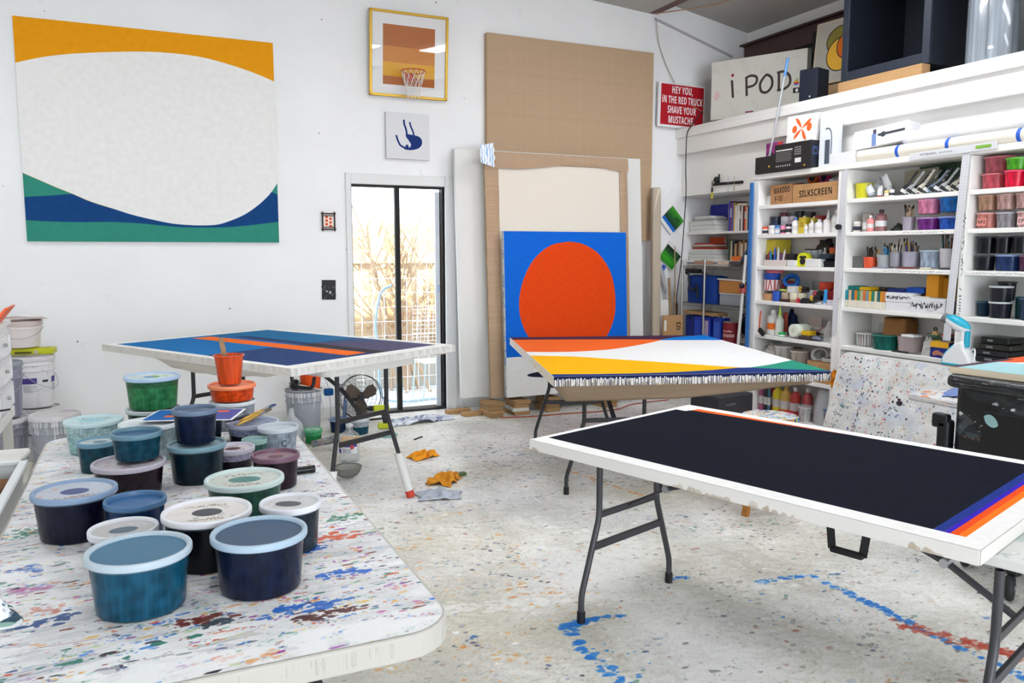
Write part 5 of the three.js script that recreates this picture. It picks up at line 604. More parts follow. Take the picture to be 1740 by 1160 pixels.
{ const t = thing('stretched_canvas', 'small canvas of pale blue, orange and white with a plum edge on the black cart', 'painting', [4.3, 1.021, -2.42], 0.12); const w = 0.86, d = 0.9; part(t, 'stretcher', rb(w, 0.035, d, 0.004), M('#d8c9b0', 0.8), [0, 0.0176, 0]); part(t, 'painted_face', at(new THREE.PlaneGeometry(w - 0.002, d - 0.002), 0, 0, 0, -PI / 2), M('#ffffff', 0.6, { map: tex(256, 256, (g) => { g.fillStyle = '#e2e4e5'; g.fillRect(0, 0, 256, 256); g.fillStyle = '#a5d2d8'; g.beginPath(); g.moveTo(0, 0); g.lineTo(110, 0); g.quadraticCurveTo(150, 90, 40, 170); g.lineTo(0, 220); g.fill(); g.fillStyle = '#ee5a1a'; g.beginPath(); g.moveTo(110, 0); g.lineTo(256, 0); g.lineTo(256, 60); g.quadraticCurveTo(180, 50, 130, 30); g.fill(); g.fillStyle = '#3f2036'; g.fillRect(0, 0, 170, 12); }) }), [0, 0.0356, 0]); }
// ---------------------------------------------------------------- what stands on the shelves
// kind, z along the wall, shelf height, distance behind the shelf's front edge, width, height, colours, label
const SHELF_ITEMS = [
["carton", -6.033, 2.1065, 0.04, 0.292, 0.19, 0.2, "#b0835a", "#a37850", "small cardboard carton inked M R D D D and F-10", {"ink": ["MARDDD", "F-10"]}],
["carton", -5.6, 2.1065, 0.03, 0.541, 0.17, 0.2, "#b58a5f", "#a67c53", "long cardboard carton inked SILKSCREEN", {"ink": ["SILKSCREEN"], "one": 1}],
["box", -6.26, 2.1065, 0.1, 0.075, 0.1, 0.075, "#e6e6e2", "", "small white carton beside the F-10 carton"],
["jar", -6.254, 2.1065, 0.22, 0.085, 0.197, 0.085, "#37b04a", "#2a9a3e", "green topped jar peeking behind the F-10 carton"],
["tape", -5.864, 2.2975, 0.22, 0.12, 0.051, 0.12, "#ee6a24", "#222226", "orange tape roll standing behind the SILKSCREEN carton"],
["tape", -5.714, 2.2905, 0.22, 0.108, 0.061, 0.108, "#ee3f96", "#2a2628", "pink tape roll standing behind the SILKSCREEN carton"],
["cup", -6.045, 2.1065, 0.24, 0.094, 0.21, 0.094, "#8d7f92", "#8d7f92", "purple grey cup behind the SILKSCREEN carton"],
["rag", -5.504, 2.2775, 0.12, 0.145, 0.05, 0.145, "#d9dbe0", "", "crumpled white paper lying on the SILKSCREEN carton"],
["jar", -6.261, 1.8225, 0.04, 0.072, 0.076, 0.072, "#e2dcd8", "#e0542f", "small white jar with orange lid on the jar shelf"],
["jar", -6.173, 1.8225, 0.04, 0.095, 0.088, 0.095, "#d9d6d4", "#e6e6e4", "white jar with black label band at the front of the jar shelf"],
["jar", -6.089, 1.8225, 0.04, 0.077, 0.088, 0.077, "#8fb0d8", "#3f78b8", "pale blue labelled jar with blue lid"],
["jar", -6.015, 1.8225, 0.04, 0.071, 0.083, 0.071, "#ef8fae", "#ef86a6", "all pink jar on the jar shelf"],
["jar", -5.945, 1.8225, 0.04, 0.062, 0.095, 0.062, "#e9d9dc", "#27252b", "white and red jar with black lid beside the pink jar"],
["bottle", -5.864, 1.8225, 0.04, 0.076, 0.155, 0.076, "#e4e4e2", "#4a90d0", "white squeeze bottle with blue shoulder, left of the yellow tin"],
["tin", -5.776, 1.8225, 0.05, 0.093, 0.164, 0.093, "#d9c138", "#b49a2a", "yellow tin on the jar shelf"],
["tin", -5.69, 1.8225, 0.1, 0.059, 0.157, 0.06, "#c9b43c", "#5a4a22", "brown and yellow tin with printed emblem"],
["bottle", -5.692, 1.8225, 0.02, 0.04, 0.084, 0.04, "#dedcda", "#e9e8e6", "smallest white dropper bottle before the brown tin"],
["bottle", -5.644, 1.8225, 0.03, 0.062, 0.12, 0.062, "#dddbd8", "#c9c7c4", "short white bottle before the red lidded jar"],
["bottle", -5.565, 1.8225, 0.03, 0.082, 0.125, 0.082, "#dcd9dc", "#e6e6e6", "white bottle with purple streaked label"],
["nozzle", -5.483, 1.8225, 0.05, 0.084, 0.208, 0.084, "#e2dede", "#e4e0e0", "tall white glue bottle with pointed nozzle"],
["bottle", -5.388, 1.8225, 0.05, 0.099, 0.199, 0.099, "#dbdad6", "#e6e5e2", "large round shouldered white bottle by the steel rule"],
["jar", -6.244, 1.8225, 0.13, 0.107, 0.177, 0.107, "#1f3358", "#1c2238", "navy jar with blue band in the back row of the jar shelf"],
["jar", -6.175, 1.8225, 0.22, 0.124, 0.175, 0.124, "#d9d4d6", "#e7e7e7", "white jar with a dark word band, back row beside the navy jar"],
["jar", -6.1, 1.8225, 0.13, 0.117, 0.173, 0.117, "#d4d0d6", "#dfe0e2", "white jar with violet tint in the back row, behind the pink jar"],
["jar", -6.002, 1.8225, 0.14, 0.063, 0.173, 0.063, "#cdb9cf", "#d8c6d8", "lilac jar in the back row beside the blue shouldered bottle"],
["jar", -6.04, 1.8225, 0.24, 0.102, 0.223, 0.102, "#20283a", "#1b2232", "dark slate jar at the very back of the jar shelf"],
["jar", -5.744, 1.8225, 0.2, 0.132, 0.17, 0.132, "#d2c9be", "#c8404a", "clear jar with red lid behind the white bottles"],
["jar", -6.26, 1.8225, 0.26, 0.075, 0.22, 0.075, "#a8646c", "#8f3844", "maroon lidded jar at the back, above the white jars"],
["jar", -5.929, 1.8225, 0.252, 0.114, 0.208, 0.114, "#5a4a52", "#3c3438", "dark brown jar at the back above the tins"],
["book", -6.231, 1.5125, 0.12, 0.131, 0.26, 0.2, "#d2bf42", "#2c3526", "yellow and black carton standing at the end of the tool shelf"],
["panel", -6.238, 1.5125, 0.32, 0.118, 0.2, 0.03, "#8d8d92", "", "grey metal plate leaning beside the yellow carton"],
["panel", -6.238, 1.5125, 0.24, 0.117, 0.22, 0.03, "#b08a5a", "", "brown board at the back of the tool shelf"],
["tray", -6.079, 1.5125, 0.03, 0.294, 0.06, 0.09, "#d9d0c8", "#d9d0c8", "long beige tray holding pens on the tool shelf"],
["pen", -6.239, 1.5205, 0.08, 0.022, 0.14, 0.022, "#b03a34", "", "red pen standing in the beige tray", {"lean": 0.12}],
["pen", -6.19, 1.5205, 0.08, 0.021, 0.15, 0.021, "#2f93c8", "", "sky blue pen standing in the beige tray", {"lean": -0.1}],
["pen", -6.144, 1.5205, 0.08, 0.021, 0.18, 0.021, "#2156c8", "", "thick royal blue pen standing in the beige tray", {"lean": 0.02}],
["pen", -6.108, 1.5205, 0.08, 0.021, 0.16, 0.021, "#c9d4dc", "", "silver pen standing in the beige tray", {"lean": 0.08}],
["pen", -6.088, 1.5205, 0.08, 0.021, 0.18, 0.021, "#e6e8ea", "", "white pen standing in the beige tray", {"lean": -0.05}],
["pen", -6.068, 1.5205, 0.08, 0.021, 0.12, 0.021, "#7a4a7a", "", "plum pen standing in the beige tray", {"lean": 0.15}],
["pen", -6.036, 1.5205, 0.08, 0.021, 0.16, 0.021, "#e2dfe2", "", "pale lilac pen standing in the beige tray", {"lean": 0.2}],
["panel", -6.091, 1.5125, 0.14, 0.111, 0.13, 0.03, "#b27a5a", "", "copper coloured wedge blade lying across the tray end"],
["box", -5.97, 1.5125, 0.12, 0.108, 0.12, 0.108, "#3c3b40", "", "black open box beside the beige tray"],
["box", -5.859, 1.5125, 0.03, 0.1, 0.06, 0.1, "#dcdde0", "", "white carton beside the yellow tape measure"],
["measure", -5.738, 1.5125, 0.02, 0.141, 0.12, 0.13, "#d6da1c", "#1d1e20", "yellow and black tape measure"],
["box", -5.58, 1.5125, 0.02, 0.178, 0.075, 0.13, "#dededb", "", "white carton before the red banded tub"],
["tubs", -5.776, 1.5125, 0.15, 0.171, 0.166, 0.171, "#cfd2d8", "#2a2a2e", "white tub with orange red band and dark lid"],
["jar", -5.674, 1.5125, 0.26, 0.059, 0.171, 0.059, "#a79e94", "#8d8680", "dusty glass jar behind the dark tools"],
["jar", -5.653, 1.5125, 0.17, 0.043, 0.16, 0.043, "#7d86a0", "#a8a8ac", "grey blue narrow jar behind the dark tools"],
["bottle", -5.581, 1.5125, 0.15, 0.043, 0.176, 0.043, "#b9bcbc", "#c9caca", "thin pale tube standing behind the dark tools"],
["rag", -5.68, 1.6405, 0.2, 0.203, 0.12, 0.16, "#4a4642", "", "tangle of dark wire heaped at the back of the tool shelf"],
["rag", -5.462, 1.5125, 0.05, 0.25, 0.09, 0.16, "#23252a", "", "heap of black tool pouches on the tool shelf"],
["box", -5.464, 1.5885, 0.04, 0.111, 0.045, 0.111, "#2b3542", "", "slate blue sanding block on the black pouches"],
["cup", -5.507, 1.6005, 0.16, 0.077, 0.09, 0.077, "#d9642a", "#c2541f", "orange cup with a wooden stick at the end of the tool shelf"],
["jar", -5.383, 1.5125, 0.1, 0.041, 0.1, 0.041, "#a82c40", "#8f2438", "small crimson bottle under the orange cup"],
["roll", -6.208, 1.1685, 0.05, 0.17, 0.07, 0.17, "#b98c62", "#b98c62", "wide cardboard core at the foot of the tape tower", {"core": 1}],
["roll", -6.202, 1.2695, 0.05, 0.168, 0.105, 0.168, "#e2d6d6", "#b0392f", "white tape roll printed with red arrows in the tape tower", {"arrows": 1}],
["roll", -6.209, 1.3755, 0.05, 0.158, 0.065, 0.158, "#1d4aa8", "#1d4aa8", "royal blue tape roll in the tape tower"],
["roll", -6.189, 1.4415, 0.06, 0.173, 0.028, 0.173, "#d9707c", "#c9606c", "pink tape roll capping the tape tower"],
["roll", -6.082, 1.1685, 0.04, 0.101, 0.1, 0.101, "#2250b0", "#5d9cd8", "blue tape roll with pale rim beside the arrow roll"],
["ring", -6.097, 1.2605, 0.18, 0.143, 0.08, 0.143, "#d04a46", "#b83e3c", "red tape ring leaning under the blue ring"],
["ring", -5.977, 1.3265, 0.08, 0.157, 0.08, 0.157, "#1f6ac8", "#174f9c", "blue tape ring lying slanted on the red ring"],
["roll", -6.0, 1.2695, 0.06, 0.147, 0.02, 0.147, "#c3dc6a", "#a9c24e", "lime green flat tape ring"],
["roll", -5.969, 1.1955, 0.05, 0.122, 0.066, 0.122, "#a8957d", "#8d7d68", "tan tape roll under the lime ring"],
["box", -5.881, 1.2605, 0.06, 0.096, 0.065, 0.096, "#dfdeda", "", "white square carton on the cream tape rolls"],
["roll", -5.863, 1.1985, 0.05, 0.092, 0.062, 0.092, "#d9d3bc", "#c5bea6", "cream tape roll under the white square carton"],
["roll", -5.776, 1.1985, 0.07, 0.083, 0.062, 0.083, "#d2ccb2", "#bfb89e", "cream tape roll beside the brown carton"],
["box", -5.84, 1.1685, 0.05, 0.072, 0.03, 0.072, "#a98a72", "", "brown labelled carton under the cream tape"],
["box", -5.95, 1.1685, 0.05, 0.14, 0.027, 0.13, "#4a2a2c", "", "dark red and black strip carton under the tan tape"],
["clamp", -5.773, 1.2705, 0.1, 0.12, 0.05, 0.04, "#17181b", "#e0b41c", "black clamp with yellow ring handle above the cream tape"],
["clamp", -5.558, 1.2005, 0.03, 0.114, 0.05, 0.04, "#17181b", "#e0b41c", "black clamp with yellow ring handle before the white tape"],
["clamp", -5.561, 1.2405, 0.08, 0.157, 0.05, 0.04, "#17181b", "#d03048", "black clamp with crimson handle under the orange tape"],
["clamp", -5.706, 1.1685, 0.03, 0.184, 0.05, 0.04, "#17181b", "#d02c3c", "black clamp with red handle flat on the shelf"],
["roll", -5.729, 1.2005, 0.14, 0.127, 0.09, 0.127, "#c7ccd4", "#e07a3a", "silver white tape roll with orange core"],
["roll", -5.573, 1.3005, 0.14, 0.157, 0.07, 0.157, "#d2401c", "#b83414", "wide orange red tape roll above the clamps"],
["panel", -5.922, 1.1685, 0.28, 0.161, 0.2, 0.03, "#aab4ae", "", "grey green glass plate at the back of the tape shelf"],
["rag", -5.51, 1.1685, 0.1, 0.155, 0.12, 0.155, "#1b1b1e", "", "black cloth bundle under the orange red tape"],
["tube", -5.433, 1.1685, 0.02, 0.042, 0.142, 0.06, "#2b8fd0", "#d9dde0", "bright blue paint tube standing at the front of the tape shelf"],
["panel", -5.457, 1.1685, 0.12, 0.083, 0.13, 0.03, "#a82a34", "", "red leaflet behind the blue tube"],
["box", -5.363, 1.1685, 0.03, 0.082, 0.05, 0.082, "#cfc9d2", "", "pale lilac carton beside the blue tube"],
["rag", -5.518, 1.1685, 0.03, 0.099, 0.03, 0.099, "#d0d2d4", "", "crumpled silver foil under the clamps"],
["bottle", -6.151, 0.8285, 0.05, 0.128, 0.246, 0.128, "#dcdbd9", "#e4e3e1", "white litre bottle with black and orange label", {"label2": "#e0722c"}],
["tube", -6.05, 0.8285, 0.14, 0.065, 0.227, 0.065, "#a8432c", "#d9d6d2", "red brown glue cartridge beside the litre bottle"],
["nozzle", -6.045, 0.8285, 0.05, 0.087, 0.299, 0.087, "#d3d8cc", "#b5d83c", "frosted bottle with long lime nozzle"],
["rag", -6.051, 0.8285, 0.2, 0.183, 0.2, 0.16, "#1c2a4e", "", "dark blue cloth bundle behind the frosted bottle"],
["bottle", -5.919, 0.8805, 0.27, 0.086, 0.09, 0.086, "#c9cdd0", "#dfe1e3", "small clear pump bottle behind the foam rollers"],
["roller", -5.858, 0.8755, 0.14, 0.239, 0.04, 0.13, "#cfe0bf", "#dfe8d2", "pale green foam roller lying on the glue shelf"],
["roller", -5.767, 0.8605, 0.02, 0.121, 0.045, 0.121, "#e2e8d8", "#c9d4ba", "cream foam roller seen end on", {"end": 1}],
["tray", -5.826, 0.8285, 0.14, 0.276, 0.035, 0.09, "#c9c4c2", "#b8b3b0", "shallow grey paint tray under the foam rollers"],
["jar", -5.971, 0.8285, 0.02, 0.075, 0.04, 0.075, "#1fae5a", "#1fae5a", "bright green bottle cap at the tray end"],
["box", -5.655, 0.8705, 0.04, 0.096, 0.04, 0.096, "#e0b31e", "", "yellow sponge block on the paint tray"],
["box", -5.668, 0.8285, 0.23, 0.14, 0.11, 0.13, "#d6d4d0", "", "white plaster block behind the yellow sponge"],
["panel", -5.728, 0.8285, 0.22, 0.162, 0.2, 0.03, "#b9aca0", "", "beige card leaning at the back of the glue shelf"],
["stick", -5.594, 0.8285, 0.02, 0.283, 0.03, 0.04, "#3a2a28", "", "dark long handled knife lying before the plastic cones"],
["stick", -5.613, 0.8705, 0.14, 0.218, 0.03, 0.04, "#2a2624", "", "black putty knife above the dark knife"],
["stick", -5.628, 0.9005, 0.14, 0.221, 0.012, 0.04, "#a8507a", "", "thin magenta rod slanting over the plaster block", {"lean": 0.5}],
["rag", -5.559, 0.8285, 0.03, 0.187, 0.04, 0.16, "#8d97ac", "", "blue grey crumpled film under the knives"],
["cone", -5.433, 0.8285, 0.06, 0.125, 0.19, 0.125, "#cfcfca", "#dededb", "stack of clear plastic cones"],
["cup", -5.337, 0.8285, 0.03, 0.075, 0.06, 0.075, "#c6c4bd", "#c6c4bd", "squat clear glass at the end of the glue shelf"],
["panel", -6.237, 0.8285, 0.18, 0.119, 0.2, 0.03, "#b8bcc0", "", "crumpled clear plastic sleeve hanging at the shelf end"],
["rag", -6.159, 0.6205, 0.06, 0.276, 0.1, 0.16, "#c6c2b8", "", "bundle of cream rags on the fifth shelf"],
["rag", -6.165, 0.5605, 0.02, 0.158, 0.07, 0.158, "#2a5fd0", "", "bright blue rag under the cream rags"],
["tubs", -6.03, 0.4505, 0.05, 0.193, 0.278, 0.193, "#d3cfca", "#e0ddd8", "white tub beside the blue rag"],
["tubs", -5.826, 0.4505, 0.06, 0.184, 0.253, 0.184, "#c9bfb2", "#d9d0c4", "stack of beige tubs under the glue shelf"],
["box", -6.058, 0.4505, 0.238, 0.128, 0.25, 0.128, "#a8805e", "", "brown carton deep behind the beige tubs"],
["panel", -5.74, 0.4505, 0.25, 0.134, 0.24, 0.03, "#c3c4c8", "", "pale plastic sleeves standing behind the carton"],
["carton", -5.453, 0.4505, 0.03, 0.299, 0.19, 0.2, "#b98f63", "#aa8058", "brown carton holding white foam rings", {"ink": ["R"]}],
["ring", -5.575, 0.6415, 0.08, 0.166, 0.08, 0.166, "#dcdcda", "#cfcfcd", "white foam disc leaning on the carton edge"],
["roll", -5.415, 0.6805, 0.15, 0.197, 0.05, 0.197, "#dededc", "#d2d2d0", "upper white foam disc in the carton"],
["roll", -5.443, 0.6255, 0.08, 0.175, 0.05, 0.175, "#d4d4d2", "#c8c8c6", "lower white foam disc in the carton"],
["bottle", -6.258, 0.0505, 0.06, 0.078, 0.3, 0.078, "#a85a7c", "#8f4a6a", "dusty rose paint bottle, first of the bottle row"],
["bottle", -6.196, 0.0505, 0.11, 0.077, 0.3, 0.077, "#c22a4a", "#a82440", "crimson paint bottle beside the dusty rose one"],
["bottle", -6.184, 0.0505, 0.06, 0.05, 0.3, 0.05, "#24252b", "#1b1c20", "black paint bottle in the bottle row"],
["bottle", -6.136, 0.0505, 0.06, 0.037, 0.3, 0.037, "#3f6a80", "#345a6c", "slim teal paint bottle beside the black one"],
["bottle", -6.053, 0.0505, 0.06, 0.114, 0.3, 0.114, "#d8c62e", "#c2b028", "yellow paint bottle in the bottle row"],
["bottle", -5.94, 0.0505, 0.06, 0.111, 0.3, 0.111, "#d9b45e", "#c29f4e", "ochre paint bottle in the bottle row"],
["bottle", -5.815, 0.0505, 0.06, 0.108, 0.3, 0.108, "#c0423f", "#e2e0de", "red paint bottle with white cap and label band"],
["bottle", -5.717, 0.0505, 0.12, 0.105, 0.3, 0.105, "#d05a5e", "#e6e4e2", "coral paint bottle with white cap and label band"],
["tubs", -5.648, 0.0505, 0.01, 0.134, 0.14, 0.134, "#dcdcde", "#d6d6d8", "white carton tub standing before the coral bottle"],
["cone", -5.469, 0.0505, 0.04, 0.244, 0.33, 0.244, "#dcdcdc", "#e6e6e6", "tall stack of white cups in clear wrap", {"up": 1}],
["tubs", -5.375, 0.0505, 0.05, 0.151, 0.16, 0.151, "#9aa0a6", "#2a62b8", "clear tub with blue lid beside the wrapped cups"],
["cup", -5.115, 2.1065, 0.04, 0.155, 0.13, 0.155, "#c9c21c", "#d2cc30", "yellow plastic cup on the upper shelf"],
["jar", -5.364, 2.1065, 0.239, 0.127, 0.23, 0.127, "#a35a45", "#b87a68", "reddish brown jar at the back behind the yellow cup"],
["tube", -4.991, 2.1065, 0.04, 0.074, 0.1, 0.074, "#c9ccd0", "#b9bcc2", "silver paint tube heap beside the yellow cup", {"lean": -0.5}],
["tube", -4.927, 2.1065, 0.06, 0.054, 0.1, 0.06, "#d9dadc", "#d04a4e", "white paint tube with red cap", {"lean": 0}],
["tube", -4.848, 2.1505, 0.08, 0.065, 0.14, 0.065, "#dcdde0", "#c9cacd", "white paint tube with red band leaning upward", {"lean": -0.5}],
["tube", -4.918, 2.1065, 0.12, 0.072, 0.06, 0.072, "#c3c6ca", "#e4e4e4", "silver paint tube lying under the banded tube", {"lean": -1.2}],
["rag", -5.019, 2.1065, 0.12, 0.183, 0.16, 0.16, "#bfc3c6", "", "clear plastic bag of tubes behind the paint tubes"],
["jar", -4.825, 2.1065, 0.03, 0.041, 0.05, 0.041, "#e0c06a", "#e6cf8a", "pale yellow bottle cap before the spreaders"],
["jar", -4.783, 2.1065, 0.04, 0.041, 0.055, 0.041, "#e2e2e0", "#eaeae8", "white bottle cap beside the pale yellow cap"],
["spreader", -4.699, 2.1085, 0.03, 0.091, 0.2, 0.091, "#26282c", "#d9d9d6", "paint smeared black spatula nearest the paint tubes", {"lean": 0.55}],
["spreader", -4.656, 2.1085, 0.042, 0.09, 0.2, 0.09, "#b9bcc0", "#2a2a2c", "grey bladed spatula with smeared neck", {"lean": 0.6000000000000001}],
["spreader", -4.613, 2.1085, 0.054, 0.089, 0.2, 0.089, "#1c1d20", "#d9d9d6", "thin black spatula between grey ones", {"lean": 0.65}],
["spreader", -4.542, 2.1085, 0.03, 0.087, 0.2, 0.087, "#d2cdbf", "#2a2a2c", "cream handled spatula caked with paint", {"lean": 0.55}],
["spreader", -4.5, 2.1085, 0.042, 0.086, 0.2, 0.086, "#2c2e33", "#d9d9d6", "wide black spatula with white specks", {"lean": 0.6000000000000001}],
["spreader", -4.46, 2.1085, 0.054, 0.085, 0.2, 0.085, "#8fa3bf", "#2a2a2c", "blue grey handled spatula", {"lean": 0.65}],
["spreader", -4.391, 2.1085, 0.03, 0.084, 0.2, 0.084, "#1e1f22", "#d9d9d6", "black spatula beside the blue grey one", {"lean": 0.55}],
["spreader", -4.352, 2.1085, 0.042, 0.083, 0.2, 0.083, "#c3c6c9", "#2a2a2c", "silver bladed long spatula", {"lean": 0.6000000000000001}],
["spreader", -4.313, 2.1085, 0.054, 0.082, 0.2, 0.082, "#2a2c30", "#d9d9d6", "black spatula with cream smears", {"lean": 0.65}],
["spreader", -4.247, 2.1085, 0.03, 0.08, 0.2, 0.08, "#c9c2ae", "#2a2a2c", "tan handled spatula among the dark ones", {"lean": 0.55}],
["spreader", -4.209, 2.1085, 0.042, 0.079, 0.2, 0.079, "#24262a", "#d9d9d6", "last dark spatula beside the steel square", {"lean": 0.6000000000000001}],
["panel", -4.547, 2.1065, 0.3, 0.383, 0.249, 0.03, "#2a4a30", "", "dark green board at the back of the spatula shelf"],
["panel", -4.672, 2.1065, 0.24, 0.315, 0.22, 0.03, "#8d8a76", "", "khaki card with a handwritten line behind the spatulas"],
["jar", -5.143, 1.8225, 0.05, 0.07, 0.092, 0.07, "#c6c0b8", "#dcd8d2", "small white jar at the end of the second shelf"],
["jar", -5.069, 1.8225, 0.08, 0.088, 0.156, 0.088, "#b5aca2", "#a8a098", "glass jar topped with a crumpled bag"],
["bottle", -4.985, 1.8225, 0.03, 0.067, 0.136, 0.067, "#e08a88", "#eae6e4", "pink bottle with white cap"],
["bottle", -4.908, 1.8225, 0.05, 0.096, 0.183, 0.096, "#8a5a5c", "#1c1b1e", "brown bottle with white label and black cap", {"label2": "#d6d4d4"}],
["rag", -4.76, 1.8225, 0.08, 0.127, 0.06, 0.127, "#2f342e", "", "tangle of dark green wire on the second shelf"],
["cup", -4.649, 1.8225, 0.06, 0.106, 0.11, 0.106, "#9a93a0", "#9a93a0", "clear cup of wooden stirrers", {"sticks": ["#d2b494", "#2c2736", "#caa988", "#d9bd9c"]}],
["tubs", -4.477, 1.8225, 0.04, 0.192, 0.099, 0.192, "#73277e", "#a884b4", "purple tub under the pink tub"],
["tubs", -4.481, 1.9515, 0.04, 0.184, 0.114, 0.184, "#ee8fb4", "#f0a0c0", "pink tub stacked on the purple tub"],
["tubs", -4.281, 1.8225, 0.04, 0.191, 0.099, 0.191, "#2557b8", "#7f92cc", "blue tub wrapped in plastic under the bright blue tub"],
["tubs", -4.284, 1.9565, 0.04, 0.201, 0.109, 0.201, "#1673c8", "#1a7ed6", "bright blue tub stacked on the wrapped blue tub"],
["cup", -5.009, 1.5125, 0.05, 0.124, 0.093, 0.124, "#d2502c", "#d2502c", "cup printed with red bricks, full of brushes", {"sticks": ["#2a2a34", "#8a6a42", "#b8a688", "#1c1c20"]}],
["cup", -4.867, 1.5125, 0.05, 0.146, 0.113, 0.146, "#9fa5a8", "#9fa5a8", "clear tub of blue handled brushes", {"sticks": ["#2f86b8", "#3a95c8", "#c9902f", "#2a7fb0"]}],
["cup", -4.745, 1.5275, 0.05, 0.098, 0.119, 0.098, "#8b8a94", "#8b8a94", "grey lattice cup of brushes", {"sticks": ["#d9d0c0", "#22252c", "#c48a4a", "#3a3a40"]}],
["cup", -4.618, 1.5275, 0.05, 0.156, 0.124, 0.156, "#9b98a6", "#9b98a6", "wide grey cup packed with brushes", {"sticks": ["#1d1f26", "#c9a050", "#2a3f8a", "#4a3a2c"]}],
["cup", -4.265, 1.5295, 0.03, 0.131, 0.145, 0.131, "#b7b5ba", "#b7b5ba", "tall clear cup of thick brushes by the steel square", {"sticks": ["#2c2c30", "#8a5a3a", "#2a6a6a", "#3a2f2a"]}],
["tubs", -4.443, 1.5275, 0.05, 0.185, 0.136, 0.185, "#a8b8cc", "#c3d2e2", "white tub with blue drips between the brush cups"],
["stick", -4.797, 1.5125, 0.01, 0.246, 0.012, 0.04, "#8a7f9a", "", "palette knife with lilac smear before the brush cups"],
["stick", -4.577, 1.5125, 0.055, 0.259, 0.014, 0.04, "#7a3a38", "", "long dark red handled brush lying before the cups"],
["stick", -4.377, 1.5125, 0.012, 0.157, 0.016, 0.04, "#c9c0a8", "", "short cream brush lying before the drip tub"],
["box", -5.134, 1.5125, 0.1, 0.116, 0.1, 0.116, "#6a6a6c", "", "grey sanding block beside the brick cup"],
["book", -5.316, 1.1685, 0.11, 0.031, 0.15, 0.2, "#c98a45", "#dcd6c6", "ochre sponge slice in the upright row"],
["book", -5.177, 1.1685, 0.03, 0.03, 0.15, 0.2, "#2a8a9a", "#dcd6c6", "teal sponge slice in the upright row"],
["book", -5.141, 1.1685, 0.03, 0.03, 0.15, 0.2, "#d8b28a", "#dcd6c6", "peach sponge slice in the upright row"],
["book", -5.11, 1.1685, 0.03, 0.03, 0.15, 0.2, "#1f6f7f", "#dcd6c6", "deep teal sponge slice in the upright row"],
["book", -5.079, 1.1685, 0.03, 0.03, 0.15, 0.2, "#d08038", "#dcd6c6", "orange sponge slice in the upright row"],
["book", -5.048, 1.1685, 0.03, 0.029, 0.15, 0.2, "#4a8a5a", "#dcd6c6", "green sponge slice in the upright row"],
["book", -5.017, 1.1685, 0.03, 0.029, 0.15, 0.2, "#b8b49a", "#dcd6c6", "stone sponge slice in the upright row"],
["book", -4.987, 1.1685, 0.03, 0.029, 0.15, 0.2, "#c9702f", "#dcd6c6", "rust sponge slice in the upright row"],
["book", -4.957, 1.1685, 0.03, 0.029, 0.15, 0.2, "#7d8fa0", "#dcd6c6", "slate sponge slice in the upright row"],
["book", -4.927, 1.1685, 0.03, 0.029, 0.15, 0.2, "#d8a52a", "#dcd6c6", "golden sponge slice in the upright row"],
["book", -4.897, 1.1685, 0.03, 0.028, 0.15, 0.2, "#2f7a6a", "#dcd6c6", "pine green sponge slice in the upright row"],
["book", -4.868, 1.1685, 0.03, 0.028, 0.15, 0.2, "#c9c29a", "#dcd6c6", "cream sponge slice in the upright row"],
["book", -4.839, 1.1685, 0.03, 0.028, 0.15, 0.2, "#2a5f6a", "#dcd6c6", "petrol sponge slice in the upright row"],
["book", -4.81, 1.1685, 0.03, 0.028, 0.15, 0.2, "#d6902a", "#dcd6c6", "amber sponge slice in the upright row"],
["book", -4.781, 1.1685, 0.03, 0.027, 0.15, 0.2, "#c98050", "#dcd6c6", "terracotta sponge slice in the upright row"],
["box", -5.131, 1.3205, 0.06, 0.123, 0.035, 0.123, "#1f7a72", "", "teal scrub pad stack on the sponge slices"],
["box", -5.012, 1.3205, 0.06, 0.113, 0.03, 0.113, "#d9b020", "", "yellow scrub pad on the sponge slices"],
["box", -4.968, 1.3205, 0.17, 0.147, 0.025, 0.13, "#4a4038", "", "dark brush heads lying on the sponge slices"],
["carton", -4.64, 1.1685, 0.03, 0.248, 0.07, 0.2, "#d8d8da", "#cfcfd2", "lower white carton with an orange sticker", {"ink": []}],
["carton", -4.645, 1.2405, 0.03, 0.249, 0.075, 0.2, "#dedee0", "#d2d2d6", "upper white scribbled carton of brushes", {"ink": ["~"], "one": 1}],
["carton", -4.364, 1.1685, 0.02, 0.313, 0.115, 0.2, "#d9d9dc", "#cccccf", "wide white scribbled carton by the steel square", {"ink": ["~"], "one": 1}],
["box", -4.717, 1.3175, 0.08, 0.166, 0.03, 0.13, "#2a3a78", "", "dark blue handles heaped on the scribbled carton"],
["box", -4.55, 1.3175, 0.1, 0.165, 0.045, 0.13, "#2450a8", "", "royal blue handle bundle at the back of the sponge shelf"],
["box", -4.385, 1.2855, 0.09, 0.11, 0.186, 0.11, "#d8962c", "", "upright yellow sponge block"],
["box", -4.273, 1.2855, 0.14, 0.113, 0.16, 0.113, "#c08424", "", "yellow sponge block behind the upright one"],
["stick", -4.407, 1.2855, 0.05, 0.211, 0.012, 0.04, "#d0ccc6", "", "white rod lying across the wide carton"],
["rag", -4.501, 1.2835, 0.12, 0.162, 0.06, 0.16, "#6a5a48", "", "heap of brown leather scraps in the wide carton"],
["tubs", -5.083, 0.8285, 0.1, 0.217, 0.117, 0.217, "#d2d0cc", "#d8d6d2", "white tub with black drips", {"drips": 1}],
["panel", -5.02, 0.8285, 0.32, 0.125, 0.2, 0.03, "#c3c0bc", "", "curved grey card behind the teal tub"],
["tubs", -4.826, 0.8285, 0.015, 0.233, 0.125, 0.233, "#14645a", "#1a7468", "open teal tub at the shelf edge above the leaning table"],
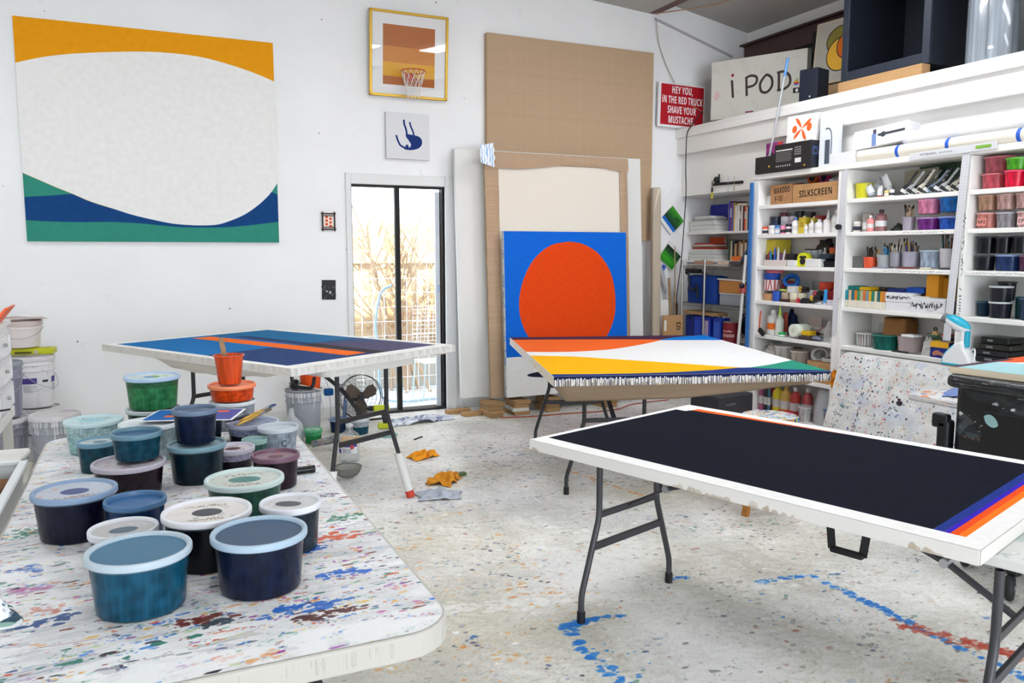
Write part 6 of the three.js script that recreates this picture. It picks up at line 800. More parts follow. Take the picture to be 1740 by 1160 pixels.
["bag", -4.797, 0.8285, 0.16, 0.287, 0.299, 0.2, "#9a6c42", "#86592f", "crumpled brown paper bag"],
["cup", -4.605, 0.8285, 0.05, 0.213, 0.13, 0.213, "#b9a8a8", "#c9bcbc", "clear tub of red and white scraps"],
["box", -4.543, 0.9605, 0.03, 0.116, 0.02, 0.116, "#e2e2e2", "", "white card laid on the clear scrap tub"],
["jar", -4.413, 0.8285, 0.14, 0.143, 0.167, 0.143, "#8fa89a", "#5a8068", "green lidded glass jar behind the plaster carton"],
["clip", -4.317, 1.0005, 0.05, 0.062, 0.06, 0.04, "#1c1c1e", "#b8995a", "black binder clip on the glass jar"],
["carton", -4.237, 0.8285, 0.02, 0.157, 0.125, 0.2, "#27307a", "#e0a91e", "blue carton with yellow band and hand picture", {"ink": [], "plaster": 1}],
["jar", -4.214, 0.9555, 0.03, 0.1, 0.06, 0.1, "#8d8f96", "#c04a3a", "small grey jar on the blue carton"],
["rag", -4.377, 0.8285, 0.03, 0.126, 0.14, 0.126, "#b9b8b6", "", "crumpled clear bag beside the blue carton"],
["stick", -4.544, 0.8285, 0.01, 0.266, 0.016, 0.04, "#23282c", "", "black scraper lying at the shelf edge"],
["tubs", -3.954, 2.1065, 0.05, 0.186, 0.113, 0.186, "#c2505c", "#cf7078", "rose tub at the bottom of the rose pair"],
["tubs", -3.943, 2.2225, 0.06, 0.212, 0.12, 0.212, "#b55560", "#c06a72", "rose tub on top of the rose pair"],
["tubs", -3.779, 2.1065, 0.03, 0.146, 0.12, 0.146, "#e0103c", "#e8406a", "hot pink tub under the lime tub"],
["tubs", -3.772, 2.2295, 0.03, 0.154, 0.085, 0.154, "#4fae22", "#6cc23c", "lime green tub on the hot pink tub"],
["tubs", -3.63, 2.1065, 0.05, 0.12, 0.13, 0.12, "#c9763a", "#d8946a", "orange brown tub beside the hot pink tub"],
["tubs", -3.798, 2.1065, 0.2, 0.165, 0.22, 0.165, "#8a1238", "#9a2a4a", "dark crimson tub at the back of the rose shelf"],
["tubs", -3.975, 1.8225, 0.04, 0.148, 0.113, 0.148, "#c97f74", "#d29088", "dusty pink tub inked NP2", {"mark": "NP2"}],
["tubs", -3.827, 1.8225, 0.04, 0.145, 0.111, 0.145, "#8f8b90", "#a6a3a8", "grey lilac tub in the lower row"],
["tubs", -3.668, 1.8225, 0.04, 0.164, 0.112, 0.164, "#cfa3a0", "#d6b2ae", "pale pink tub inked CPO", {"mark": "CPO"}],
["tubs", -3.975, 1.9525, 0.04, 0.147, 0.113, 0.147, "#b98e72", "#c2987e", "tan tub on the NP2 tub"],
["tubs", -3.835, 1.9525, 0.04, 0.14, 0.113, 0.14, "#c79f96", "#cfaaa2", "beige pink tub on the grey lilac tub"],
["tubs", -3.69, 1.9555, 0.04, 0.151, 0.11, 0.151, "#cfa69e", "#d6b2aa", "blush tub on the CPO tub"],
["tubs", -3.977, 1.5125, 0.05, 0.144, 0.112, 0.144, "#141620", "#2c3140", "black tub at the foot of the dark tub pair"],
["tubs", -3.974, 1.6395, 0.05, 0.149, 0.125, 0.149, "#12141c", "#30343f", "black tub on the lower black tub"],
["tubs", -3.81, 1.5125, 0.05, 0.194, 0.117, 0.194, "#1f3766", "#7f97c0", "navy tub with pale blue lid"],
["tubs", -3.834, 1.6405, 0.05, 0.124, 0.12, 0.124, "#101218", "#20232c", "near black tub on the navy tub"],
["tubs", -3.708, 1.6405, 0.05, 0.128, 0.125, 0.128, "#10121a", "#272b36", "black tub between the navy and mauve tubs"],
["tubs", -3.646, 1.5125, 0.05, 0.134, 0.113, 0.134, "#4f2a44", "#6d4a60", "mauve banded tub in the lower row"],
["tubs", -4.0, 1.1685, 0.12, 0.098, 0.112, 0.098, "#16344a", "#2c5068", "dark teal tub behind the white rimmed pair"],
["tubs", -3.835, 1.1685, 0.04, 0.16, 0.119, 0.16, "#20242e", "#c6ccd0", "charcoal tub with white rim, lower of the pair"],
["tubs", -3.838, 1.2875, 0.04, 0.16, 0.115, 0.16, "#23262e", "#cdd2d6", "charcoal tub with white rim, upper of the pair"],
["tubs", -4.182, 1.2905, 0.2, 0.154, 0.16, 0.154, "#123844", "#1f4a58", "deep teal tub at the back of the dark shelf"],
["tubs", -3.714, 1.1685, 0.13, 0.099, 0.158, 0.099, "#0f3a40", "#205058", "green black tub beside the white rimmed pair"],
["tubs", -3.619, 1.1685, 0.05, 0.133, 0.156, 0.133, "#2a4058", "#46607c", "slate blue tub at the end of the dark shelf"],
["tubs", -3.888, 1.2905, 0.19, 0.132, 0.14, 0.132, "#15191f", "#242a31", "black tub standing behind the green black one"],
["rag", -4.143, 1.1685, 0.08, 0.076, 0.24, 0.076, "#a8a6a4", "", "clear bag with orange print at the end of the dark tub shelf"],
["bottle", -4.142, 0.8285, 0.22, 0.073, 0.299, 0.073, "#a9b8ae", "#8fa39a", "green glass bottle behind the garment steamer"],
["device", -3.861, 0.8285, 0.11, 0.293, 0.05, 0.2, "#16171a", "#8d8f92", "bottom black device in the stack"],
["device", -3.879, 0.8795, 0.11, 0.272, 0.045, 0.2, "#1b1c20", "#8d8f92", "second black device with silver badge"],
["device", -3.863, 0.9255, 0.11, 0.252, 0.045, 0.2, "#2a2b22", "#8d8f92", "olive and black device in the stack"],
["device", -3.865, 0.9715, 0.11, 0.216, 0.05, 0.2, "#141518", "#8d8f92", "top black device with curved lid"]
];
const inkTex = (words, base, w, h, one) => tex(256, 128, (g) => { g.fillStyle = base; g.fillRect(0, 0, 256, 128); for (let i = 0; i < 14; i++) { g.fillStyle = css('#3a2c20', 0.06); blob(g, rnd() * 256, rnd() * 128, rr(4, 18), 2, 0); } if (words[0] === '~') { scribble(g, 10, 20, 236, 84, '#1d1c20', 9, 4); scribble(g, 20, 30, 200, 64, '#1d1c20', 5, 2); return; } g.fillStyle = '#22201f'; g.textAlign = 'center'; g.textBaseline = 'middle'; words.forEach((s, i) => { g.save(); g.translate(128 + (words.length > 1 && i ? -30 : 6), one ? 64 : words.length > 1 ? 36 + i * 56 : 60); g.rotate(-0.05); g.font = `bold ${one ? 58 : 46}px sans-serif`; g.scale(Math.min(1, 230 / (s.length * (one ? 40 : 32))), 1.15); g.fillText(s, 0, 0); g.restore(); }); });
const plastic = (c) => M(c, 0.38, { clearcoat: 0.2 });
const KIND = {
  jar(t, w, h, c, l) { const r = w / 2, b = h * 0.74; part(t, 'body', lathe([[0, 0], [r * 0.9, 0], [r * 0.96, 0.004], [r * 0.96, b * 0.9], [r * 0.88, b]], 20), plastic(c)); part(t, 'lid', lathe([[r * 0.9, b - 0.002], [r * 0.98, b], [r * 0.98, h - 0.003], [r * 0.94, h], [0, h]], 20), plastic(l)); part(t, 'label_band', cy(r * 0.966, r * 0.966, b * 0.5, 20, true), M(rnd() < 0.5 ? '#e6e4e2' : '#3a3a44', 0.7), [0, b * 0.46, 0]); },
  tin(t, w, h, c, l) { part(t, 'body', rb(w * 0.94, h * 0.93, w * 0.7, 0.006, 2), M(c, 0.4), [0, h * 0.465, 0]); part(t, 'emblem', rb(w * 0.6, h * 0.3, 0.002), M(l, 0.5), [0, h * 0.5, w * 0.351]); part(t, 'cap', cy(w * 0.16, w * 0.16, h * 0.08, 14), M('#d8d4c8', 0.5), [0, h * 0.96, 0]); },
  bottle(t, w, h, c, l, o) { const r = w / 2; part(t, 'body', lathe([[0, 0], [r * 0.9, 0], [r * 0.95, 0.004], [r * 0.95, h * 0.68], [r * 0.8, h * 0.76], [r * 0.36, h * 0.83], [r * 0.34, h * 0.86], [0, h * 0.86]], 20), plastic(c)); part(t, 'cap', cy(r * 0.4, r * 0.42, h * 0.14, 14), plastic(l), [0, h * 0.93, 0]); part(t, 'label_band', cy(r * 0.957, r * 0.957, h * 0.26, 20, true), M(o.label2 || '#cdcac8', 0.7), [0, h * 0.36, 0]); },
  nozzle(t, w, h, c, l) { const r = w / 2; part(t, 'body', lathe([[0, 0], [r * 0.92, 0], [r * 0.95, 0.005], [r * 0.95, h * 0.5], [r * 0.85, h * 0.56], [r * 0.5, h * 0.6], [r * 0.5, h * 0.66], [0, h * 0.66]], 20), plastic(c)); part(t, 'nozzle', cy(r * 0.1, r * 0.34, h * 0.34, 12), plastic(l), [0, h * 0.83, 0]); },
  tubs(t, w, h, c, l, o) { const r = w / 2; part(t, 'body', lathe([[0, 0.002], [r * 0.82, 0], [r * 0.84, 0.004], [r * 0.93, h - 0.012]], 28), o.drips ? M('#ffffff', 0.5, { map: dripStrip(256, 64, c, ['#1f1f22', '#8a3a30', '#2a2f4a'], 40, 0.2, 0.9, 1, 3) }) : paintMat(c)); part(t, 'lid', lathe([[r * 0.92, h - 0.012], [r, h - 0.012], [r, h], [r * 0.95, h + 0.001], [r * 0.9, h - 0.004], [0, h - 0.004]], 28), plastic(l)); if (o.mark) part(t, 'ink_mark', new THREE.PlaneGeometry(w * 0.5, h * 0.5), M('#ffffff', 0.6, { map: tex(96, 64, (g) => { g.fillStyle = c; g.fillRect(0, 0, 96, 64); g.fillStyle = '#1c1a1c'; g.font = 'bold 40px sans-serif'; g.textAlign = 'center'; g.fillText(o.mark, 48, 46); }), polygonOffset: true }), [0, h * 0.42, r * 0.91], [-0.07, 0, 0], 'handwritten letters'); },
  cup(t, w, h, c, l, o) { const r = w / 2; part(t, 'cup', lathe([[0, 0.003], [r * 0.78, 0], [r * 0.8, 0.004], [r * 0.97, h], [r * 0.93, h], [r * 0.78, 0.012], [0, 0.012]], 24), plastic(c)); part(t, 'rim', at(new THREE.TorusGeometry(r * 0.96, 0.0025, 6, 24), 0, h, 0, PI / 2), plastic(l));
    if (o.sticks) for (let i = 0; i < 13; i++) { const a = rnd() * 2 * PI, q = r * 0.6 * Math.sqrt(rnd()), x = Math.cos(a) * q, z = Math.sin(a) * q, L = h * rr(1.25, 1.75), k = 1.35; const col = pick(o.sticks); const s = part(t, 'handle', bar([x * 0.7, 0.014, z * 0.7], [x * k, L, z * k], 0.007, 0.007), M(col, 0.55)); if (rnd() < 0.6) part(s, 'brush_head', at(rb(0.012, 0.03, 0.008, 0.003), x * k * 1.03, L + 0.012, z * k), M(pick(['#2a2622', '#5a4632', '#1c1b1d', '#8a6a48']), 0.9)); } },
  box(t, w, h, c, l, o, d) { part(t, 'block', rb(w, h, d, Math.min(0.006, h / 3), 1), M(c, 0.75)); t.children[0].position.y = h / 2; },
  carton(t, w, h, c, l, o, d) { part(t, 'carton', rb(w, h, d, 0.003), M(c, 0.85), [0, h / 2, 0]); for (const s of [-1, 1]) part(t, 'flap', bx(w - 0.004, 0.003, d * 0.46), M(l, 0.85), [0, h + 0.002, s * d * 0.25], [s * 0.06, 0, 0]);
    if (o.ink?.length) part(t, 'handwriting', new THREE.PlaneGeometry(w - 0.008, h - 0.008), M('#ffffff', 0.85, { map: inkTex(o.ink, c, w, h, o.one), polygonOffset: true }), [0, h / 2, d / 2 + 0.0008]);
    if (o.plaster) { part(t, 'yellow_band', bx(w, h * 0.34, 0.002), M('#e2a91c', 0.6), [0, h * 0.82, d / 2 + 0.001]); part(t, 'hand_picture', ext(smooth([[-0.06, 0.03], [-0.02, 0.05], [0.02, 0.035], [0.06, 0.02], [0.05, 0], [0.0, 0.01], [-0.05, 0.0], [-0.06, 0.03]], 4).map(([x, y]) => [x * w * 6, y * h * 7 + h * 0.12]), 0.0015), M('#b57a68', 0.7), [0, 0, d / 2 + 0.001]); } },
  book(t, w, h, c, l, o, d) { part(t, 'cover', rb(w * 0.96, h, d, 0.003), M(c, 0.8), [0, h / 2, 0]); part(t, 'lower_slice', rb(w * 0.97, h * 0.42, d + 0.004, 0.003), M(l, 0.85), [0, h * 0.22, 0]); },
  panel(t, w, h, c, l, o, d) { part(t, 'sheet', rb(w, h, 0.008, 0.002), M(c, 0.6), [0, h / 2, 0], [-0.08, 0, 0.03]); },
  tray(t, w, h, c) { const d = 0.09, m = plastic(c); part(t, 'base', rb(w, 0.006, d, 0.002), m, [0, 0.003, 0]); for (const s of [-1, 1]) { part(t, 'wall', rb(w, h, 0.005, 0.002), m, [0, h / 2, s * d / 2]); part(t, 'wall', rb(0.005, h, d, 0.002), m, [s * w / 2, h / 2, 0]); } },
  pen(t, w, h, c, l, o) { part(t, 'barrel', cy(w * 0.5, w * 0.5, h * 0.8, 10), plastic(c), [0, h * 0.4, 0]); part(t, 'tip', cy(0.002, w * 0.5, h * 0.2, 10), plastic(c), [0, h * 0.9, 0]); t.rotation.order = 'YXZ'; t.rotation.z = -(o.lean || 0); },
  measure(t, w, h, c, l) { part(t, 'case', at(ext(smooth([[-0.45, 0], [0.45, 0], [0.5, 0.4], [0.3, 0.9], [-0.1, 1], [-0.45, 0.8], [-0.5, 0.3], [-0.45, 0]].map(([x, y]) => [x * w, y * h]), 4), 0.04, 0.006), 0, 0.006, -0.02), M(c, 0.4)); part(t, 'grip', rb(w * 0.6, h * 0.2, 0.058, 0.008, 2), M(l, 0.6), [0, h * 0.75, 0.002]); part(t, 'dial', at(cy(h * 0.26, h * 0.26, 0.012, 18), 0, 0, 0, PI / 2), M(l, 0.6), [0.0, h * 0.42, 0.028]); },
  roll(t, w, h, c, l, o) { const r = w / 2, i = r * 0.68; part(t, 'tape', lathe([[i, 0], [r, 0], [r, h], [i, h], [i, 0]], 28), o.arrows ? M('#ffffff', 0.5, { map: tex(256, 64, (g) => { g.fillStyle = '#e6dcdc'; g.fillRect(0, 0, 256, 64); g.strokeStyle = '#b8342e'; g.lineWidth = 4; for (let k = 0; k < 6; k++) { const x = k * 43 + 20; g.strokeRect(x - 18, 3, 38, 58); g.beginPath(); g.moveTo(x - 14, 8); g.lineTo(x + 14, 54); g.moveTo(x + 14, 8); g.lineTo(x - 14, 54); g.stroke(); } }) }) : M(c, 0.5)); part(t, 'core', lathe([[i - 0.004, 0.001], [i, 0.001], [i, h - 0.001], [i - 0.004, h - 0.001]], 24), M('#b98f66', 0.8)); },
  tape(t, w, h, c, l) { const r = w / 2; part(t, 'tape', at(lathe([[r * 0.68, -0.024], [r, -0.024], [r, 0.024], [r * 0.68, 0.024], [r * 0.68, -0.024]], 28), 0, r, 0, PI / 2), M(c, 0.5)); part(t, 'core', at(cy(r * 0.68, r * 0.68, 0.04, 20), 0, r, 0, PI / 2), M(l, 0.7)); },
  ring(t, w, h, c, l) { const r = w / 2; part(t, 'tape', at(lathe([[r * 0.66, -0.018], [r, -0.018], [r, 0.018], [r * 0.66, 0.018], [r * 0.66, -0.018]], 30), 0, r * 0.55, 0, 0.75, 0, -0.45), M(c, 0.5)); part(t, 'core', at(lathe([[r * 0.62, -0.017], [r * 0.66, -0.017], [r * 0.66, 0.017], [r * 0.62, 0.017]], 30), 0, r * 0.55, 0, 0.75, 0, -0.45), M(l, 0.6)); },
  clamp(t, w, h, c, l) { part(t, 'jaw', ext([[-w * 0.1, 0], [w * 0.5, 0.004], [w * 0.5, h * 0.4], [w * 0.1, h * 0.7], [-w * 0.15, h * 0.6]], 0.02, 0.002), M(c, 0.5), [0, 0.003, -0.01]); part(t, 'ring_handle', new THREE.TorusGeometry(h * 0.34, h * 0.16, 8, 18), M(l, 0.45), [-w * 0.3, h * 0.5, 0.004]); part(t, 'jaw', ext([[-w * 0.1, 0], [w * 0.48, -h * 0.2], [w * 0.48, h * 0.1], [0, h * 0.3]], 0.016, 0.002), M(c, 0.5), [0, h * 0.7, -0.008], [0, 0, 0.1]); },
  tube(t, w, h, c, l, o) { const r = w / 2; part(t, 'barrel', grid(16, 6, (u, v) => { const a = u * 2 * PI; return [Math.cos(a) * r * 0.9, 0.0 + v * h * 0.82 + h * 0.16, Math.sin(a) * r * (0.9 - 0.75 * v * v)]; }), M(c, 0.4, { side: THREE.DoubleSide })); part(t, 'cap', cy(r * 0.7, r * 0.75, h * 0.18, 14), plastic(l), [0, h * 0.09, 0]); part(t, 'crimp', rb(r * 1.8, h * 0.04, r * 0.3, 0.002), M(c, 0.4), [0, h * 0.985, 0]); if (o.lean) { t.rotation.order = 'YXZ'; t.rotation.z = -o.lean; t.position.y += Math.abs(Math.sin(o.lean)) * r; } },
  roller(t, w, h, c, l, o) { if (o.end) { part(t, 'foam', at(cy(w / 2, w / 2, 0.16, 22), 0, w * 0.4, 0, PI / 2), M(c, 0.95)); part(t, 'core', at(cy(w * 0.18, w * 0.18, 0.164, 14), 0, w * 0.4, 0, PI / 2), M(l, 0.6)); } else { part(t, 'foam', at(cy(h * 0.62, h * 0.62, w, 20), 0, h * 0.7, 0, 0, 0.25, PI / 2 + 0.16), M(c, 0.95)); part(t, 'end_cap', at(cy(h * 0.5, h * 0.5, 0.012, 16), 0, 0, 0, 0, 0.25, PI / 2 + 0.16), M('#e9e9e4', 0.6), [-w * 0.5, h * 0.62, 0.03]); } },
  stick(t, w, h, c, l, o) { part(t, 'handle', at(rb(w * 0.6, h, 0.02, h * 0.4, 2), -w * 0.2, h / 2, 0), M(c, 0.5)); part(t, 'blade', at(rb(w * 0.42, Math.max(0.003, h * 0.3), 0.024, 0.001), w * 0.29, h / 2, 0), M(c, 0.35)); if (o.lean) { t.rotation.order = 'YXZ'; t.rotation.z = o.lean; } },
  cone(t, w, h, c, l, o) { const r = w / 2, n = 5; for (let i = 0; i < n; i++) { const y0 = i * h * 0.12, hh = h - (n - 1) * h * 0.12; const up = o.up; part(t, up ? 'cup' : 'cone', lathe(up ? [[r * 0.95, y0], [r * 0.92, y0 + 0.004], [r * 0.62, y0 + hh - 0.006], [r * 0.58, y0 + hh], [0, y0 + hh]] : [[r * 0.95, y0], [r * 0.9, y0 + 0.004], [r * 0.3, y0 + hh - 0.002], [r * 0.26, y0 + hh]], 22), M(c, 0.3, { transmission: up ? 0.1 : 0.35, thickness: 0 })); } if (o.up) part(t, 'clear_wrap', lathe([[r * 1.02, 0.003], [r * 1.0, h * 0.7], [r * 0.75, h * 1.0], [r * 0.3, h * 1.04]], 18), M('#f2f4f6', 0.15, { transmission: 0.9, thickness: 0 })); },
  rag(t, w, h, c, l, o, d) { part(t, 'crumple', grid(18, 14, (u, v) => { const a = u * 2 * PI, b = v * PI / 2, n = 1 + 0.5 * noise.noise(Math.cos(a) * 2 + w * 90, Math.sin(a) * 2, v * 3 + h * 70) + 0.25 * noise.noise(Math.cos(a) * 5, Math.sin(a) * 5 + w * 50, v * 7); return [Math.cos(a) * Math.cos(b) * w * 0.48 * n, Math.sin(b) * h * n * 0.92, Math.sin(a) * Math.cos(b) * d * 0.42 * n]; }), M(c, 0.85, { side: THREE.DoubleSide })); t.children[0].name = 'cloth'; },
  spreader(t, w, h, c, l, o) { part(t, 'handle', rb(0.02, h * 0.62, 0.014, 0.006, 2), M('#ffffff', 0.5, { map: specks(c) }), [0, h * 0.72, 0]); part(t, 'blade', ext([[-0.012, 0.18], [0.012, 0.18], [0.03, 0.1], [0.028, 0], [-0.03, 0], [-0.028, 0.1]].map(([x, y]) => [x, y * h * 2.3]), 0.004), M(c, 0.45), [0, 0, -0.002]); part(t, 'smear', rb(0.05, h * 0.14, 0.008, 0.003), M(l, 0.6), [0, h * 0.12, 0]); t.rotation.order = 'YXZ'; t.rotation.z = -o.lean; t.rotation.y += 0.5; t.position.y += 0.014; },
  bag(t, w, h, c, l) { part(t, 'bag', grid(40, 14, (u, v) => { const a = u * 2 * PI, sq = 1 / Math.max(Math.abs(Math.cos(a)), Math.abs(Math.sin(a))), k = 0.5 * Math.min(1.25, sq) * (1 - 0.1 * v + 0.06 * noise.noise(Math.cos(a) * 3, Math.sin(a) * 3, v * 5)); const top = v > 0.9 ? 0.02 * noise.noise(a * 3, 1, 2) : 0; return [Math.cos(a) * k * w * 0.86, v * h * 0.86 + top, Math.sin(a) * k * 0.2]; }), M(c, 0.9, { side: THREE.DoubleSide })); part(t, 'rolled_edge', at(new THREE.TorusGeometry(0.5, 0.05, 8, 40), 0, 0, 0, PI / 2).scale(w * 0.86, h * 0.6, 0.2), M(l, 0.9), [0, h * 0.86, 0]); },
  clip(t, w, h, c, l) { part(t, 'jaw', ext([[-w / 2, 0], [w / 2, 0], [w * 0.2, h * 0.5], [-w * 0.2, h * 0.5]], 0.02), M(l, 0.4), [0, 0, -0.01]); part(t, 'loop', new THREE.TorusGeometry(h * 0.2, h * 0.09, 8, 16), M(c, 0.4), [0, h * 0.75, 0]); },
  device(t, w, h, c, l, o, d) { part(t, 'case', rb(w, h, 0.2, 0.012, 2), M(c, 0.3), [0, h / 2, 0], [0, rr(-0.06, 0.06), 0]); part(t, 'badge', rb(w * 0.2, h * 0.3, 0.002), M(l, 0.4), [-w * 0.12, h * 0.5, 0.102]); },
};
const specks = (c) => { const k = 'sp' + c; if (!mats.has(k)) mats.set(k, splatTex(32, 64, 14, c, 1, 5, 1.3, ['#d9d9d6', '#8d8f94', '#e6e2d8', '#2a2a2e'])); return mats.get(k); };
for (const [kind, z, y, dx, w, h, d, c, l, label, o = {}] of SHELF_ITEMS) {
  const cat = { jar: 'jar', tin: 'tin', bottle: 'bottle', nozzle: 'bottle', tubs: 'tub', cup: 'cup', box: 'box', carton: 'carton', book: 'sponge', panel: 'board', tray: 'tray', pen: 'pen', measure: 'tape measure', roll: 'tape roll', tape: 'tape roll', ring: 'tape roll', clamp: 'clamp', tube: 'tube', roller: 'roller', stick: 'tool', cone: 'cups', rag: 'bundle', spreader: 'spatula', bag: 'bag', clip: 'clip', device: 'device' }[kind];
  const nm = { tubs: 'lidded_tub', nozzle: 'glue_bottle', roll: 'tape_roll', ring: 'tape_roll', tape: 'tape_roll', stick: 'long_tool', cone: 'nested_cups', rag: 'crumpled_bundle', tube: 'paint_tube', spreader: 'paint_spatula', measure: 'tape_measure', book: 'sponge_slice', panel: 'leaning_board', box: 'small_block', bag: 'paper_bag', clip: 'binder_clip', device: 'black_device', tin: 'metal_tin', roller: 'foam_roller', cup: 'plastic_cup', pen: 'pen', jar: 'jar', bottle: 'bottle', carton: 'carton', tray: 'tray', clamp: 'spring_clamp' }[kind];
  const t = thing(nm, label, cat, [CX + dx + d / 2, y, z], -PI / 2); KIND[kind](t, w, h, c, l, o, d);
}
// writing on the shelf fronts and dividers
{ const note = (label, w, h, pos, words, turn = 0, size = 40) => { const t = single('handwritten_note', label, 'writing', new THREE.PlaneGeometry(w, h), M('#ffffff', 0.6, { map: tex(512, 64, (g) => { g.fillStyle = '#ecebe7'; g.fillRect(0, 0, 512, 64); g.fillStyle = '#26262a'; g.font = `${size}px sans-serif`; g.textBaseline = 'middle'; if (words[0] === '~') scribble(g, 10, 14, 480, 36, '#3a3a40', 9, 3); else { g.fillText(words, 8, 34); if (turn) scribble(g, 230, 12, 270, 40, '#26262a', 5, 4); } }), polygonOffset: true }), pos); t.rotation.order = 'YXZ'; t.rotation.set(0, -PI / 2, turn); return t; };
  note('black handwriting running up the divider beside the steel square', 0.9, 0.04, [CX - 0.0012, 1.52, -4.075], '+ Paint /', PI / 2, 46);
  note('faint handwriting on the edge above the brush cups', 0.4, 0.026, [CX - 0.0012, 1.804, -4.42], '~');
  note('faint handwriting on the edge under the brush cups', 0.6, 0.026, [CX - 0.0012, 1.494, -4.5], '~');
  note('handwriting on the edge under the dark tubs', 0.5, 0.026, [CX - 0.0012, 1.494, -3.75], '~'); }
function rule(label, pts, w, name = 'steel_rule') { const t = thing(name, label, 'ruler'); const m = M('#ffffff', 0.5, { map: ruleTex }); for (const [a, b, n] of pts) { const A = V(...a), B = V(...b), L = A.distanceTo(B), g = new THREE.BoxGeometry(0.004, L, w); const q = part(t, n, g, m); q.position.copy(A).lerp(B, 0.5); q.quaternion.setFromUnitVectors(V(0, 1, 0), B.clone().sub(A).normalize()); } return t; }
const ruleTex = tex(64, 1024, (g) => { g.fillStyle = '#cfd0d4'; g.fillRect(0, 0, 64, 1024); g.fillStyle = '#6d6f76'; for (let i = 0; i < 64; i++) { g.beginPath(); g.arc(16, i * 16 + 8, 2, 0, 7); g.fill(); g.beginPath(); g.arc(46, i * 16 + 8, 2, 0, 7); g.fill(); } });
rule('long perforated steel rule hanging on the first divider', [[[CX - 0.008, 0.93, -5.265], [CX - 0.004, 2.35, -5.235], 'blade']], 0.045);
rule('second perforated rule hung beside the long steel rule', [[[CX - 0.014, 1.25, -5.215], [CX - 0.01, 2.36, -5.205], 'blade']], 0.035);
single('round_magnet', 'black knob clamped on the steel rule', 'knob', at(cy(0.024, 0.024, 0.03, 16), 0, 0, 0, 0, 0, PI / 2), blackPlastic, [CX - 0.03, 1.868, -5.245]);
{ const t = rule('big drywall square hanging from the shelf top down the second divider', [[[CX - 0.013, 0.975, -4.155], [CX - 0.009, 2.42, -4.085], 'blade']], 0.062, 't_square'); part(t, 'head', rb(0.006, 0.055, 0.72, 0.002), M('#d2d3d6', 0.5), [CX - 0.017, 2.404, -4.21], [-0.02, 0, 0]); const hw = M('#ffffff', 0.5, { map: tex(256, 32, (g) => { g.fillStyle = '#d2d3d6'; g.fillRect(0, 0, 256, 32); g.fillStyle = '#4a4b52'; g.font = 'bold 20px sans-serif'; g.fillText('PITTSBURGH', 6, 22); scribble(g, 150, 8, 96, 14, '#4a4b52', 6, 2); }) }); part(t, 'printing', new THREE.PlaneGeometry(0.3, 0.03), hw, [CX - 0.0215, 2.404, -4.33], [0, -PI / 2, 0]); part(t, 'bubble_level', rb(0.004, 0.022, 0.12, 0.002), M('#7fae3c', 0.3), [CX - 0.0215, 2.41, -3.95]); }
single('blue_pole', 'flat blue painted pole leaning at the end of the first shelving unit', 'pole', rb(0.018, 1.95, 0.05, 0.006, 2), M('#2f6db0', 0.55), [CX - 0.035, 1.36, -6.36], [0, 0, 0]).userData.label = 'flat blue painted pole standing at the end of the first shelving unit';
{ const t = thing('extension_pole', 'thin grey extension pole with a blue tip leaning on the loft', 'pole', [0, 0, 0]); part(t, 'tube', tube([[5.66, 2.415, -6.27], [5.725, 3.4, -6.12]], 0.011, 4, 10), M('#b9bcc0', 0.4)); part(t, 'tip', tube([[5.72, 3.33, -6.13], [5.731, 3.5, -6.105]], 0.014, 4, 10), M('#5f92cc', 0.5)); }
// ---------------------------------------------------------------- on top of the shelving units
{ const t = thing('black_carton', 'black retail carton with white print and small pictograms', 'carton', [5.665, 2.413, -5.965], -PI / 2); const w = 0.72, h = 0.25; part(t, 'carton', rb(0.46, h, 0.19, 0.003), M('#1d1b1c', 0.6), [0.13, h / 2, 0]); part(t, 'carton_low_end', rb(0.27, 0.16, 0.19, 0.003), M('#201e1f', 0.6), [-0.23, 0.08, 0]);
  part(t, 'printed_face', new THREE.PlaneGeometry(0.44, h - 0.01), M('#ffffff', 0.6, { map: tex(512, 256, (g, W, H) => { g.fillStyle = '#1d1b1c'; g.fillRect(0, 0, W, H); g.fillStyle = '#d6d4d2'; g.fillRect(10, 50, 250, 12); g.fillStyle = '#6d6a69'; for (let i = 0; i < 9; i++) g.fillRect(10, 72 + i * 11, 250 - (i % 3) * 12, 6); g.fillStyle = '#c9c7c5'; for (let i = 0; i < 7; i++) { g.beginPath(); g.arc(24 + i * 34, 210, 9, 0, 7); g.fill(); } g.fillStyle = '#8d8a89'; for (let i = 0; i < 12; i++) g.fillRect(290 + (i % 3) * 34, 40 + Math.floor(i / 3) * 22, 28, 12); g.fillStyle = '#e0e0de'; g.fillRect(300, 150, 90, 44); g.fillStyle = '#d9a21e'; g.fillRect(430, 220, 22, 16); }) }), [0.13, h / 2, 0.0957]);
  part(t, 'logo', rb(0.02, 0.018, 0.001), M('#e0b41c', 0.5), [-0.17, 0.06, 0.0955]); part(t, 'side_print', new THREE.PlaneGeometry(0.17, 0.2), M('#ffffff', 0.5, { map: tex(128, 128, (g) => { g.fillStyle = '#161a2a'; g.fillRect(0, 0, 128, 128); g.fillStyle = '#3a4a70'; g.fillRect(8, 20, 50, 46); g.fillStyle = '#11131c'; g.fillRect(20, 34, 26, 22); g.fillStyle = '#d8c9c6'; g.fillRect(66, 48, 54, 18); }) }), [0.361, h / 2, 0], [0, PI / 2, 0]); }
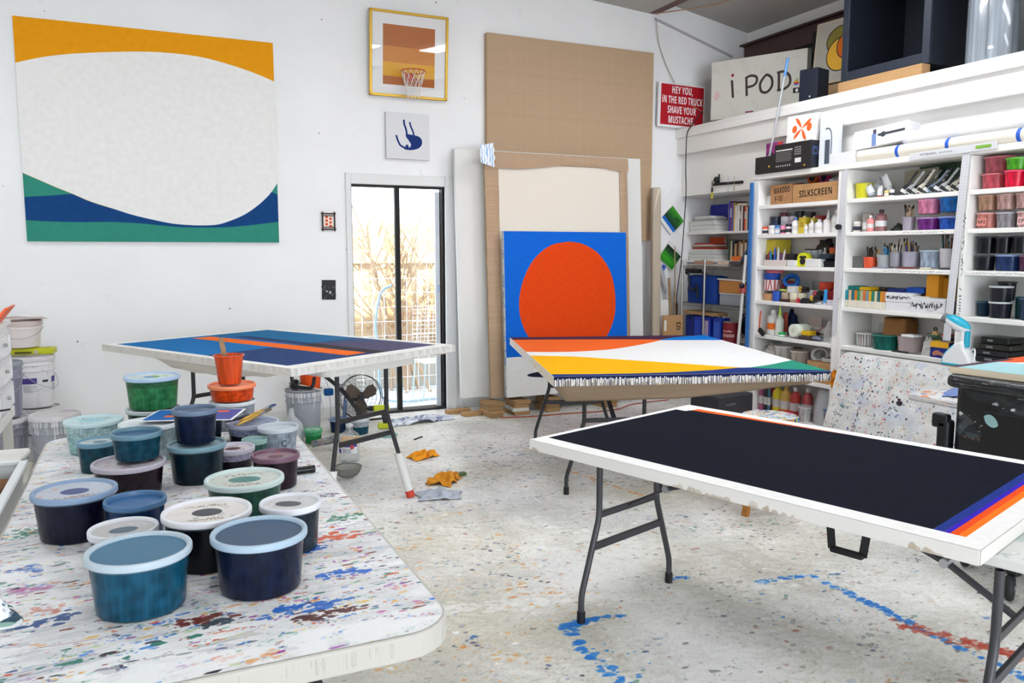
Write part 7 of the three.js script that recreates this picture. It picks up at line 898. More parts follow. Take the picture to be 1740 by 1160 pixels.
single('magenta_leaflet', 'magenta and red printed leaflet standing in the low end of the black carton', 'leaflet', rb(0.012, 0.14, 0.22, 0.002), M('#ffffff', 0.6, { map: tex(128, 64, (g) => { g.fillStyle = '#8f2f7a'; g.fillRect(0, 0, 128, 64); g.fillStyle = '#3a1a3a'; for (let i = 0; i < 8; i++) g.fillRect(rr(0, 80), rr(0, 60), rr(8, 30), 6); g.fillStyle = '#d03a3a'; g.fillRect(94, 0, 34, 64); }) }), [5.69, 2.645, -6.2]);
{ const t = thing('small_canvas', 'small white canvas with an orange petal emblem above the black carton', 'painting', [5.66, 2.667, -5.8], -PI / 2); part(t, 'stretcher', rb(0.34, 0.25, 0.035, 0.003), M('#e6e4df', 0.8), [0, 0.125, 0], [-0.06, 0.12, 0]); part(t, 'painted_face', new THREE.PlaneGeometry(0.335, 0.246), M('#ffffff', 0.7, { map: tex(256, 192, (g) => { g.fillStyle = '#eae8e3'; g.fillRect(0, 0, 256, 192); g.fillStyle = '#e2642c'; const petal = (a) => { g.save(); g.translate(128, 96); g.rotate(a); g.beginPath(); g.moveTo(0, 0); g.quadraticCurveTo(-6, -60, 18, -96); g.quadraticCurveTo(46, -70, 0, 0); g.fill(); g.restore(); }; petal(0.66); petal(-0.85); petal(3.66); petal(2.5); g.beginPath(); g.ellipse(66, 98, 21, 27, 0.1, 0, 7); g.fill(); g.beginPath(); g.ellipse(190, 92, 21, 30, 0.1, 0, 7); g.fill(); }) }), [0.002, 0.126, 0.0182], [-0.06, 0.12, 0]); }
{ const t = thing('product_box', 'white product carton with a dark grey loop device pictured', 'carton', [5.7, 2.413, -5.5], -PI / 2); part(t, 'carton', rb(0.17, 0.45, 0.1, 0.003), M('#dfe3e6', 0.6), [0, 0.225, 0]); part(t, 'picture', new THREE.PlaneGeometry(0.13, 0.4), M('#ffffff', 0.5, { map: tex(96, 256, (g) => { g.fillStyle = '#dde3e8'; g.fillRect(0, 0, 96, 256); g.strokeStyle = '#59646c'; g.lineWidth = 9; g.beginPath(); g.moveTo(30, 60); g.quadraticCurveTo(80, 40, 84, 120); g.lineTo(80, 256); g.stroke(); g.fillStyle = '#4a5562'; g.fillRect(28, 120, 42, 136); }) }), [0.01, 0.225, 0.051]); }
single('white_carton', 'plain white lidded carton on the shelf top before the product box', 'carton', rb(0.17, 0.1, 0.28, 0.004), M('#e0e1e4', 0.6), [5.69, 2.464, -5.27]);
{ const t = thing('picture_carton', 'long white carton picturing a bottle and dark strap, lying on paper rolls', 'carton', [5.735, 2.525, -4.93], -PI / 2 + 0.1); part(t, 'carton', rb(0.5, 0.16, 0.16, 0.003), M('#e2e2e4', 0.6), [0, 0.08, 0], [-0.1, 0, 0.08]); part(t, 'picture', new THREE.PlaneGeometry(0.48, 0.15), M('#ffffff', 0.5, { map: tex(256, 96, (g) => { g.fillStyle = '#e3e3e5'; g.fillRect(0, 0, 256, 96); g.fillStyle = '#6f86b8'; g.fillRect(90, 30, 22, 66); g.fillStyle = '#3a3d48'; g.fillRect(96, 8, 16, 22); g.fillRect(120, 34, 130, 14); g.beginPath(); g.arc(146, 42, 14, 0, 7); g.fill(); }) }), [-0.008, 0.088, 0.083], [-0.1, 0, 0.08]); }
const rollTape = M('#1f58c0', 0.5);
[[5.66, 2.475, -5.12, -2.6, 0.052, '#e6e0d2', 'cream paper roll bound with blue tape at the front of the shelf top', [0.4, 0.85, 1.4, 2.0]], [5.775, 2.475, -4.6, -2.4, 0.05, '#e4e3e0', 'second white paper roll bound with blue tape, behind the cream roll', [0.55, 1.2]], [5.73, 2.585, -4.72, -2.4, 0.06, '#e2e4e8', 'glossy white film roll lying on top of the paper rolls', []]].forEach(([x, y, z0, z1, r, c, label, bands], i) => { const L = z1 - z0, t = thing('paper_roll', label, 'paper roll', [x, y - (2.475 - 2.413 - r > -0.02 ? 0 : 0), z0]); t.position.y = i === 2 ? 2.413 + 0.1 + r * 0.9 : 2.413 + r; part(t, 'roll', at(cy(r, r, L, 28), 0, 0, L / 2, PI / 2), M(c, i === 2 ? 0.25 : 0.7)); part(t, 'core', at(lathe([[r * 0.62, 0], [r * 0.8, 0], [r * 0.8, 0.03], [r * 0.62, 0.03]], 20), 0, 0, -0.012, PI / 2), M('#c9a063', 0.8)); for (const b of bands) part(t, 'blue_tape', at(cy(r + 0.0012, r + 0.0012, 0.03, 28, true), 0, 0, b, PI / 2), rollTape); });
// ---------------------------------------------------------------- book nook: books, paper stacks, wire rack
function book(label, z, y, w, h, c, o = {}) { const d = o.d || 0.22, t = thing('book', label, 'book', [5.975 + d / 2 + (o.dx || 0), y, z], -PI / 2 + (o.turn || 0)); if (o.tilt) { t.rotation.order = 'YXZ'; t.rotation.z = o.tilt; }
  part(t, 'cover', join([at(bx(0.0025, h, d), -w / 2 + 0.00125, h / 2, 0), at(bx(0.0025, h, d), w / 2 - 0.00125, h / 2, 0), at(rb(w, h, 0.003, 0.001), 0, h / 2, d / 2)]), M(c, 0.6)); part(t, 'pages', bx(Math.max(0.004, w - 0.005), h - 0.008, d - 0.006), M('#e6e1d4', 0.9), [0, h / 2, -0.003]); if (o.band) part(t, 'title_band', bx(w * 0.8, h * 0.3, 0.001), M(o.band, 0.6), [0, h * 0.62, d / 2 + 0.002]); return t; }
const NB = [['#2a3fae', 'royal blue tall'], ['#8a2f52', 'wine red'], ['#4a5aa8', 'violet blue'], ['#c9a04a', 'mustard'], ['#e6e4dc', 'white'], ['#dcd8cc', 'ivory'], ['#e8e6e0', 'chalk white'], ['#3a3a3e', 'charcoal'], ['#d9d6ce', 'pale grey'], ['#5a2a34', 'maroon'], ['#e0623a', 'red orange spined'], ['#cfc8b8', 'cream'], ['#24272c', 'black'], ['#c9d0d2', 'ice grey']];
{ let z = -7.185; NB.forEach(([c, n], i) => { const w = [0.022, 0.02, 0.026, 0.022, 0.032, 0.018, 0.024, 0.016, 0.03, 0.026, 0.024, 0.022, 0.02, 0.02][i], h = [0.33, 0.325, 0.315, 0.31, 0.28, 0.285, 0.27, 0.275, 0.262, 0.27, 0.268, 0.255, 0.26, 0.25][i]; book(n + ' book standing on the upper nook shelf', z + w / 2, 1.8805, w, h, c, { band: i % 3 === 1 ? '#d8d4cc' : undefined }); z += w + 0.002; }); }
{ const t = thing('art_book', 'big deep blue book standing front out on the upper nook shelf', 'book', [6.235, 1.8805, -7.66], -PI / 2 - 0.06); part(t, 'cover', rb(0.34, 0.325, 0.028, 0.003), M('#14229c', 0.5), [0, 0.1625, 0]); part(t, 'pages', bx(0.334, 0.315, 0.018), M('#e4e0d6', 0.9), [0.006, 0.1625, 0]); }
single('white_book_slab', 'white slipcase laid across the tops of the standing books', 'book', rb(0.2, 0.045, 0.14, 0.004), M('#e4e0d4', 0.8), [6.08, 2.155, -6.99], [0, 0.05, 0]);
for (let k = 0; k < 2; k++) { const y0 = k ? 1.5525 : 1.8805, z0 = -7.63; for (let i = 0; i < 6; i++) single('paper_stack', k ? 'white booklet in the pile on the lower nook shelf' : 'white booklet in the pile on the upper nook shelf', 'booklet', rb(0.2, 0.02, 0.47, 0.002), M(['#e8e7e3', '#dedcd7', '#ecebe8', '#d6d5d2'][i % 4], 0.85), [6.055 + rr(-0.006, 0.006), y0 + 0.0105 + i * 0.0215, z0 + rr(-0.012, 0.012)], [0, rr(-0.02, 0.02), 0], k ? 'white booklets on the lower nook shelf' : 'white booklets on the upper nook shelf');
  for (let i = 0; i < (k ? 4 : 3); i++) single('magazine', k ? ['flat red magazine on the lower booklet pile', 'brown magazine on the lower booklet pile', 'white and red magazine on the lower pile', 'dark red paperback topping the lower pile'][i] : ['grey folder edge on the upper booklet pile', 'pale catalogue on the upper booklet pile', 'white pamphlet bundle on the upper pile', 'thin grey sheet topping the upper pile'][i], 'magazine', rb(0.19, 0.016, 0.38 - i * 0.02, 0.002), M(k ? ['#b03a34', '#8a6a50', '#d9cfc8', '#a82f2c'][i] : ['#a9a8a6', '#d3d1cc', '#e2e1de', '#9a9a98'][i], 0.7), [6.055, y0 + 0.1400 + i * 0.0172, -7.62 + rr(-0.02, 0.02)], [0, rr(-0.06, 0.06), 0]); }
{ const t = thing('orange_binder', 'bright orange binder standing on the lower nook shelf', 'binder', [6.235, 1.5525, -7.68], -PI / 2 - 0.06); part(t, 'cover', rb(0.28, 0.272, 0.03, 0.004), M('#e2521a', 0.5), [0, 0.136, 0]); part(t, 'pages', bx(0.272, 0.26, 0.022), M('#e6e2d8', 0.9), [0.006, 0.136, 0]); }
{ let z = -7.235; [['#3a4a3a', 'moss green'], ['#d2c8b0', 'sand'], ['#2a2c30', 'black spined'], ['#c9a878', 'tan'], ['#5a3f30', 'chestnut brown'], ['#b99a72', 'kraft brown'], ['#e0d6c2', 'parchment'], ['#8a6a4a', 'saddle brown'], ['#d8cfc0', 'bone'], ['#4a4a4e', 'graphite'], ['#c2b49a', 'oat']].forEach(([c, n], i) => { const w = [0.03, 0.026, 0.036, 0.03, 0.034, 0.026, 0.032, 0.028, 0.03, 0.026, 0.03][i]; book(n + ' book standing on the lower nook shelf', z + w / 2, 1.5525, w, [0.235, 0.225, 0.22, 0.19, 0.2, 0.215, 0.19, 0.23, 0.2, 0.225, 0.19][i], c, { d: 0.18, dx: 0.05 }); z += w + 0.003; }); }
single('orange_notebook', 'orange notebook lying flat before the lower books', 'notebook', rb(0.05, 0.05, 0.2, 0.003), M('#e8742c', 0.6), [5.99, 1.578, -7.0], [0, 0.15, 0]);
{ const t = thing('clipboard', 'blue grey clipboard leaning out of the lower nook shelf', 'clipboard', [5.95, 1.5525, -6.83], -PI / 2); t.rotation.order = 'YXZ'; t.rotation.z = -0.7; part(t, 'board', rb(0.03, 0.24, 0.2, 0.003), M('#4a5f7a', 0.6), [0, 0.12, 0]); part(t, 'clip', rb(0.014, 0.03, 0.08, 0.004), chrome, [0.022, 0.2, 0]); }
{ let z = -7.17; [['#d8702f', 'orange'], ['#2a2a2e', 'black'], ['#d6cfc2', 'cream'], ['#c23a30', 'red'], ['#4a4a50', 'grey'], ['#e0c030', 'yellow'], ['#b8bcc2', 'silver'], ['#23252a', 'jet black']].forEach(([c, n]) => { single('spine_book', n + ' spine on the highest nook shelf', 'book', rb(0.2, 0.06, 0.036, 0.003), M(c, 0.6), [6.07, 2.341, z]); z += 0.045; }); }
{ const t = thing('wire_rack', 'chrome wire shelving rack standing before the book nook', 'rack'); const z0 = -7.56, z1 = -6.46, x0 = 5.64, x1 = 5.92;
  for (const [x, z] of [[x0, z0], [x0, -7.16], [x0, z1], [x1, z0], [x1, z1]]) part(t, 'post', cy(0.0125, 0.0125, 1.56, 14), M('#a9a8a4', 0.3, { metalness: 0.85 }), [x, 0.78, z]);
  for (const y of [1.49, 1.075, 0.655]) { const L = []; for (const x of [x0, (x0 + x1) / 2, x1]) { L.push(at(cy(0.003, 0.003, z1 - z0, 6), x, y, (z0 + z1) / 2, PI / 2)); if (x !== (x0 + x1) / 2) { L.push(at(cy(0.003, 0.003, z1 - z0, 6), x, y - 0.03, (z0 + z1) / 2, PI / 2)); for (let i = 0; i < 26; i++) { const a = z0 + (z1 - z0) * i / 26, b = a + (z1 - z0) / 52; L.push(bar([x, y, a], [x, y - 0.03, b], 0.003, 0.003), bar([x, y - 0.03, b], [x, y, b + (z1 - z0) / 52], 0.003, 0.003)); } } } for (let i = 0; i <= 30; i++) L.push(at(cy(0.0018, 0.0018, x1 - x0, 5), (x0 + x1) / 2, y + 0.003, z0 + (z1 - z0) * i / 30, 0, 0, PI / 2)); part(t, 'wire_shelf', join(L), M('#8f8d88', 0.35, { metalness: 0.8 })); } }
{ const t = thing('blue_tote_bag', 'royal blue zip tote bag with black strap on the wire rack', 'bag', [5.78, 1.08, -7.28]); part(t, 'bag', grid(36, 14, (u, v) => { const a = u * 2 * PI, c = Math.cos(a), s = Math.sin(a), q = Math.pow(Math.pow(Math.abs(c), 4) + Math.pow(Math.abs(s), 4), -0.25), n = 1 + 0.05 * noise.noise(c * 3, s * 3, v * 4); return v > 0.94 ? [c * q * 0.05, 0.31 + 0.012 * noise.noise(c * 4, s * 4, 1), s * q * 0.22] : [c * q * 0.115 * n, v * 0.32, s * q * 0.27 * n]; }), M('#12347e', 0.7, { side: THREE.DoubleSide })); part(t, 'strap', tube([[-0.12, 0.28, -0.18], [-0.135, 0.16, -0.14], [-0.13, 0.14, -0.06], [-0.135, 0.2, -0.02], [-0.13, 0.06, -0.01]], 0.012, 24, 6), blackPlastic); part(t, 'strap', tube([[-0.1, 0.31, -0.2], [-0.14, 0.34, -0.22], [-0.1, 0.36, -0.1], [-0.06, 0.33, 0.05]], 0.012, 24, 6), blackPlastic); }
single('coiled_hose', 'black coiled hose hung on the rack above the blue tote', 'hose', tube(Array.from({ length: 90 }, (_, i) => { const a = i * 0.9; return [5.7 + 0.026 * Math.cos(a), 1.44 + 0.022 * Math.sin(a), -7.56 + i * 0.0028]; }), 0.008, 260, 6), blackPlastic);
single('cardboard_box', 'brown cardboard carton on the clear bin in the wire rack', 'carton', rb(0.2, 0.13, 0.36, 0.003), M('#b07a42', 0.85), [5.78, 1.278, -6.78]);
{ const t = thing('clear_box', 'clear plastic storage box under the brown carton on the rack', 'box', [5.78, 1.08, -6.77]); part(t, 'box', rb(0.2, 0.118, 0.36, 0.01, 2), M('#a9b2ba', 0.3, { transmission: 0.4, thickness: 0 }), [0, 0.06, 0]); part(t, 'lid', rb(0.21, 0.012, 0.37, 0.004), M('#c9ced2', 0.35), [0, 0.125, 0]); }
single('papers_bundle', 'loose papers lying on the brown carton of the rack', 'papers', rb(0.2, 0.016, 0.4, 0.004), M('#d0cfc4', 0.85), [5.79, 1.353, -6.8], [0.03, 0.06, 0]);
single('flat_prints', 'thin stack of grey prints lying on top of the wire rack', 'prints', rb(0.25, 0.02, 0.66, 0.003), M('#a8a49c', 0.8), [5.78, 1.506, -7.15], [0, 0.03, 0]);
[['#b08a74', 'tan carton on the rack top', -7.32, 0.16], ['#c9b4a0', 'pale pink carton on the rack top', -6.93, 0.13], ['#4a4648', 'dark carton on the rack top beside the clipboard', -6.72, 0.18]].forEach(([c, l, z, w]) => single('small_carton', l, 'carton', rb(0.14, 0.034, w, 0.003), M(c, 0.8), [5.75, 1.535, z]));
single('pine_plank', 'raw pine plank lying across the blue tins', 'plank', rb(0.18, 0.035, 0.56, 0.003), pine, [5.77, 0.965, -7.3]);
['dark blue tin at the rack end under the plank', 'bright blue tin with printed squares', 'blue tin with lilac label panel', 'blue tin beside the red varnish can'].forEach((l, i) => { const z = [-7.49, -7.34, -7.19, -7.0][i], t = thing('paint_tin', l, 'tin', [5.76, 0.66, z]); part(t, 'body', rb(0.13, 0.27, 0.135, 0.012, 2), M(['#101f66', '#1433a4', '#1833a0', '#12309c'][i], 0.35), [0, 0.136, 0]); part(t, 'label_panel', rb(0.001, 0.2, 0.1, 0.0004), M(['#1c2f86', '#2a4fc0', '#b3a8c8', '#3558c0'][i], 0.5), [-0.066, 0.13, 0]); part(t, 'cap', cy(0.02, 0.02, 0.012, 14), chrome, [0.03, 0.276, 0]); });
{ const t = thing('varnish_can', 'dark red round can with white lettering on the rack', 'can', [5.75, 0.66, -6.82]); part(t, 'body', cy(0.09, 0.09, 0.24, 28), M('#ffffff', 0.4, { map: tex(256, 128, (g) => { g.fillStyle = '#7d1a26'; g.fillRect(0, 0, 256, 128); g.fillStyle = '#e8d8d4'; g.font = 'bold 22px serif'; g.textAlign = 'center'; for (const x of [64, 192]) { scribble(g, x - 40, 44, 80, 14, '#e8d8d4', 5, 2); g.fillText('VARNISH', x, 84); } }) }), [0, 0.122, 0]); part(t, 'rim', at(new THREE.TorusGeometry(0.088, 0.004, 6, 28), 0, 0.243, 0, PI / 2), chrome); part(t, 'lid', cy(0.076, 0.076, 0.006, 24), chrome, [0, 0.241, 0]); }
{ const t = thing('cord_reel', 'black wheel with white and red printed rim behind the red can', 'reel', [5.89, 0.86, -6.72]); part(t, 'rim', at(new THREE.TorusGeometry(0.13, 0.025, 10, 36), 0, 0, 0, 0, PI / 2), M('#ffffff', 0.5, { map: splatTex(256, 32, 40, '#c9c4c2', 2, 6, 2, ['#1c1b1d', '#b02a34', '#1c1b1d']) })); part(t, 'hub', at(cy(0.11, 0.11, 0.03, 28), 0, 0, 0, 0, 0, PI / 2), M('#17171a', 0.5)); }
// tall leftovers beside the rack
{ const t = thing('rolled_linen', 'pale raw linen wrapped around a tall bar leaning by the back wall', 'cloth', [5.34, 0.0, -7.62]); t.rotation.x = -0.03; part(t, 'wrap', rb(0.11, 2.37, 0.07, 0.02, 3), M('#ffffff', 0.9, { map: linenT(1, 14), color: '#cbbca8' }), [0, 1.19, 0]); part(t, 'fold', ext([[-0.05, 2.1], [0.0, 2.36], [0.045, 2.36], [-0.01, 2.22]], 0.004), M('#d8cbb8', 0.9), [0, 0, 0.0355]); }
single('blue_tape_strip', 'strip of pale blue tape down the wall beside the linen canvas', 'tape', bx(0.016, 0.44, 0.002), M('#a8cfe6', 0.7), [5.405, 2.57, -7.897], [0, 0, 0.03]);
single('white_board', 'small white board standing behind the U3 carton', 'board', rb(0.15, 1.1, 0.02, 0.003), M('#e6e2dc', 0.8), [5.49, 0.55, -7.7], [-0.05, 0, 0]);
{ const t = thing('cardboard_sheet', 'folded cardboard marked U3 standing by the wall', 'cardboard', [5.49, 0, -7.52]); part(t, 'sheet', rb(0.27, 0.935, 0.025, 0.003), M('#b28a60', 0.9), [0, 0.467, 0]); part(t, 'lettering', new THREE.PlaneGeometry(0.1, 0.2), M('#ffffff', 0.9, { map: tex(64, 128, (g) => { g.fillStyle = '#b28a60'; g.fillRect(0, 0, 64, 128); g.fillStyle = '#1c1815'; g.save(); g.translate(44, 110); g.rotate(-PI / 2); g.font = 'bold 50px sans-serif'; g.fillText('U3', 0, 0); g.restore(); }) }), [0.08, 0.83, 0.0135]); part(t, 'label_sticker', bx(0.03, 0.12, 0.001), M('#e2e0dc', 0.8), [-0.11, 0.82, 0.0135]); }
[['#cdb79a', 1.72, 5.655, 'tallest thin pine strip leaning beside the carton', 0.008], ['#b99f80', 1.35, 5.62, 'weathered wood strip leaning behind the carton', 0.03], ['#d3c3aa', 1.2, 5.67, 'pale offcut strip leaning by the rack', 0.025], ['#a08a70', 1.05, 5.7, 'grey brown wedge of wood by the rack', 0.03]].forEach(([c, h, x, l, w], i) => single('wood_strip', l, 'wood strip', rb(w, h, 0.014, 0.002), M(c, 0.85, { map: woodMap }), [x, h / 2, -7.7 - i * 0.02], [-0.06, 0, [-0.01, 0.03, -0.04, -0.08][i]]));
{ const t = thing('caulk_tube', 'crumpled tube with blue cap hung on the wall by the strips', 'tube', [5.56, 1.36, -7.84]); t.rotation.z = 0.25; part(t, 'tube', ext([[-0.03, 0.1], [0.03, 0.1], [0.012, -0.18], [-0.004, -0.2]], 0.02, 0.004), M('#b9b8ba', 0.5)); part(t, 'cap', at(cy(0.024, 0.02, 0.06, 14), 0, 0, 0, 0, 0, -0.6), M('#2a4fa8', 0.5), [0.035, 0.1, 0.01]); }
single('wall_cable', 'thin black cable hanging from the loft down past the rack', 'cable', tube([[5.74, 3.2, -7.4], [5.725, 3.085, -7.55], [5.72, 2.98, -7.645], [5.725, 2.6, -7.66], [5.73, 2.3, -7.65], [5.72, 1.6, -7.69], [5.7, 1.1, -7.74], [5.7, 0.6, -7.72]], 0.006, 80, 6), blackPlastic);
single('wall_wire', 'thin tan wire looping from the ceiling corner to the loft', 'wire', tube([[5.42, 4.26, -7.86], [5.47, 4.0, -7.87], [5.62, 3.7, -7.87], [5.85, 3.4, -7.85], [6.05, 3.25, -7.75], [6.15, 3.08, -7.6]], 0.004, 60, 5), M('#a89078', 0.7));
single('ceiling_wire', 'pale brown wire strung along the ceiling', 'wire', tube([[5.36, 4.3, -7.8], [5.7, 4.28, -7.2], [5.9, 4.3, -6.4], [6.0, 4.33, -5.4], [6.0, 4.35, -4.4]], 0.006, 60, 5), M('#b08a68', 0.7));
{ const t = thing('magnet_bar', 'black magnetic tool bar on the panel above the books', 'tool rack', [5.838, 2.392, -7.06]); part(t, 'bar', rb(0.014, 0.03, 0.5, 0.004), M('#17181b', 0.45), [0, 0, 0], [0.02, 0, 0]); }
{ const t = thing('putty_knife', 'small knife with yellow and black grip on the magnetic bar', 'knife', [5.822, 2.44, -7.3]); part(t, 'blade', rb(0.004, 0.08, 0.022, 0.001), M('#8a7a68', 0.4), [0, -0.04, 0]); part(t, 'grip', rb(0.014, 0.05, 0.02, 0.005), M('#1b1b1d', 0.5), [0, -0.105, 0]); part(t, 'yellow_end', rb(0.014, 0.07, 0.024, 0.005), M('#d2c02a', 0.5), [0, -0.165, 0]); }
{ const t = thing('headlamp', 'small black clip tool on the magnetic bar', 'tool', [5.81, 2.44, -7.21]); part(t, 'body', new THREE.SphereGeometry(0.036, 14, 10), blackPlastic); part(t, 'peg', rb(0.014, 0.1, 0.02, 0.006), blackPlastic, [0, 0.01, 0.04]); }
for (const [z, c, l, h] of [[-7.03, '#7f9cb8', 'thin steel hook tool on the magnetic bar', 0.1], [-6.93, '#b8a88a', 'brass wire loop on the magnetic bar', 0.09]]) single('hook_tool', l, 'tool', tube([[0, 0.05, 0], [0, -h * 0.6, 0], [0, -h, 0.012], [0, -h - 0.012, 0], [0, -h, -0.012], [0, -h * 0.6, 0.004]], 0.0022, 30, 5), M(c, 0.35, { metalness: 0.6 }), [5.82, 2.41, z]);
// ---------------------------------------------------------------- things stored on the loft
{ const t = thing('ipod_panel', 'big off white panel box painted with the words i POD', 'sign', [5.9, 3.066, -7.46]); const L = 1.06, h = 0.63, ang = Math.atan2(0.47, 0.93); t.rotation.y = -PI / 2 + ang + PI / 2 - PI / 2; const w = L;
  part(t, 'box', rb(w, h, 0.12, 0.004), M('#c9c6bb', 0.75), [w / 2, h / 2 + 0.055, -0.06]); part(t, 'dark_gap_strip', rb(w * 0.9, 0.055, 0.08, 0.004), M('#2a2826', 0.8), [w / 2, 0.0275, -0.07]);  // dark strip painted in for the dark gap under the box
  part(t, 'painted_face', new THREE.PlaneGeometry(w - 0.004, h - 0.004), M('#ffffff', 0.7, { map: tex(1024, 612, (g, W, H) => { g.fillStyle = '#d3d1c8'; g.fillRect(0, 0, W, H); for (let i = 0; i < 30; i++) { g.fillStyle = css('#b8b3a6', 0.12); blob(g, rnd() * W, rnd() * H, rr(6, 40), 1.5, 1); } g.strokeStyle = '#453a36'; g.lineCap = 'butt'; g.lineWidth = 26; const S = (p) => { g.beginPath(); p.forEach(([x, y]) => g.lineTo(x, y)); g.stroke(); };
    S([[232, 215], [250, 400]]); g.fillStyle = '#8e1f24'; g.beginPath(); g.arc(238, 165, 16, 0, 7); g.fill(); S([[392, 210], [402, 400]]); S(smooth([[380, 215], [440, 195], [500, 215], [505, 265], [470, 300], [400, 310]], 8)); S(smooth([[590, 220], [545, 290], [560, 370], [620, 385], [670, 330], [665, 250], [620, 210], [590, 220]], 8)); S([[740, 200], [745, 385]]); S(smooth([[720, 205], [790, 200], [850, 250], [855, 330], [800, 375], [725, 380]], 8));
    const ac = ['#5fa83a', '#e8b62c', '#e07a2c', '#c8413c', '#7d4a9a', '#3f8ed0']; ac.forEach((c, i) => { g.fillStyle = c; g.fillRect(898 + (i === 0 ? 14 : i === 5 ? 8 : 0), 300 + i * 9, i === 0 ? 26 : i === 5 ? 34 : 50, 9); }); g.fillStyle = '#5fa83a'; g.beginPath(); g.ellipse(930, 290, 5, 12, 0.5, 0, 7); g.fill(); g.fillStyle = '#1f1d1c'; g.fillRect(892, 378, 76, 52); g.fillStyle = '#e6e4e0'; g.beginPath(); g.ellipse(930, 404, 16, 18, 0, 0, 7); g.fill(); g.fillStyle = '#8a2f5a'; g.fillRect(390, 560, 90, 14); g.fillStyle = '#d8b8b8'; blob(g, 70, 360, 40, 1, 1); }) }), [w / 2, h / 2 + 0.055, 0.0008]); }
{ const t = thing('small_speaker', 'small dark blue box speaker standing on the loft edge', 'speaker', [5.93, 3.066, -5.96], 0.25); part(t, 'case', rb(0.2, 0.31, 0.19, 0.006, 2), M('#141b2a', 0.5), [0, 0.155, 0]); part(t, 'badge', rb(0.002, 0.016, 0.014), M('#c9cdd2', 0.4), [-0.101, 0.05, 0.02]); }
{ const t = thing('loft_painting', 'unframed painting with a yellow and orange rounded shape on the loft', 'painting', [6.28, 3.07, -5.97], -PI / 2 + 0.12); t.rotation.order = 'YXZ'; t.rotation.x = -0.1; part(t, 'stretcher', rb(0.7, 0.62, 0.03, 0.004), M('#b9ae98', 0.8), [0, 0.55, 0]); part(t, 'plinth_board', rb(0.7, 0.22, 0.03), M('#a38463', 0.8), [0, 0.12, -0.02]); part(t, 'painted_face', new THREE.PlaneGeometry(0.66, 0.58), M('#ffffff', 0.8, { map: tex(256, 224, (g) => { g.fillStyle = '#a9a49a'; g.fillRect(0, 0, 256, 224); g.strokeStyle = '#33302c'; g.lineWidth = 4; g.fillStyle = '#7d7434'; g.beginPath(); g.ellipse(120, 80, 74, 58, 0.2, 0, 7); g.fill(); g.stroke(); g.fillStyle = '#d9a63a'; g.beginPath(); g.ellipse(112, 128, 60, 62, 0.3, 0, 7); g.fill(); g.stroke(); g.fillStyle = '#c8651c'; g.beginPath(); g.ellipse(128, 100, 34, 44, 0, 0, 7); g.fill(); g.stroke(); }) }), [0, 0.55, 0.0156]); }
{ const t = thing('black_crate', 'large black painted plywood crate open at the front, on the loft', 'crate', [5.86, 3.066, -5.1]); const w = 0.9, h = 1.0, d = 0.75, k = 0.05, m = M('#141a24', 0.55), y0 = 0.1; // opening faces the room
  part(t, 'side', rb(d, h, k, 0.004), m, [d / 2, y0 + h / 2, -w / 2 + k / 2]); part(t, 'side', rb(d, h, k, 0.004), m, [d / 2, y0 + h / 2, w / 2 - k / 2]); part(t, 'bottom', rb(d, k, w - 2 * k, 0.004), m, [d / 2, y0 + k / 2, 0]); part(t, 'top', rb(d, k, w - 2 * k, 0.004), m, [d / 2, y0 + h - k / 2, 0]); part(t, 'back', rb(k, h - 2 * k, w - 2 * k, 0.004), m, [d - k / 2, y0 + h / 2, 0]);
  part(t, 'face_frame', join([at(rb(0.02, h, 0.07, 0.004), -0.01, y0 + h / 2, -w / 2 + 0.035), at(rb(0.02, h, 0.07, 0.004), -0.01, y0 + h / 2, w / 2 - 0.035), at(rb(0.02, 0.09, w - 0.14, 0.004), -0.01, y0 + 0.045, 0), at(rb(0.02, 0.09, w - 0.14, 0.004), -0.01, y0 + h - 0.045, 0)]), M('#1f2734', 0.5)); }
single('pine_plank', 'raw pine plank under the front of the black crate', 'plank', rb(0.1, 0.095, 0.86, 0.004), pine, [5.84, 3.115, -5.1]);
{ const t = thing('film_roll', 'tall translucent plastic film roll standing on the loft beside the crate', 'film roll', [6.1, 3.066, -4.22]); part(t, 'roll', at(lathe([[0, 0], [0.24, 0], [0.245, 0.01], [0.245, 1.0], [0, 1.0]], 32), 0, 0, 0), M('#ffffff', 0.25, { map: streakMap, color: '#9aa3ad', clearcoat: 0.6 })); part(t, 'seam', rb(0.002, 0.9, 0.01), M('#6d747c', 0.5), [-0.243, 0.5, 0.04]); part(t, 'red_label', rb(0.003, 0.12, 0.08), M('#a8323c', 0.5), [-0.22, 0.82, 0.1], [0, 0.45, 0]); }
single('dark_panel', 'dark green black panel standing on the loft beside the film roll', 'panel', rb(0.5, 1.1, 0.05, 0.004), M('#10191b', 0.5), [6.1, 3.617, -3.9], [0, 0, 0]);
{ const t = thing('bubble_wrap_roll', 'pale blue wrapped bundle with a red label at the loft end', 'bundle', [6.05, 3.066, -3.6]); part(t, 'bundle', rb(0.4, 1.0, 0.3, 0.06, 3), M('#c6d6e2', 0.3), [0, 0.5, 0]); part(t, 'red_label', rb(0.004, 0.14, 0.05), M('#b0303a', 0.5), [-0.201, 0.7, -0.1]); }
for (const [z, h, w, l] of [[-6.2, 0.9, 0.9, 'black flat board standing at the back of the loft'], [-7.2, 0.75, 0.7, 'dark flat board behind the i POD panel']]) single('dark_flat_board', l, 'case', rb(0.08, h, w, 0.01), M('#0f1013', 0.6), [6.6, 3.066 + h / 2, z]);  // dark boards filling the black area behind the loft things
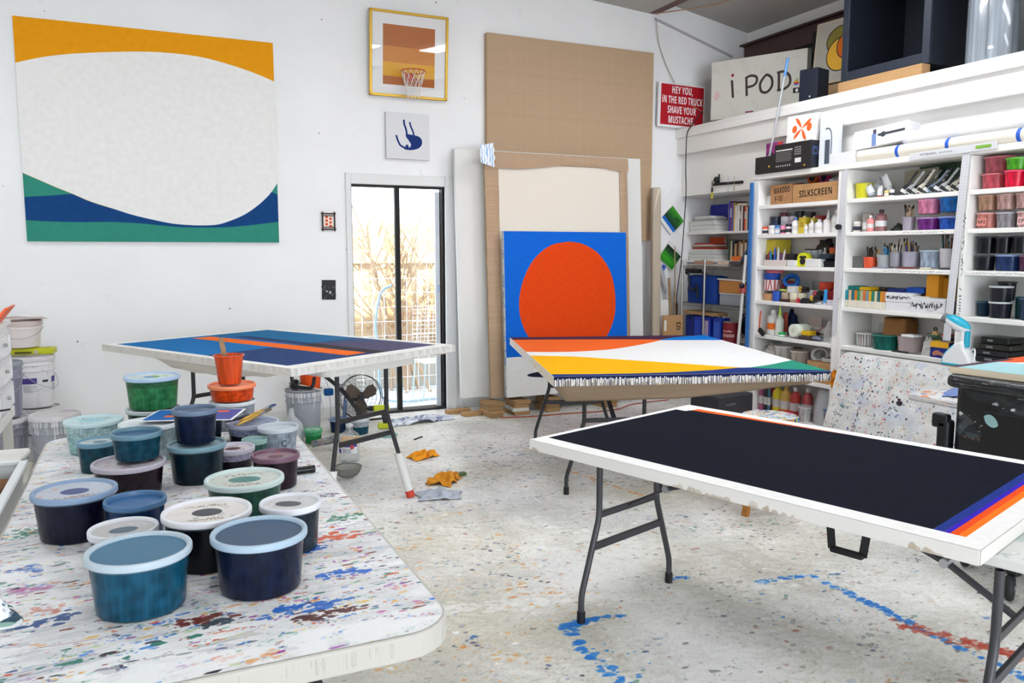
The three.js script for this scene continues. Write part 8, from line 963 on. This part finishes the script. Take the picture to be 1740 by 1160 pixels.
// ---------------------------------------------------------------- steamer, cloths by the shelves
{ const t = thing('garment_steamer', 'white and turquoise handheld garment steamer by the shelves', 'steamer', [5.435, 0.822, -3.93], -PI / 2); const wh = M('#e6e8ea', 0.3), tq = M('#22a6c2', 0.35); t.scale.setScalar(1.08);
  part(t, 'base', at(ext(smooth([[-0.095, 0], [0.075, 0], [0.07, 0.06], [0.04, 0.1], [0.025, 0.14], [-0.02, 0.12], [-0.06, 0.08], [-0.09, 0.04], [-0.095, 0]], 5), 0.06, 0.012), 0, 0.012, -0.03), wh); part(t, 'water_tank', at(ext(smooth([[-0.1, 0.008], [-0.09, 0.05], [-0.055, 0.095], [-0.02, 0.125], [-0.012, 0.1], [-0.05, 0.05], [-0.075, 0.008], [-0.1, 0.008]], 5), 0.066, 0.008), 0, 0.01, -0.033), tq); part(t, 'foot_band', rb(0.19, 0.014, 0.09, 0.006, 2), tq, [-0.01, 0.007, 0]);
  part(t, 'handle', at(new THREE.CapsuleGeometry(0.024, 0.11, 6, 16), 0.022, 0.185, 0), wh); part(t, 'grip', at(rb(0.026, 0.12, 0.04, 0.01, 2), 0.048, 0.185, 0), tq); part(t, 'head', at(new THREE.SphereGeometry(1, 24, 16), 0, 0, 0).scale(0.1, 0.042, 0.042), wh, [-0.03, 0.278, 0], [0, 0, -0.42]); part(t, 'head_top', at(new THREE.SphereGeometry(1, 24, 12, 0, 2 * PI, 0, PI / 2.2), 0, 0, 0).scale(0.1, 0.044, 0.043), tq, [-0.026, 0.284, 0], [0, 0, -0.42]); part(t, 'nozzle', at(cy(0.034, 0.03, 0.026, 20), 0, 0, 0, 0, 0, PI / 2 - 0.42), M('#6d7378', 0.4), [-0.118, 0.312, 0]); part(t, 'cord', tube([[0.06, 0.02, 0.0], [0.1, 0.03, 0.01], [0.11, 0.08, 0.0], [0.09, 0.12, -0.02], [0.06, 0.1, -0.02]], 0.006, 24, 6), wh); }
single('orange_cloth', 'orange cloth tucked over the top corner of the leaning table', 'cloth', rag(0.16, 0.12, 0.05, 3.3, 6), M('#f59a2c', 0.9, { side: THREE.DoubleSide }), [5.36, 0.56, -5.0], [0, 0.4, -1.2]);
{ const t = thing('hanging_clamp', 'red and black bar clamp hooked on the first shelf post', 'clamp', [5.58, 0.84, -6.2]); part(t, 'bar', rb(0.008, 0.2, 0.014, 0.002), M('#d0542c', 0.45), [0, 0.13, 0], [0.1, 0, 0]); part(t, 'jaw', rb(0.03, 0.05, 0.09, 0.01, 2), blackPlastic, [0, 0.02, 0.03], [0.6, 0, 0]); }
{ const t = thing('white_pole', 'grey white pole with red clamp leaning between rack and shelves', 'pole', [0, 0, 0]); part(t, 'tube', tube([[5.52, 0.0, -6.5], [5.57, 1.62, -6.42]], 0.016, 4, 12), M('#c2c0bc', 0.45)); part(t, 'clamp', rb(0.05, 0.07, 0.06, 0.012, 2), M('#b05048', 0.5), [5.555, 1.27, -6.435]); part(t, 'knob', new THREE.SphereGeometry(0.028, 12, 10), blackPlastic, [5.53, 1.31, -6.42]); }
single('lime_sheet', 'lime green plastic sheet standing behind the white pole', 'sheet', rb(0.12, 1.12, 0.01, 0.003), M('#8fc23a', 0.5), [5.68, 0.56, -6.42], [0, 0, 0]);
{ const t = thing('tool_case', 'dark grey tool case on the floor under the far end of the wave canvas', 'case', [5.05, 0, -6.1], 0.2); part(t, 'case', rb(0.5, 0.3, 0.36, 0.02, 2), M('#3a3b40', 0.55), [0, 0.15, 0]); part(t, 'latch', rb(0.14, 0.02, 0.02, 0.004), M('#5d5e64', 0.4), [-0.1, 0.22, 0.185]); }
single('red_fire_bag', 'red bag with grey flap on the floor before the shelves', 'bag', rag(0.3, 0.26, 0.28, 5.5, 5), M('#b0282c', 0.7, { side: THREE.DoubleSide }), [5.45, 0.002, -5.72]);
// ---------------------------------------------------------------- outside the glass door
{ const g = structGroup('trim_4'); part(g, 'yard_ground', bx(9, 0.1, 5.2), M('#ffffff', 0.9, { map: splatTex(512, 512, 80, '#c7cbd2', 2, 12, 1.5, ['#9aa8ba', '#dfe3e8', '#b0a898', '#aeb8c6']) }), [3.2, -0.1, -10.75]); part(g, 'block_wall', rb(7, 0.5, 0.16), M('#b5b2a8', 0.95, { bumpMap: floorBump, bumpScale: 0.01 }), [3.3, 0.2, -9.75]); }
{ const t = thing('wood_fence', 'weathered upright board fence beyond the glass door', 'fence', [0, 0, 0]); const cols = ['#d6c3a6', '#cfba9c', '#dccbb0', '#c9b292']; for (let i = 0; i < 34; i++) part(t, 'board', rb(0.138, 1.75 + 0.03 * noise.noise(i * 3.3, 1, 1), 0.02, 0.003), M(cols[i % 4], 0.9, { map: woodMap }), [1.3 + i * 0.145, 1.15, -10.05 + 0.006 * (i % 2)]); for (const y of [0.62, 1.55]) part(t, 'rail', rb(5.2, 0.09, 0.04, 0.004), M('#d8c8ac', 0.9, { map: woodMap }), [3.7, y, -10.02]); }
{ const t = thing('bare_shrub', 'bare tangled shrub with pale twigs beyond the glass door', 'shrub', [2.95, -0.05, -9.35]); const G = []; const grow = (p, dir, len, r, depth) => { const pts = [p.toArray()]; let q = p.clone(), d = dir.clone(); for (let i = 0; i < 3; i++) { d.add(V(rr(-0.22, 0.22), rr(-0.05, 0.16), rr(-0.22, 0.22))).normalize(); q = q.clone().addScaledVector(d, len / 3); pts.push(q.toArray()); if (depth < 4 && rnd() < 0.85) grow(q, d.clone().add(V(rr(-0.9, 0.9), rr(-0.1, 0.6), rr(-0.7, 0.7))).normalize(), len * rr(0.55, 0.8), r * 0.6, depth + 1); } G.push(tube(pts, r, 5, depth < 2 ? 6 : 4)); };
  for (let i = 0; i < 7; i++) grow(V(rr(-0.3, 0.3), 0, rr(-0.15, 0.15)), V(rr(-0.4, 0.4), 1, rr(-0.2, 0.2)).normalize(), rr(0.9, 1.3), rr(0.016, 0.03), 0); part(t, 'branches', join(G), M('#b39a80', 0.9)); const L = []; for (let i = 0; i < 420; i++) { const a = rnd() * 2 * PI, q = 0.75 * Math.sqrt(rnd()); L.push(at(new THREE.PlaneGeometry(0.05, 0.03), Math.cos(a) * q, rr(0.9, 2.2), Math.sin(a) * q * 0.6, rr(0, 3), rr(0, 3), 0)); } const lf = part(t, 'dry_leaves', join(L), M('#d9c9a4', 0.9, { side: THREE.DoubleSide })); lf.userData.kind = 'stuff'; }
{ const t = thing('wire_fence', 'white welded wire fence section standing just outside the door', 'fence', [2.5, -0.05, -8.45]); const L = []; for (let i = 0; i <= 12; i++) L.push(at(cy(0.004, 0.004, 1.45, 5), -0.75 + i * 0.125, 0.725, 0)); for (let i = 0; i <= 9; i++) L.push(at(cy(0.004, 0.004, 1.5, 5), 0, 0.02 + i * 0.155, 0, 0, 0, PI / 2)); part(t, 'wires', join(L), M('#eef0f2', 0.5)); }
{ const t = thing('wire_chair', 'pale wire frame chair lying beyond the door', 'chair', [3.05, -0.05, -8.95]); const L = []; for (let i = 0; i <= 8; i++) { L.push(at(cy(0.003, 0.003, 0.4, 5), -0.2 + i * 0.05, 0.85, 0, 0.1)); L.push(at(cy(0.003, 0.003, 0.4, 5), 0, 0.66 + i * 0.047, -0.02 + i * 0.004, 0, 0, PI / 2)); } part(t, 'back', join(L), M('#eef1f4', 0.5)); const S = []; for (let i = 0; i <= 8; i++) { S.push(at(cy(0.003, 0.003, 0.42, 5), -0.2 + i * 0.05, 0.45, 0.2, PI / 2)); S.push(at(cy(0.003, 0.003, 0.4, 5), 0, 0.45, i * 0.05, 0, 0, PI / 2)); } part(t, 'seat', join(S), M('#eef1f4', 0.5)); for (const [x, z] of [[-0.18, 0.02], [0.18, 0.02], [-0.18, 0.4], [0.18, 0.4]]) part(t, 'leg', bar([x, 0.45, z], [x * 1.2, 0, z], 0.012, 0.012), M('#b9cfd8', 0.5)); }
single('garden_hose', 'pale blue hose hanging beside the door mullion outside', 'hose', tube([[2.42, 1.3, -8.3], [2.3, 1.22, -8.32], [2.24, 0.9, -8.32], [2.27, 0.5, -8.34], [2.3, 0.1, -8.36], [2.6, -0.02, -8.6], [3.1, -0.03, -8.7]], 0.014, 60, 8), M('#a9c6d8', 0.5));
renderer.render(scene, camera);
